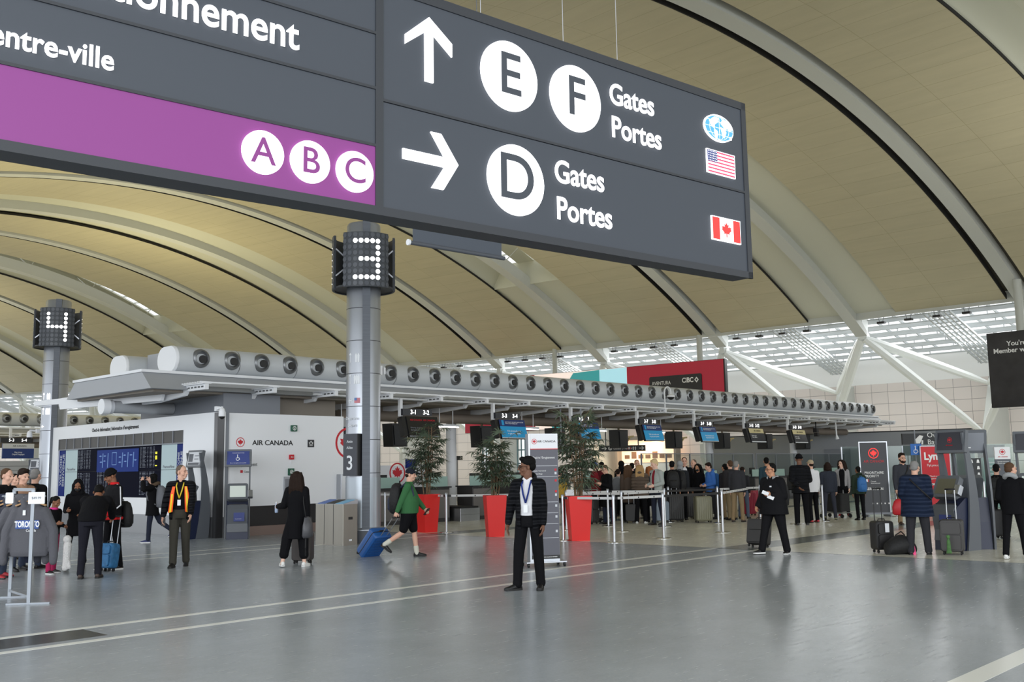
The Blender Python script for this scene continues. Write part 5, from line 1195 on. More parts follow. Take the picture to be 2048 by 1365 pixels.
def person(label, loc, H=1.75, rz=0., skin='light', hair=('short', 'dbrown'), top=None, inner=None, pants=None, shoes=None, lean=0., legs=((4, 3, 6), (-4, 3, 4)), arms=('down', 'down'), head=(0, 0), girth=1., group=None,
           near=False, hem=.84, openf=0, hood=False, puff=0., sleeve=1., legw=1., shorts=False, skirt=None, scarf=None, sole=None, glasses=False, mask=None, beard=False, curl=(.5, .5), twist=0., collar=True, cuffs=None, footyaw=(6, 6), wide=1., crop=0., legr=1.):
    s = H / 1.752; rz = rad(rz)
    root = thing('person', label, 'person', loc, rz, group)
    vx = .0065 if near else .0125
    vc = .011 if near else .016
    P = Vector((0, 0, .925)); t = nrm((0, -sin(rad(lean)), cos(rad(lean))))
    fw = Vector((0, -cos(rad(lean)), -sin(rad(lean))))
    Rt = Matrix.Rotation(rad(twist), 3, 'Z')
    nb = P + t * .515
    J = {}
    for i, sd in ((0, -1), (1, 1)):
        fl, ab, kn = legs[i]
        hip = P + Vector((sd * .092 * wide, 0, -.03))
        th = Vector((sd * sin(rad(ab)), -sin(rad(fl)), cos(rad(fl)) * -1)).normalized(); k_ = hip + th * .415
        sh_ = Vector((sd * sin(rad(ab)) * .6, -sin(rad(fl - kn)), -cos(rad(fl - kn)))).normalized(); an = k_ + sh_ * .405
        J['hip', i], J['knee', i], J['ank', i], J['shin', i] = hip, k_, an, sh_
        ua, fa = arm_dirs(arms[i], sd); ua, fa = Rt @ ua, Rt @ fa
        if lean > 25 and isinstance(arms[i], str): q = Matrix.Rotation(rad(lean * .15), 3, 'X'); ua, fa = q @ ua, q @ fa
        shd = nb - t * .055 + Rt @ Vector((sd * .168 * wide * (.93 + .07 * girth), 0, 0)); el = shd + ua * .285; wr = el + fa * .245
        J['sho', i], J['elb', i], J['wri', i], J['fa', i] = shd, el, wr, fa
    low = min(J['ank', 0].z, J['ank', 1].z); up = Vector((0, 0, .085 - low))
    sc_ = lambda v: (v + up) * s
    Rh = Matrix.Rotation(rad(head[0] + twist * .5), 3, 'Z') @ Matrix.Rotation(rad(head[1]) * 1.0, 3, 'X')
    nk = nb + t * .03 + fw * .012; hc = nk + (t * .8 + Vector((0, 0, .2))).normalized() * .045 + Rh @ Vector((0, -.014, .100))
    HD = lambda x, y, z: hc + Rh @ Vector((x * 1.05, y * 1.05, z * 1.04))
    def rings(mb, secs, n=20, arc=None, th_=.02):
        rr = []
        for f, wx, wy, oy in secs:
            c = (P + t * (f * .515) if f >= 0 else P + Vector((0, 0, f * .515))) + (fw if f >= 0 else Vector((0, -1, 0))) * oy
            Rq = Matrix.Rotation(rad(twist) * max(0, min(1, f)), 3, 'Z')
            ty = -fw if f >= 0 else Vector((0, 1, 0))
            if arc is None: rr.append([c + (Rq @ Vector((1, 0, 0))) * wx * cos(2 * pi * j / n) + (Rq @ ty) * wy * sin(2 * pi * j / n) for j in range(n)])
            else:
                g = rad(arc); pts = []
                for k in range(n + 1):
                    a = -pi / 2 + g + (2 * pi - 2 * g) * k / n; pts.append(c + (Rq @ Vector((1, 0, 0))) * wx * cos(a) + (Rq @ ty) * wy * sin(a))
                for k in range(n, -1, -1):
                    a = -pi / 2 + g + (2 * pi - 2 * g) * k / n; pts.append(c + (Rq @ Vector((1, 0, 0))) * (wx - th_) * cos(a) + (Rq @ ty) * (wy - th_) * sin(a))
                rr.append(pts)
        mb.loft([[sc_(p) for p in r] for r in rr])
    def RC(mb, a, b, r0, r1, n=10): mb.rc(sc_(a), sc_(b), r0 * s, r1 * s, n)
    def EL(mb, c, rx, ry=None, rz_=None, R=None): mb.ell(sc_(c), rx * s, (ry or rx) * s, (rz_ or rx) * s, R)
    g = girth
    # ---- body: one continuous surface with head, arms, hands and legs
    mb = MB()
    rings(mb, [(-.10, .115 * g, .085 * g, 0), (.05, .135 * g, .095 * g, 0), (.4, .12 * g, .085 * g, 0), (.75, .14, .092, 0), (.93, .125, .07, 0), (1.0, .06, .05, 0)], 14)
    RC(mb, nb - t * .02, nk + t * .05 + fw * .01, .064, .058); RC(mb, nk + t * .02, HD(0, .015, -.05), .058, .060)
    EL(mb, HD(0, .016, .038), .074, .094, .084, Rh); EL(mb, HD(0, -.022, -.03), .060, .070, .080, Rh); EL(mb, HD(0, -.052, -.088), .030, .034, .026, Rh)
    RC(mb, HD(0, -.092, .012), HD(0, -.108, -.026), .009, .0135, 8); EL(mb, HD(-.012, -.098, -.03), .009); EL(mb, HD(.012, -.098, -.03), .009)
    for q in (-1, 1): EL(mb, HD(q * .076, .012, -.008), .012, .020, .031, Rh); RC(mb, HD(q * .012, -.086, .022), HD(q * .048, -.072, .022), .012, .011, 8); EL(mb, HD(q * .042, -.058, -.035), .022, .024, .024, Rh)
    EL(mb, HD(0, -.083, -.062), .023, .013, .014, Rh)
    grips = []
    for i, sd in ((0, -1), (1, 1)):
        RC(mb, J['sho', i], J['elb', i], .045, .039); RC(mb, J['elb', i], J['wri', i], .038, .027); RC(mb, nb - t * .04, J['sho', i], .05, .045)
        m2 = MB(); grips.append(hand(m2, J['wri', i], J['fa', i], sd, curl[i])); mb.add([sc_(Vector(v)) for v in m2.v], m2.f)
        RC(mb, J['hip', i], J['knee', i], .068 * g, .050); RC(mb, J['knee', i], J['knee', i].lerp(J['ank', i], .35), .048, .054 if shorts else .05); RC(mb, J['knee', i].lerp(J['ank', i], .35), J['ank', i], .053 if shorts else .048, .036); RC(mb, J['ank', i], J['ank', i] + J['shin', i] * .04, .036, .036)
    clean(mb, 'body', SK[skin], root, vx * s, 2 if near else 1)
    if near or mask is None:
        mb = MB()
        for q in (-1, 1): EL(mb, HD(q * .031, -.0835, .0), .0105, .006, .0065, Rh)
        e = mb.build('eyes', M_eye, root, smooth=True)
        if near:
            mb = MB(); EL(mb, HD(0, -.093, -.063), .022, .006, .0045, Rh); EL(mb, HD(0, -.091, -.071), .018, .006, .0055, Rh); mb.build('lips', M_lipd if skin in ('dark', 'brown') else M_lip, root, smooth=True)
            mb = MB(); [RC(mb, HD(q * .014, -.097, .024), HD(q * .046, -.083, .026), .005, .004, 6) for q in (-1, 1)]; mb.build('eyebrows', HR[hair[1]] if hair[1] in HR else HR['dbrown'], root, smooth=True)
    if mask: mb = MB(); EL(mb, HD(0, -.055, -.058), .058, .062, .05, Rh); clean(mb, 'face_mask', mask, root, vc * s, 1)
    if beard: mb = MB(); EL(mb, HD(0, -.045, -.075), .056, .056, .045, Rh); RC(mb, HD(-.068, -.005, -.03), HD(-.04, -.05, -.09), .014, .018); RC(mb, HD(.068, -.005, -.03), HD(.04, -.05, -.09), .014, .018); clean(mb, 'beard', HR[hair[1]] if hair[1] in HR else HR['dbrown'], root, vx * s, 1)
    # ---- hair or headgear
    st, hcol = hair; mb = MB(); hm_ = HR[hcol] if hcol in HR else hcol; nm = 'hair'
    base = lambda k=1.: (EL(mb, HD(0, .028, .050), .081 * k, .094 * k, .080 * k, Rh), EL(mb, HD(0, .055, -.005), .072 * k, .062 * k, .066 * k, Rh))
    if st == 'short': base()
    elif st == 'buzz': EL(mb, HD(0, .024, .046), .0775, .0925, .080, Rh); EL(mb, HD(0, .05, 0), .071, .063, .062, Rh)
    elif st == 'thick': base(1.04); EL(mb, HD(0, -.035, .108), .058, .05, .028, Rh); EL(mb, HD(0, .03, .09), .08, .09, .055, Rh)
    elif st == 'curly': EL(mb, HD(0, .030, .066), .092, .104, .084, Rh); EL(mb, HD(0, .065, .01), .082, .066, .07, Rh); EL(mb, HD(0, -.045, .108), .062, .045, .034, Rh)
    elif st in ('long', 'longer'):
        base(1.06); L = .30 if st == 'long' else .42
        for x in (-.06, -.02, .02, .06): mb.tube([sc_(HD(x, .05, .08)), sc_(HD(x * 1.25, .096, -.02)), sc_(HD(x * 1.55, .108, -.16)), sc_(HD(x * 1.7, .095, -L))], [.046 * s, .048 * s, .046 * s, .022 * s], 8)
        for q in (-1, 1): mb.tube([sc_(HD(q * .05, -.02, .10)), sc_(HD(q * .085, .0, .0)), sc_(HD(q * .105, .025, -.14)), sc_(HD(q * .11, .02, -L * .85))], [.032 * s, .038 * s, .038 * s, .018 * s], 8)
    elif st == 'bob':
        base(1.1); EL(mb, HD(0, .045, -.07), .092, .07, .075, Rh)
        for q in (-1, 1): RC(mb, HD(q * .08, .0, .03), HD(q * .08, .01, -.10), .032, .028)
    elif st == 'pony': base(1.03); mb.tube([sc_(HD(0, .10, .06)), sc_(HD(0, .15, .03)), sc_(HD(0, .14, -.10)), sc_(HD(0, .12, -.22))], [.03 * s, .036 * s, .032 * s, .012 * s], 8)
    elif st == 'beanie': EL(mb, HD(0, .018, .058), .086, .102, .090, Rh); mb.tube([sc_(HD(.084 * cos(a), .016 + .100 * sin(a), .040 - .010 * sin(a) * -1)) for a in [2 * pi * j / 18 for j in range(19)]], .016 * s, 8); nm = 'beanie'
    elif st == 'cap': EL(mb, HD(0, .014, .052), .083, .100, .078, Rh); EL(mb, HD(0, -.115, .050), .066, .075, .010, Rh @ Matrix.Rotation(rad(12), 3, 'X')); nm = 'cap'
    elif st == 'hood': EL(mb, HD(0, .035, .045), .100, .110, .105, Rh); EL(mb, HD(0, .05, -.08), .10, .075, .09, Rh); nm = 'hood'
    elif st == 'scarf':
        EL(mb, HD(0, .030, .045), .092, .104, .096, Rh); [RC(mb, HD(q * .075, -.01, .02), HD(q * .07, -.015, -.10), .036, .045) for q in (-1, 1)]; RC(mb, HD(-.05, .0, -.15), HD(.05, .0, -.15), .085, .085); EL(mb, HD(0, .05, -.22), .17, .11, .13, Rh); nm = 'headscarf'
    clean(mb, nm, hm_, root, (.009 if near else .013) * s, 2)
    if st in ('cap', 'beanie') and hair[0] == 'cap': mb = MB(); EL(mb, HD(0, .052, -.012), .072, .058, .05, Rh); clean(mb, 'hair', HR['dbrown'], root, .013 * s, 1)
    if glasses:
        mb = MB()
        for q in (-1, 1):
            mb.tube([sc_(HD(q * .033 + .025 * cos(a), -.103 + .006 * abs(cos(a)), -.002 + .019 * sin(a))) for a in [2 * pi * j / 14 for j in range(15)]], .0028 * s, 6); mb.tube([sc_(HD(q * .058, -.094, .006)), sc_(HD(q * .078, -.02, .008)), sc_(HD(q * .079, .02, .0))], .0026 * s, 6)
        mb.tube([sc_(HD(-.008, -.107, .004)), sc_(HD(.008, -.107, .004))], .003 * s, 6); mb.build('glasses', M_glass, root)
    # ---- trousers or shorts
    mb = MB(); lw = legw
    rings(mb, [(-.20, .150 * g * wide, .112 * g, 0), (-.08, .160 * g * wide, .122 * g, 0), (.08, .150 * g * wide, .112 * g, 0), (.17, .14 * g * wide, .105 * g, 0)], 18)
    for i in (0, 1):
        if shorts: RC(mb, J['hip', i], J['knee', i] * .85 + J['hip', i] * .15, .098 * g, .082 * lw); continue
        RC(mb, J['hip', i], J['knee', i], .092 * g, .068 * lw); RC(mb, J['knee', i], J['ank', i] - J['shin', i] * crop, .066 * lw, .056 * lw)
        kk = J['ank', i] - J['shin', i] * (.03 + crop); RC(mb, kk, kk + J['shin', i] * .03, .058 * lw, .060 * lw)
    clean(mb, 'shorts' if shorts else 'trousers', pants, root, vc * s, 3)
    if skirt is not None:
        pass
    # ---- shoes
    for i, sd in ((0, -1), (1, 1)):
        a = J['ank', i]; pt = atan2(-J['shin', i].y, -J['shin', i].z)  # shank lean
        lift = (a.z + up.z - .085) > .02
        pit = rad(-35) if lift and J['shin', i].y > .1 else (rad(18) if lift else 0)
        Rf = Matrix.Rotation(rad(sd * footyaw[i]), 3, 'Z') @ Matrix.Rotation(-pit, 3, 'X')
        F = lambda x, y, z: a + Rf @ Vector((x, y, z - .085 + .0))
        mb = MB(); secs = [(.062, .022, .015, .058), (.045, .036, .010, .085), (.0, .040, .010, .105), (-.05, .041, .010, .086), (-.10, .046, .010, .066), (-.15, .043, .010, .054), (-.185, .030, .014, .044), (-.198, .012, .02, .034)]
        rr = []
        for y, wx, z0, z1 in secs:
            rr.append([sc_(F(wx * (1 if abs(cos(q)) < .01 else cos(q) * (1.0 if sin(q) < 0 else .9)) if abs(cos(q)) > .01 else 0, y, (z0 + z1) / 2 + (z1 - z0) / 2 * sin(q))) for q in [2 * pi * j / 14 for j in range(14)]])
        mb.loft(rr); o = mb.build('shoe', shoes, root, smooth=True)
        mb = MB(); rr = []
        for y, wx, z0, z1 in secs: rr.append([sc_(F(x, y, z)) for x, z in ((-wx * 1.02, .026), (-wx * 1.02, .0 if y > -.16 else .006), (wx * 1.02, .0 if y > -.16 else .006), (wx * 1.02, .026))])
        mb.loft(rr); mb.build('sole', sole or M_eye, o)
    # ---- upper garment
    if inner is not None:
        mb = MB(); rings(mb, [(-.04, .142 * g, .106 * g, 0), (.3, .146 * g, .112 * g, .006), (.7, .165 * wide, .112, .006), (.9, .15, .088, .0), (1.0, .075, .066, .006)], 18)
        if collar: RC(mb, nb + vec(-.035, 0, .012) + fw * .03, nb + vec(.035, 0, .012) + fw * .03, .036, .036)
        clean(mb, 'shirt', inner, root, vc * s, 2)
    if top is not None:
        mb = MB(); pf = puff; hz = hem; secs = []
        fh = (hz - .925) / .515
        if fh < -.25: secs += [(fh, (.175 + .03 * (-.25 - fh)) * g * wide + pf, (.145 + .03 * (-.25 - fh)) * g + pf, 0), (fh * .5, .172 * g * wide + pf, .138 * g + pf, 0)]
        else: secs += [(fh, .162 * g * wide + pf * .8, .126 * g + pf * .8, 0)]
        secs += [(.05, .163 * g * wide + pf, .126 * g + pf, .004), (.35, .160 * g * wide + pf, .124 * g + pf, .010 * g), (.68, .180 * wide + pf, .124 + pf * .8, .008), (.86, .172 * wide + pf * .7, .104 + pf * .6, 0), (.96, .115 + pf * .3, .08 + pf * .3, 0), (1.03, .068 + pf * .2, .066 + pf * .2, .006)]
        secs.sort(key=lambda q: q[0]); rings(mb, secs, 22, openf or None, .026)
        for i, sd in ((0, -1), (1, 1)):
            if sleeve <= 0: continue
            r = pf * .8
            RC(mb, nb - t * .05 + Rt @ Vector((sd * .10, 0, 0)), J['sho', i], .066 + r, .066 + r); RC(mb, J['sho', i], J['elb', i], .066 + r, .055 + r)
            RC(mb, J['elb', i], J['elb', i].lerp(J['wri', i], .93 * min(1, sleeve)), .054 + r, .041 + r * .7)
        if hood: mb.tube([sc_(nb + t * .01 + Vector((.085 * cos(a), .02 + .085 * sin(a), .01 + .05 * max(0, sin(a))))) for a in [rad(-25 + 230 * j / 10) for j in range(11)]], [(.026 + .02 * max(0, sin(rad(-25 + 230 * j / 10)))) * s for j in range(11)], 8)
        elif collar: mb.tube([sc_(nb + t * .012 + Vector((.068 * cos(a), .066 * sin(a) - .004, .012))) for a in [rad(-70 + 320 * j / 14) for j in range(15)]], .02 * s, 8)
        o = clean(mb, 'jacket' if (openf or hood or puff) else 'top', top, root, vc * s, 3)
        if cuffs: mb = MB(); [RC(mb, J['elb', i].lerp(J['wri', i], .84), J['elb', i].lerp(J['wri', i], .95), .050 + pf * .6, .046 + pf * .6) for i in (0, 1)]; mb.build('cuffs', cuffs, root, smooth=True)
    Mw = Matrix.Translation(Vector(loc)) @ Matrix.Rotation(rz, 4, 'Z')
    W_ = lambda v: Mw @ sc_(v)
    info = dict(root=root, sc=sc_, W=W_, grip=[W_(q) for q in grips], J=J, t=t, fw=fw, nb=nb, P=P, hc=hc, s=s, rz=rz, HD=HD, Rh=Rh, Rt=Rt, Mw=Mw)
    return info
# ---------------- bags
def backpack(p, lab, m, sz=1., m2=None, group=None, drop=0., off=.2):
    s = p['s']; t, fw = p['t'], p['fw']; c = p['nb'] - t * (.29 + drop) - fw * off
    R = Matrix(((1, 0, 0), (0, 1, 0), (0, 0, 1)))
    rt = Matrix.Rotation(-atan2(-fw.z, -fw.y) if False else math.asin(max(-1, min(1, -t.y))), 3, 'X')
    o = thing('backpack', lab, 'backpack', p['W'](c - Vector((0, 0, 0))), p['rz'], group); k = sz * s
    Q = lambda x, y, z: rt @ Vector((x * k, y * k, z * k))
    rings = []
    for z, wx, wy, y0 in ((-.25, .11, .07, .01), (-.22, .15, .105, .015), (-.05, .165, .115, .02), (.12, .155, .10, .01), (.22, .12, .08, 0), (.26, .05, .04, -.01)):
        rings.append([Q(wx * (abs(cos(a)) ** .7) * (1 if cos(a) > 0 else -1), y0 + wy * (abs(sin(a)) ** .7) * (1 if sin(a) > 0 else -1), z) for a in [2 * pi * j / 18 for j in range(18)]])
    MB().loft(rings).build('bag_body', m, o, smooth=True)
    rings = []
    for z, wx, wy in ((-.20, .08, .03), (-.17, .115, .05), (-.02, .115, .05), (.03, .09, .03)): rings.append([Q(wx * cos(a), .105 + wy * sin(a), z) for a in [2 * pi * j / 14 for j in range(14)]])
    MB().loft(rings).build('front_pocket', m2 or m, o, smooth=True)
    for q in (-1, 1):
        mb = MB(); mb.tube([Q(q * .075, -.07, .18), Q(q * .10, -.15, .245), Q(q * .115, -.265, .20), Q(q * .125, -.30, .06), Q(q * .13, -.24, -.10), Q(q * .12, -.08, -.18)], .017 * k, 6); mb.build('strap', m2 or m, o, smooth=True)
    MB().tube([Q(-.04, -.05, .24), Q(-.03, -.05, .29), Q(.03, -.05, .29), Q(.04, -.05, .24)], .008 * k, 6).build('top_loop', m, o)
    return o
def suitcase(lab, loc, rz, m, w_=.40, h=.58, d=.24, tilt=0., hard=True, ext=.42, group=None, ribs='v', hm=None, tag_=False, face=0.):
    o = thing('suitcase', lab, 'suitcase', loc, rad(rz), group)
    T = Matrix.Rotation(rad(tilt), 3, 'X')
    Q = lambda x, y, z: T @ Vector((x, y, z))
    def rb(x0, x1, y0, y1, z0, z1, r, n=4):
        m_ = MB(); m_.bbox(x0 + r * .0, x1, y0, y1, z0, z1, r, n, 'y'); m_.v = [tuple(Q(*v)) for v in m_.v]; return m_
    zb = .055
    body = MB(); rr = []
    for y, k in ((-d / 2, .93), (-d / 2 + .018, .985), (-d / 2 + .05, 1), (d / 2 - .05, 1), (d / 2 - .018, .985), (d / 2, .93)):
        q = MB(); q.bbox(-w_ / 2 * k, w_ / 2 * k, 0, 1, zb + h / 2 - h / 2 * k, zb + h / 2 + h / 2 * k, .05, 4, 'y'); rr.append([Q(v[0], y, v[2]) for v in q.v[:len(q.v) // 2]])
    body.loft(rr).build('shell', m, o, smooth='auto')
    if hard:
        mb = MB(); n = 7
        for sgn in (-1, 1):
            for i in range(n):
                if ribs == 'v': x = -w_ / 2 + w_ * (i + .7) / (n + .4); b = rb(x - w_ * .035, x + w_ * .035, sgn * d / 2 - .008, sgn * d / 2 + .008, zb + .05, zb + h - .05, .01, 2)
                else: z = zb + .05 + (h - .1) * i / n; b = rb(-w_ / 2 + .05, w_ / 2 - .05, sgn * d / 2 - .008, sgn * d / 2 + .008, z, z + h * .08, .012, 2)
                mb.add(b.v, b.f)
        mb.build('ridges', m, o)
        mb = MB(); b = rb(-w_ / 2 - .003, w_ / 2 + .003, -.008, .008, zb - .003, zb + h + .003, .05); mb.add(b.v, b.f); mb.build('zip_band', K['black'], o)
    else:
        for z0, z1 in ((.08, .52), (.56, .9)): b = rb(-w_ * .4, w_ * .4, -d / 2 - .035, -d / 2 + .01, zb + h * z0, zb + h * z1, .03); b.build('front_pocket', m, o)
    for x in (-1, 1):
        for y in (-1, 1):
            mb = MB(); c = Q(x * (w_ / 2 - .05), y * (d / 2 - .05), .03); mb.tube([c + T @ Vector((-.012, 0, 0)), c + T @ Vector((.012, 0, 0))], .028, 12); mb.build('wheel', K['rubber'], o)
    if ext > 0:
        mb = MB(); y = d / 2 - .03
        for x in (-.075, .075): mb.tube([Q(x, y, zb + h - .02), Q(x, y, zb + h + ext)], .009, 6)
        mb.build('telescopic_tubes', hm or K['alu'], o); mb = MB(); mb.tube([Q(-.085, y, zb + h + ext), Q(.085, y, zb + h + ext)], .016, 8); mb.build('pull_handle', K['black'], o, smooth=True)
    MB().tube([Q(-.07, 0, zb + h), Q(-.06, 0, zb + h + .03), Q(.06, 0, zb + h + .03), Q(.07, 0, zb + h)], .01, 6).build('top_handle', K['black'], o)
    if tag_: MB().add([Q(*v) for v in MB().box(-.03, .05, -d / 2 - .05, -d / 2 - .045, zb + h - .2, zb + h - .04).v], [(0, 3, 2, 1), (4, 5, 6, 7), (0, 1, 5, 4), (1, 2, 6, 5), (2, 3, 7, 6), (3, 0, 4, 7)]).build('luggage_tag', K['white'], o)
    return o
def spot(px, fy, hy, dz=0.):
    g = G(px, fy); return g, CH + ray(px, hy).z * g.y / ray(px, hy).y + dz
BLK = cloth(17, 17, 20); BLKQ = cloth(25, 26, 30, .6, QUILT); TRK = cloth(20, 20, 23, .75); CHAR = cloth(48, 48, 52); OLV = cloth(62, 60, 54); WHT = cloth(222, 222, 226); NVYQ = cloth(33, 43, 64, .55, ('wave', 2.2, 1.0)); GRYH = cloth(150, 152, 154); TAN = cloth(140, 120, 92); DGRN = cloth(44, 56, 46); JEAN = cloth(58, 66, 84)
SHB = mat('shoe_black', C(18, 18, 20), .5); SHW = mat('shoe_white', C(226, 226, 224), .5); SHBR = mat('shoe_brown', C(62, 46, 38), .5); SHR = mat('shoe_red', C(170, 40, 50), .5); SHN = mat('shoe_navy', C(40, 48, 96), .5); SOLW = mat('sole_white', C(220, 220, 218), .5); SOLK = mat('sole_black', C(20, 20, 20), .6)
BAGK = mat('bag_black', C(18, 18, 20), .7, bump=('noise', 30, .4)); BAGN = mat('bag_navy', C(36, 42, 66), .7, bump=('noise', 30, .4)); BAGG = mat('bag_grey', C(104, 106, 112), .75, bump=('noise', 30, .4)); BAGB = mat('bag_blue', C(44, 104, 168), .65, bump=('noise', 30, .4))
def strap(par, pts, m, r=.012, nm='strap'): return MB().tube(pts, r, 6).build(nm, m, par, smooth=True)
def lanyard(p, m, card, w_=.012, low=.30):
    s_, nb, t, fw = p['sc'], p['nb'], p['t'], p['fw']
    A = lambda x, d, o: s_(nb + Vector((x, 0, 0)) - t * d + fw * o)
    mb = MB(); [mb.tube([A(q * .055, -.01, .03), A(q * .058, .06, .122), A(q * .035, low * .6, .142), A(.0, low, .146)], w_, 6) for q in (-1, 1)]
    o = mb.build('lanyard', m, p['root'], smooth=True); mb = MB(); c = A(0, low + .075, .15); mb.box(c.x - .028, c.x + .028, c.y - .004, c.y + .004, c.z - .05, c.z + .05); mb.build('badge', card, o); return o
# ---- 1 the young man in front
g, H = spot(1060, 1181, 915)
p = person('young man with lanyard, white shirt and open black quilted jacket, glancing left', g, H, -16, 'dark', ('curly', 'black'), BLKQ, WHT, BLK, SHB, legs=((5, 6, 5), (-5, 3, 3)), arms=('side', 'down'), head=(-62, 2), near=True, openf=30, hood=True, puff=.016, hem=.80, glasses=True, sole=SOLK, footyaw=(46, 8), curl=(.45, .5), legw=1.12)
lanyard(p, cloth(40, 56, 120), K['white'])
# ---- 2 the woman seen from behind
g, H = spot(592, 1134, 943)
p = person('woman from behind in a long black coat and white sneakers with long brown hair', g, H, 172, 'pale', ('longer', 'dbrown'), BLK, None, BLK, SHW, legs=((2, 6, 2), (-8, 11, 3)), arms=(((.14, .02, -1), (.06, -.12, -1)), ((.34, -.02, -1), (.72, -.62, -.10))), near=True, hem=.50, legw=1.5, puff=.02, crop=.13, sole=SOLW, head=(6, -8), curl=(.6, .9), footyaw=(8, 30), wide=.92)
b_ = p['grip'][1]; t = thing('water_bottle', 'clear blue-capped water bottle in the left hand of the woman in the black coat', 'bottle', b_ + Vector((0, -.01, -.1)), 0)
MB().lathe([(.026, 0), (.03, .01), (.03, .12), (.014, .16), (.014, .175)], 14).build('bottle_body', mat('bottle_plastic', C(160, 178, 206), .2, spec=.8), t, smooth='auto'); MB().lathe([(.016, .172), (.016, .192)], 12).build('cap', SHW, t)
t = thing('shoulder_bag', 'dark grey leather shoulder bag on the woman in the black coat', 'bag', p['W'](Vector((-.24, .06, .80))), rad(172)); rr = []
for z, wx, wy in ((-.26, .16, .05), (-.22, .19, .085), (-.05, .17, .075), (.08, .12, .04), (.10, .09, .02)): rr.append([(wy * sin(a) + .02 * cos(3 * a), wx * cos(a), z) for a in [2 * pi * j / 18 for j in range(18)]])
MB().loft(rr).build('bag_body', mat('bag_leather', C(74, 74, 78), .4, bump=('noise', 8, .5)), t, smooth=True)
MB().tube([(.0, .10, .08), (.06, .06, .35), (.10, -.04, .56), (.06, -.16, .35), (0, -.12, .08)], .01, 6).build('strap', BAGK, t, smooth=True); MB().tube([(0, .1, -.2), (-.02, .16, -.42), (0, .10, -.56)], .012, 6).build('loose_strap', BAGK, t)
suitcase('dark suitcase just ahead of the woman in the black coat', g + Vector((.0, .55, 0)), 172, mat('case_umber', C(58, 52, 50), .5), .36, .5, .22, ext=.0, hard=False)
# ---- 3 man with orange vest
g, H = spot(358, 1135, 930)
p = person('man with a yellow lanyard and orange safety vest under a black puffer jacket', g, H, 8, 'light', ('buzz', 'buzz'), BLKQ, BLK, OLV, SHB, legs=((7, 0, 4), (-8, -1, 10)), arms=('side', 'walkf'), head=(62, 0), near=True, openf=42, puff=.022, hem=.80, curl=(.6, .4), girth=1.04, sole=SOLK, legw=1.12)
M_or = mat('vest_orange', C(250, 92, 26), .6, emit=.03); M_ye = mat('vest_yellow', C(240, 206, 40), .6, emit=.03)
s_, nb, t_, fw = p['sc'], p['nb'], p['t'], p['fw']; vt = None
for q in (-1, 1):
    mb = MB(); A = lambda x, d, o: s_(nb + Vector((q * x, 0, 0)) - t_ * d + fw * o)
    L_ = [A(.078, .07, .122), A(.088, .2, .148), A(.096, .34, .156), A(.106, .50, .158)]; R_ = [A(.122, .07, .114), A(.152, .2, .126), A(.162, .34, .128), A(.188, .52, .110)]
    for i in range(3): mb.hexa([L_[i], R_[i], R_[i] + Vector((0, .02, 0)), L_[i] + Vector((0, .02, 0)), L_[i + 1], R_[i + 1], R_[i + 1] + Vector((0, .02, 0)), L_[i + 1] + Vector((0, .02, 0))])
    o = mb.build('safety_vest', M_or, p['root']); mb = MB(); i0 = [a.lerp(b, .3) for a, b in zip(L_, R_)]; i1 = [a.lerp(b, .75) for a, b in zip(L_, R_)]; f_ = Vector((0, -.004, 0))
    for i in ((0, 1, 2) if q > 0 else (1, 2)): mb.hexa([i0[i] + f_, i1[i] + f_, i1[i], i0[i], i0[i + 1] + f_, i1[i + 1] + f_, i1[i + 1], i0[i + 1]])
    mb.build('vest_stripe', M_ye, o)
lanyard(p, mat('lanyard_yellow', C(214, 190, 50), .6), K['white'], .012, .27)
t = thing('phone', 'black phone in the hand of the orange-vest man', 'phone', p['grip'][0], .3); MB().bbox(-.036, .036, -.006, .006, -.09, .06, .01, 3, 'y').build('phone_body', K['black'], t)
# ---- 4 man in green
g, H = spot(818, 1115, 936)
GRN = cloth(58, 104, 66)
p = person('man in a green sweater, black shorts and cap walking right', g, H, 88, 'light', ('cap', cloth(34, 36, 46)), GRN, None, BLK, SHB, legs=((-15, 3, 42), (12, 3, 5)), arms=('pull', 'lowfwd'), head=(0, 6), near=True, girth=1.42, hem=.86, puff=.012, shorts=True, legw=1.1, sole=SOLK, curl=(1.0, .8), collar=True)
mb = MB(); [mb.rc(p['sc'](p['J']['ank', i] - p['J']['shin', i] * .10), p['sc'](p['J']['ank', i] + p['J']['shin', i] * .02), .050, .046) for i in (0, 1)]; mb.build('socks', cloth(206, 204, 190), p['root'], smooth=True)
backpack(p, 'large black backpack on the man in the green sweater', BAGK, 1.18, BAGN, off=.24)
gp = p['grip'][0]; dst = G(731, 1113)
d_ = Vector((gp.x - dst.x, gp.y - dst.y, 0)); ang_ = atan2(d_.length, gp.z - .02)
suitcase('tilted blue hard suitcase pulled by the man in the green sweater', dst, math.degrees(atan2(d_.y, d_.x)) - 90, mat('case_blue', C(30, 84, 150), .38), .42, .62, .25, -math.degrees(ang_) + 4, True, max(.1, hypot(d_.length, gp.z - .02) - .675), ribs='h')
t = thing('phone', 'black phone in the far hand of the man in the green sweater', 'phone', p['grip'][1], rad(60)); q = MB().bbox(-.04, .04, -.006, .006, -.08, .08, .01, 3, 'y').build('phone_body', K['black'], t); q.rotation_euler[0] = .7
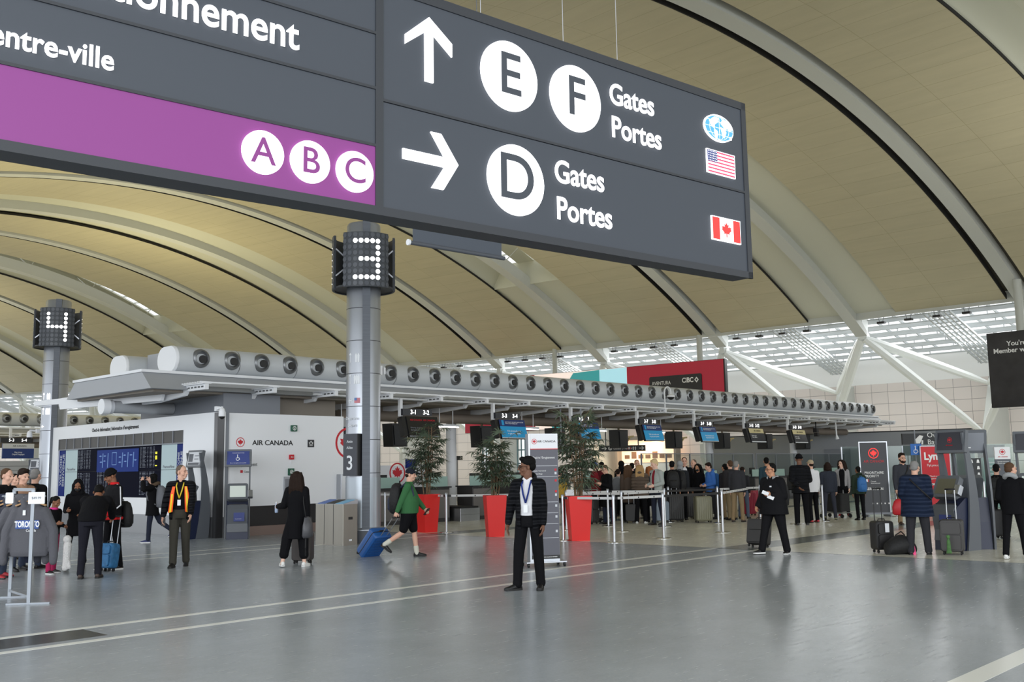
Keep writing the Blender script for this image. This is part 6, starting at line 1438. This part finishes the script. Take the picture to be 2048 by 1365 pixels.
# ---- 5 man in black tracksuit
g, H = spot(1552, 1109, 925)
p = person('man in glasses and black tracksuit with grey hood holding papers', g, H, -52, 'tan', ('short', 'black'), TRK, None, TRK, SHB, legs=((16, 5, 2), (-8, 5, 4)), arms=(((.2, -.05, -1), (.05, -.62, -.8)), ((.18, .08, -1), (-.52, -.85, .12))), head=(-20, 4), near=True, girth=1.42, hem=.76, puff=.03, wide=1.08, sole=SOLW, glasses=True, curl=(1.0, .7), legw=1.25, hood=False, footyaw=(20, 20))
mb = MB(); nb = p['nb']; mb.tube([p['sc'](nb + Vector((.088 * cos(a), .01 + .082 * sin(a), .015 + .03 * max(0, sin(a))))) for a in [rad(-60 + 300 * j / 12) for j in range(13)]], .03, 8); mb.build('hood', GRYH, p['root'], smooth=True)
mb = MB(); q = p['sc'](p['P'] + vec(.08, -.147, .37)); mb.box(q.x - .02, q.x + .02, q.y - .03, q.y - .018, q.z - .012, q.z + .012); mb.build('chest_logo', K['white'], p['root'])
for nm, off, lab in (('paper', (-.04, -.04, .03), 'white boarding paper in the hand of the tracksuit man, upper sheet'), ('paper', (.05, -.05, -.05), 'white boarding paper in the hand of the tracksuit man, lower sheet')):
    t = thing(nm, lab, 'paper', p['grip'][1] + Vector(off), rad(-20)); q = MB().box(-.06, .06, -.001, .001, -.035, .035).build('sheet', K['white'], t); q.rotation_euler = (-.5, .4, 0)
backpack(p, 'black backpack on the tracksuit man', BAGK, 1.0, off=.22)
suitcase('black soft suitcase behind the legs of the tracksuit man', G(1524, 1098) + Vector((0, .3, 0)), -40, mat('case_black_soft', C(44, 42, 42), .6), .42, .5, .26, -12, False, .5, hm=K['black'])
# ---- 6 elderly man in navy puffer
g, H = spot(1840, 1110, 922)
p = person('elderly grey-haired man from behind in a navy puffer jacket', g, H, 158, 'light', ('short', 'grey'), NVYQ, None, CHAR, SHB, legs=((2, 5, 2), (-2, 5, 2)), arms=('hold', 'bent'), near=True, girth=1.3, puff=.052, hem=.70, head=(-18, 12), sole=SOLK, legw=1.22, wide=1.06)
strap(p['root'], [p['sc'](p['nb'] + v) for v in (vec(.14, -.02, .02), vec(.08, .14, -.06), vec(-.10, .235, -.25), vec(-.26, .16, -.42))], BAGK, .014, 'bag_strap')
# ---- 7 bearded man
g, H = spot(1812, 1050, 907)
p = person('bearded man in a dark jacket facing the camera by the red banner', g, H, 4, 'light', ('thick', 'dbrown'), cloth(58, 60, 66), cloth(50, 52, 58), TAN, SHBR, legs=((3, 5, 3), (-2, 4, 3)), arms=('down', 'down'), near=True, beard=True, puff=.015, hem=.80, girth=1.1)
strap(p['root'], [p['sc'](p['nb'] + v) for v in (vec(.12, -.03, .01), vec(.06, -.145, -.12), vec(-.06, -.17, -.3), vec(-.18, -.12, -.46))], BAGK, .016, 'bag_strap')
t = thing('sports_bag', 'red and white bag held between the bearded man and the navy puffer man', 'bag', p['grip'][0] + vec(0.02, -.03, -.36), rad(10)); rr = []
for z, wx, wy in ((-.22, .15, .07), (-.18, .20, .10), (.0, .20, .10), (.14, .14, .08), (.2, .07, .04)): rr.append([(wx * cos(a), wy * sin(a), z) for a in [2 * pi * j / 18 for j in range(18)]])
MB().loft(rr).build('bag_body', mat('bag_red', C(190, 34, 44), .5), t, smooth=True); MB().plate([(.06, -.18), (.17, -.18), (.15, .02), (.08, .1)], -.108, -.08).build('white_panel', K['white'], t); MB().tube([(-.05, 0, .19), (-.04, .05, .34), (.04, .05, .34), (.05, 0, .19)], .01, 6).build('strap', BAGK, t)
# ---- 8, 9 right edge
g, H = spot(2034, 1118, 924)
p = person('man at the right edge in a black jacket with grey hood and white shoes', g, H, 142, 'light', ('short', 'brown'), BLK, None, BLK, SHW, legs=((10, 4, 3), (-10, 4, 6)), arms=('down', 'bent'), near=True, puff=.02, hem=.80, sole=SOLW, head=(-40, 0), girth=1.08)
mb = MB(); nb = p['nb']; mb.tube([p['sc'](nb + Vector((.09 * cos(a), .03 + .09 * sin(a), .02 + .06 * max(0, sin(a))))) for a in [rad(-30 + 240 * j / 10) for j in range(11)]], .042, 8); mb.build('hood', GRYH, p['root'], smooth=True)
g, H = spot(2003, 1078, 928)
p = person('person in black with a black backpack behind the right-edge man', g, H, 150, 'light', ('short', 'black'), BLK, None, BLK, SHB, legs=((4, 4, 3), (-4, 4, 3)), hem=.82, sole=SOLW, puff=.01)
backpack(p, 'black backpack on the person behind the right-edge man', BAGK, 1.05)
suitcase('dark suitcase beside the black-clad pair at the right edge', G(1998, 1079) + vec(.02, .15, 0), 80, mat('case_dark', C(48, 48, 50), .55), .36, .56, .24, 0, False, 0)
# ---- left group
g, H = spot(150, 1133, 958)
person('woman in a black headscarf and face mask by the flight screens', g, H, 12, 'brown', ('scarf', BLK), BLK, None, BLK, SHB, arms=('bent', 'hold'), head=(8, 14), mask=mat('mask_black', C(28, 28, 30), .8), hem=.6, sole=SOLW, legs=((12, 4, 4), (-6, 4, 4)))
g, H = spot(222, 1140, 937)
p = person('woman in a black beanie and black track jacket with red collar and white sleeve stripes', g, H, -42, 'brown', ('beanie', BLK), TRK, None, BLK, SHB, arms=(((.16, -.2, -1), (-.15, -.7, -.7)), ((.2, -.02, -1), (-.05, -.75, -.6))), head=(-12, 22), near=True, hem=.84, puff=.012, cuffs=cloth(206, 40, 44), legs=((4, 5, 4), (-4, 5, 3)), curl=(.8, .8), sole=SOLW, girth=1.05)
RDC = cloth(206, 40, 44); nb = p['nb']
mb = MB(); mb.tube([p['sc'](nb + Vector((.072 * cos(a), .066 * sin(a) - .004, .035))) for a in [rad(-70 + 320 * j / 14) for j in range(15)]], .026, 8); mb.build('collar', RDC, p['root'], smooth=True)
mb = MB(); rr = [p['sc'](p['P'] + Vector((.172 * cos(a), .138 * sin(a), -.05))) for a in [2 * pi * j / 20 for j in range(21)]]; mb.tube(rr, .028, 8); mb.build('hem_band', RDC, p['root'], smooth=True)
for i, sd in ((0, -1), (1, 1)):
    J = p['J']; o_ = Vector((sd * .066, 0, .0)); mb = MB(); mb.tube([p['sc'](J['sho', i] + Vector((-sd * .05, 0, .075))), p['sc'](J['sho', i] + o_ * .95 + vec(0, 0, .03)), p['sc'](J['elb', i] + o_ * .92), p['sc'](J['elb', i].lerp(J['wri', i], .8) + o_ * .78)], .013, 6); mb.build('sleeve_stripe', WHT, p['root'], smooth=True)
backpack(p, 'black backpack hanging behind the woman in the track jacket', BAGK, .9, drop=.22, off=.22)
suitcase('child-size blue and teal patterned suitcase beside the track-jacket woman', G(214, 1144), -20, mat('case_teal_pattern', C(44, 104, 150), .5, noise=(14, .7, 4)), .27, .42, .2, -8, False, .46, hm=K['alu'])
g = G(178, 1158)
p = person('person in black bending forward with their back to the camera', g, 1.74, 192, 'brown', ('short', 'black'), BLK, None, cloth(34, 34, 42), SHBR, lean=52, arms=(((.12, -.9, -.5), (-.1, -.8, -.6)), ((.12, -.9, -.5), (-.1, -.8, -.6))), legs=((6, 3, 8), (2, 3, 8)), hem=.9, puff=.03, girth=1.12, near=True, sole=SOLK, head=(0, 48))
g, H = spot(102, 1148, 992)
p = person('small child in a dark jacket and pink leggings beside the clothes rack', g, H, 70, 'brown', ('pony', 'black'), BLK, None, cloth(168, 44, 88), SHB, arms=('bent', 'hold'), head=(0, 25), hem=.86, legs=((6, 5, 4), (-4, 5, 4)), sole=SOLW)
mb = MB(); nb = p['nb']; mb.tube([p['sc'](nb + Vector((.08 * cos(a), .07 * sin(a), .01))) for a in [2 * pi * j / 12 for j in range(13)]], .022, 8); mb.build('collar', cloth(226, 60, 140), p['root'], smooth=True)
t = thing('plush_toy', 'white fluffy plush toy hanging beside the small child', 'toy', p['grip'][1] + vec(.03, 0, -.56), 0); mb = MB(); mb.rc((0, 0, .0), (.01, 0, .26), .06, .07); mb.rc((-.02, 0, -.12), (0, 0, 0), .05, .06); mb.ell((0, 0, .36), .07); mb.rc((.05, 0, -.1), (.03, 0, 0), .035, .04); clean(mb, 'toy_body', mat('plush_white', C(222, 220, 218), .95, bump=('noise', 60, .8)), t, .014, 1); MB().tube([(0, 0, .4), (-.03, 0, .57)], .008, 6).build('cord', BAGK, t)
g, H = spot(303, 1086, 948)
p = person('person in a black fur-collared coat and navy trainers walking left before the flight screens', g, H, -84, 'light', ('bob', 'black'), BLK, None, cloth(40, 44, 58), SHN, legs=((-24, 2, 30), (6, 2, 4)), arms=('head', 'head'), hem=.68, puff=.02, sole=SOLW)
mb = MB(); nb = p['nb']; mb.tube([p['sc'](nb + Vector((.1 * cos(a), .03 + .1 * sin(a), .01 + .05 * max(0, sin(a))))) for a in [rad(-20 + 220 * j / 10) for j in range(11)]], .045, 8); mb.build('fur_collar', cloth(96, 80, 66, .95, ('noise', 80, 1.)), p['root'], smooth=True)
backpack(p, 'grey backpack on the person walking before the flight screens', BAGG, 1.1)
for px, hy, Y, rz, hr, tp, lab, bp in ((12, 937, 16.4, 75, ('short', 'brown'), BLK, 'short-haired man in black at the left edge behind the clothes rack', None), (46, 939, 17.6, 60, ('curly', 'dbrown'), cloth(160, 124, 100), 'brown-haired person in a tan jacket behind the clothes rack', None), (29, 948, 20.0, 60, ('short', 'black'), BLK, 'dark-haired person half hidden between the man in black and the tan jacket', None), (70, 938, 18.0, 170, ('short', 'grey'), BLK, 'grey-haired person with a black backpack behind the clothes rack', 1)):
    d_ = ray(px, hy); g = Vector((d_.x * Y / d_.y, Y, 0)); H = CH + d_.z * Y / d_.y
    p = person(lab, g, H, rz, 'light', hr, tp, None, JEAN, SHR if px == 12 else SHB, head=(0, 6), hem=.8, puff=.02)
    if bp: backpack(p, 'round black backpack on the grey-haired person behind the clothes rack', BAGK, 1.15)
# ---- the queues
QG = 'travellers queueing at the counters'
def q(label, px, fy, hy, rz, skin, hair, top, pants, shoes=SHB, bag=None, **kw):
    g, H = spot(px, fy, hy); pp = person(label, g, H, rz, skin, hair, top, kw.pop('inner', None), pants, shoes, group=QG, **kw)
    if bag: backpack(pp, bag[1], bag[0], bag[2] if len(bag) > 2 else 1., group='backpacks in the queue')
    return pp
q('person in a blue beanie and dark red jacket behind the third palm', 1191, 1041, 926, 100, 'light', ('beanie', cloth(44, 72, 170)), cloth(120, 34, 42), BLK, puff=.02, head=(0, 10), beard=True)
q('dark-haired person in dark red beside the blue beanie', 1206, 1038, 924, 130, 'light', ('short', 'black'), cloth(96, 30, 38), BLK, puff=.02)
p = q('man in red glasses and a long black coat reading his phone', 1216, 1049, 930, -62, 'light', ('short', 'brown'), BLK, cloth(40, 44, 60), arms=('phone', 'phone'), head=(0, 22), hem=.5, glasses=True, near=True, girth=1.15, puff=.02)
t = thing('phone', 'phone in the hands of the man with red glasses', 'phone', p['grip'][0] + vec(0, 0, .03), rad(-62)); z_ = MB().bbox(-.035, .035, -.005, .005, -.03, .1, .01, 3, 'y').build('phone_body', K['black'], t); z_.rotation_euler[0] = -.9
q('person in grey carrying a light grey backpack, behind the phone reader', 1239, 1041, 938, 160, 'light', ('short', 'dbrown'), GRYH, CHAR, bag=(BAGG, 'light grey backpack behind the phone reader', 1.1))
q('person with a black hood up in the queue', 1246, 1034, 923, 150, 'light', ('hood', BLK), BLK, BLK, puff=.02)
q('woman with long light brown hair in a brown coat, back turned', 1259, 1046, 930, 172, 'light', ('longer', 'brown'), cloth(84, 72, 64), BLK, hem=.6, puff=.02)
q('dark-haired person behind the two long-haired women', 1267, 1037, 926, 180, 'light', ('short', 'black'), BLK, BLK)
q('light-haired person farther back above the brown puffer', 1277, 1033, 920, 0, 'light', ('short', 'brown'), CHAR, BLK)
q('blond woman in a brown puffer jacket and white shoes', 1283, 1047, 930, 168, 'light', ('long', 'blond'), cloth(104, 90, 80, .6, QUILT), BLK, SHW, puff=.045, hem=.74, sole=SOLW, legw=1.25, hood=True)
q('red-haired woman wearing a navy backpack', 1302, 1045, 933, 200, 'light', ('longer', 'red'), BLK, BLK, bag=(BAGN, 'navy backpack on the red-haired woman', 1.15), hem=.5)
p = q('tall blond young man in a light grey zip hoodie over red', 1316, 1051, 919, -58, 'pale', ('thick', 'lblond'), cloth(160, 166, 162), cloth(40, 44, 58), inner=cloth(140, 40, 52), openf=18, puff=.012, head=(-5, 20), near=True, arms=('hold', 'hold'))
strap(p['root'], [p['sc'](p['nb'] + v) for v in (vec(-.09, .12, -.35), vec(-.12, .05, .01), vec(-.12, -.10, -.08), vec(-.15, -.06, -.32))], BAGK, .018, 'bag_strap')
q('black-haired man with a black backpack, back turned, by the near lane corner', 1348, 1043, 922, 175, 'tan', ('short', 'black'), BLK, BLK, bag=(BAGK, 'black backpack on the back-turned man by the lane corner', 1.15), puff=.015)
q('person in a grey hood up with a bulky black backpack', 1364, 1041, 923, 165, 'light', ('hood', GRYH), cloth(40, 42, 46), BLK, bag=(BAGK, 'bulky black backpack on the grey-hooded person', 1.2), puff=.03)
p = q('young man in a dark suit, white shirt and tie facing the camera', 1373, 1036, 915, -8, 'light', ('short', 'dbrown'), BLK, BLK, inner=WHT, openf=24, near=True)
q('balding man in dark clothes behind the masked girl', 1392, 1034, 919, -50, 'light', ('buzz', 'buzz'), cloth(50, 50, 58), BLK)
q('girl with long black hair and black mask in a black top', 1400, 1038, 928, -32, 'tan', ('longer', 'black'), BLK, BLK, mask=mat('mask_dark', C(26, 26, 28), .8), head=(0, 8), girth=.9, wide=.92)
q('boy in a bright blue hooded jacket looking down', 1424, 1039, 926, -74, 'light', ('thick', 'dbrown'), cloth(70, 120, 200), CHAR, bag=(BAGB, 'blue backpack on the boy in the blue jacket', 1.), hood=True, head=(0, 18), arms=('hold', 'hold'), puff=.02)
q('black-haired woman in dark coat beside the man in tan trousers', 1454, 1039, 928, 205, 'tan', ('pony', 'black'), cloth(46, 44, 48), TAN, hem=.78)
q('brown-haired man in a dark jacket and tan trousers', 1465, 1041, 921, 195, 'light', ('short', 'brown'), cloth(48, 46, 48), cloth(134, 118, 92), puff=.02)
q('grey-haired man in a charcoal jacket and tan trousers', 1477, 1045, 922, 150, 'light', ('short', 'grey'), cloth(54, 54, 58), TAN, SHBR, puff=.025)
q('person in blue jeans mostly hidden behind the grey-haired man', 1489, 1038, 934, 150, 'light', ('short', 'dbrown'), CHAR, cloth(88, 98, 116))
q('person in teal looking over the tracksuit man', 1538, 1034, 915, 170, 'tan', ('short', 'black'), cloth(50, 70, 80), BLK)
q('tall man in a black beanie and black puffer, hands behind his back', 1605, 1051, 909, 172, 'dark', ('beanie', BLK), BLKQ, BLK, arms=('bent', 'back'), puff=.03, hem=.78, girth=1.12, near=True, legw=1.15)
q('person in a pale cap and white shirt with red shoes', 1628, 1046, 920, 195, 'light', ('cap', cloth(176, 160, 134)), WHT, BLK, SHR, bag=None, girth=1.15)
q('person with bobbed brown hair in a dark jacket with a grey shoulder strap', 1661, 1041, 925, 165, 'light', ('bob', 'dbrown'), cloth(52, 56, 66), cloth(56, 58, 68), mat('shoe_olive', C(130, 128, 90), .5), puff=.025, legs=((4, 6, 3), (-12, 6, 4)))
p = q('young woman in a grey cardigan and black top with long dark hair', 1689, 1034, 920, -24, 'pale', ('longer', 'dbrown'), cloth(146, 144, 146), BLK, SHR, inner=BLK, openf=34, near=True, head=(-22, 4), sole=SOLW, girth=.92, wide=.92, hem=.92)
q('boy in a dark green jacket wearing a bright blue backpack', 1722, 1041, 933, 188, 'brown', ('short', 'black'), DGRN, BLK, bag=(BAGB, 'bright blue backpack on the boy in the green jacket', .95), hood=True, puff=.02)
q('person in an ochre jacket almost hidden behind the totem', 1121, 1052, 938, 150, 'light', ('short', 'dbrown'), cloth(170, 140, 60), BLK, puff=.02)
# counter staff
for a, b, rz, lab, hr in ((9.0, 2.1, -60, 'masked airline agent in a dark suit at the counter left of the second palm', 'black'), (12.4, 2.0, 20, 'dark-haired airline agent behind the second palm', 'black')):
    L_ = isl(a, b); p = person(lab, L_, 1.66, rz, 'light', ('pony', hr), BLK, WHT, BLK, SHB, openf=22, group='airline agents at the counters', mask=mat('mask_agent', C(36, 36, 40), .8) if a == 9.0 else None)
# ---- standing luggage
CB, CG, CO, CR_, CS = mat('case_black', C(36, 35, 36), .5), mat('case_charcoal', C(62, 60, 60), .5), mat('case_olive', C(128, 126, 104), .42), mat('case_crimson', C(158, 36, 62), .42), mat('case_steel_blue', C(120, 132, 146), .4)
LG = 'suitcases standing in the queue'
for lab, px, fy, rz, m, w_, h, d, hard, ext in (('dark brown suitcase left of the phone reader', 1183, 1049, 60, CG, .42, .68, .28, False, .3), ('black patterned wheeled bag behind the brown coat woman', 1264, 1047, 172, CB, .36, .5, .24, False, .4), ('steel blue ribbed suitcase by the near lane corner post', 1324, 1046, 10, CS, .40, .56, .26, True, .35), ('large black suitcase beside the lane corner, nearer one', 1352, 1045, 5, CB, .46, .74, .30, True, .2), ('large black suitcase beside the lane corner, right of the nearer one', 1382, 1038, 0, CG, .46, .72, .30, True, .0), ('pale olive ribbed hard suitcase beside the boy in blue', 1407, 1046, 8, CO, .48, .70, .30, True, .0), ('dark suitcase behind the boy in blue', 1430, 1032, 0, CG, .42, .62, .28, True, .0), ('crimson suitcase with black trim, left one of the pair', 1498, 1032, 20, CR_, .44, .70, .28, True, .25), ('crimson suitcase right one of the pair', 1510, 1026, 35, CR_, .44, .70, .28, True, .0)):
    suitcase(lab, G(px, fy), rz, m, w_, h, d, 0, hard, ext, LG)
suitcase('black wheeled suitcase with a white tag standing alone right of the priority banner', G(1766, 1106), 12, CB, .36, .52, .24, 0, False, .58, hm=K['black'], tag_=True)
suitcase('black suitcase with long silver handle tubes in front of the leaf-screen kiosk', G(1907, 1110), -30, CG, .38, .56, .28, 0, False, .52, hm=K['white'])
t = thing('plush_toy', 'small green and black toy hanging on the suitcase before the kiosk', 'toy', G(1893, 1112) + vec(0, -.12, .06), 0); mb = MB(); mb.rc((0, 0, .02), (0, 0, .2), .035, .03); mb.rc((-.03, 0, 0), (-.01, 0, .08), .02, .02); mb.rc((.03, 0, 0), (.01, 0, .08), .02, .02); mb.ell((0, 0, .27), .035); clean(mb, 'toy_body', mat('toy_green', C(70, 110, 60), .8, noise=(20, .7)), t, .01, 1)
t = thing('duffel_bag', 'black duffel bag with a pink ribbon on the floor by the navy puffer man', 'bag', G(1802, 1109), rad(15)); mb = MB(); rr = []
for x, r in ((-.30, .04), (-.26, .12), (-.1, .17), (.02, .185), (.16, .16), (.26, .10), (.29, .04)): rr.append([(x, r * 1.1 * cos(a), max(.0, r * .92 + r * sin(a) * .95)) for a in [2 * pi * j / 18 for j in range(18)]])
mb.loft(rr).build('bag_body', BAGK, t, smooth=True); MB().tube([(-.1, 0, .33), (0, -.04, .40), (.1, 0, .33)], .012, 6).build('handle', BAGK, t); MB().hexa([(.08, -.21, .0), (.16, -.21, .0), (.16, -.19, .0), (.08, -.19, 0), (.1, -.2, .2), (.14, -.2, .2), (.14, -.17, .2), (.1, -.17, .2)]).build('ribbon', mat('ribbon_pink', C(240, 80, 140), .6), t)
# luggage trolleys
def trolley(lab, px, fy, rz):
    t = thing('luggage_trolley', lab, 'trolley', G(px, fy), rad(rz)); mb = MB()
    for x in (-.25, .25): mb.tube([(x, -.4, .14), (x, .35, .16), (x, .45, .95)], .015, 6)
    for y in (-.4, -.15, .1, .35): mb.tube([(-.25, y, .15), (.25, y, .15)], .012, 6)
    for z in (.4, .65, .95): mb.tube([(-.25, .37 + z * .08, z), (.25, .37 + z * .08, z)], .014, 6)
    mb.build('trolley_frame', K['alu'], t)
    for x, y in ((-.22, -.35), (.22, -.35), (-.22, .35), (.22, .35)): MB().tube([(x - .015, y, .06), (x + .015, y, .06)], .06, 12).build('wheel', K['rubber'], t)
trolley('silver luggage trolley beside the phone reader', 1199, 1044, 30)
trolley('luggage trolley with dark bags behind the bobbed-hair person', 1672, 1036, 40)
tag(MB().bbox(-.24, .24, -.36, .3, .19, .72, .06).build('travel_bag', BAGK, None, G(1672, 1036), rad(40)), 'dark travel bag stacked on the luggage trolley at right', 'bag')
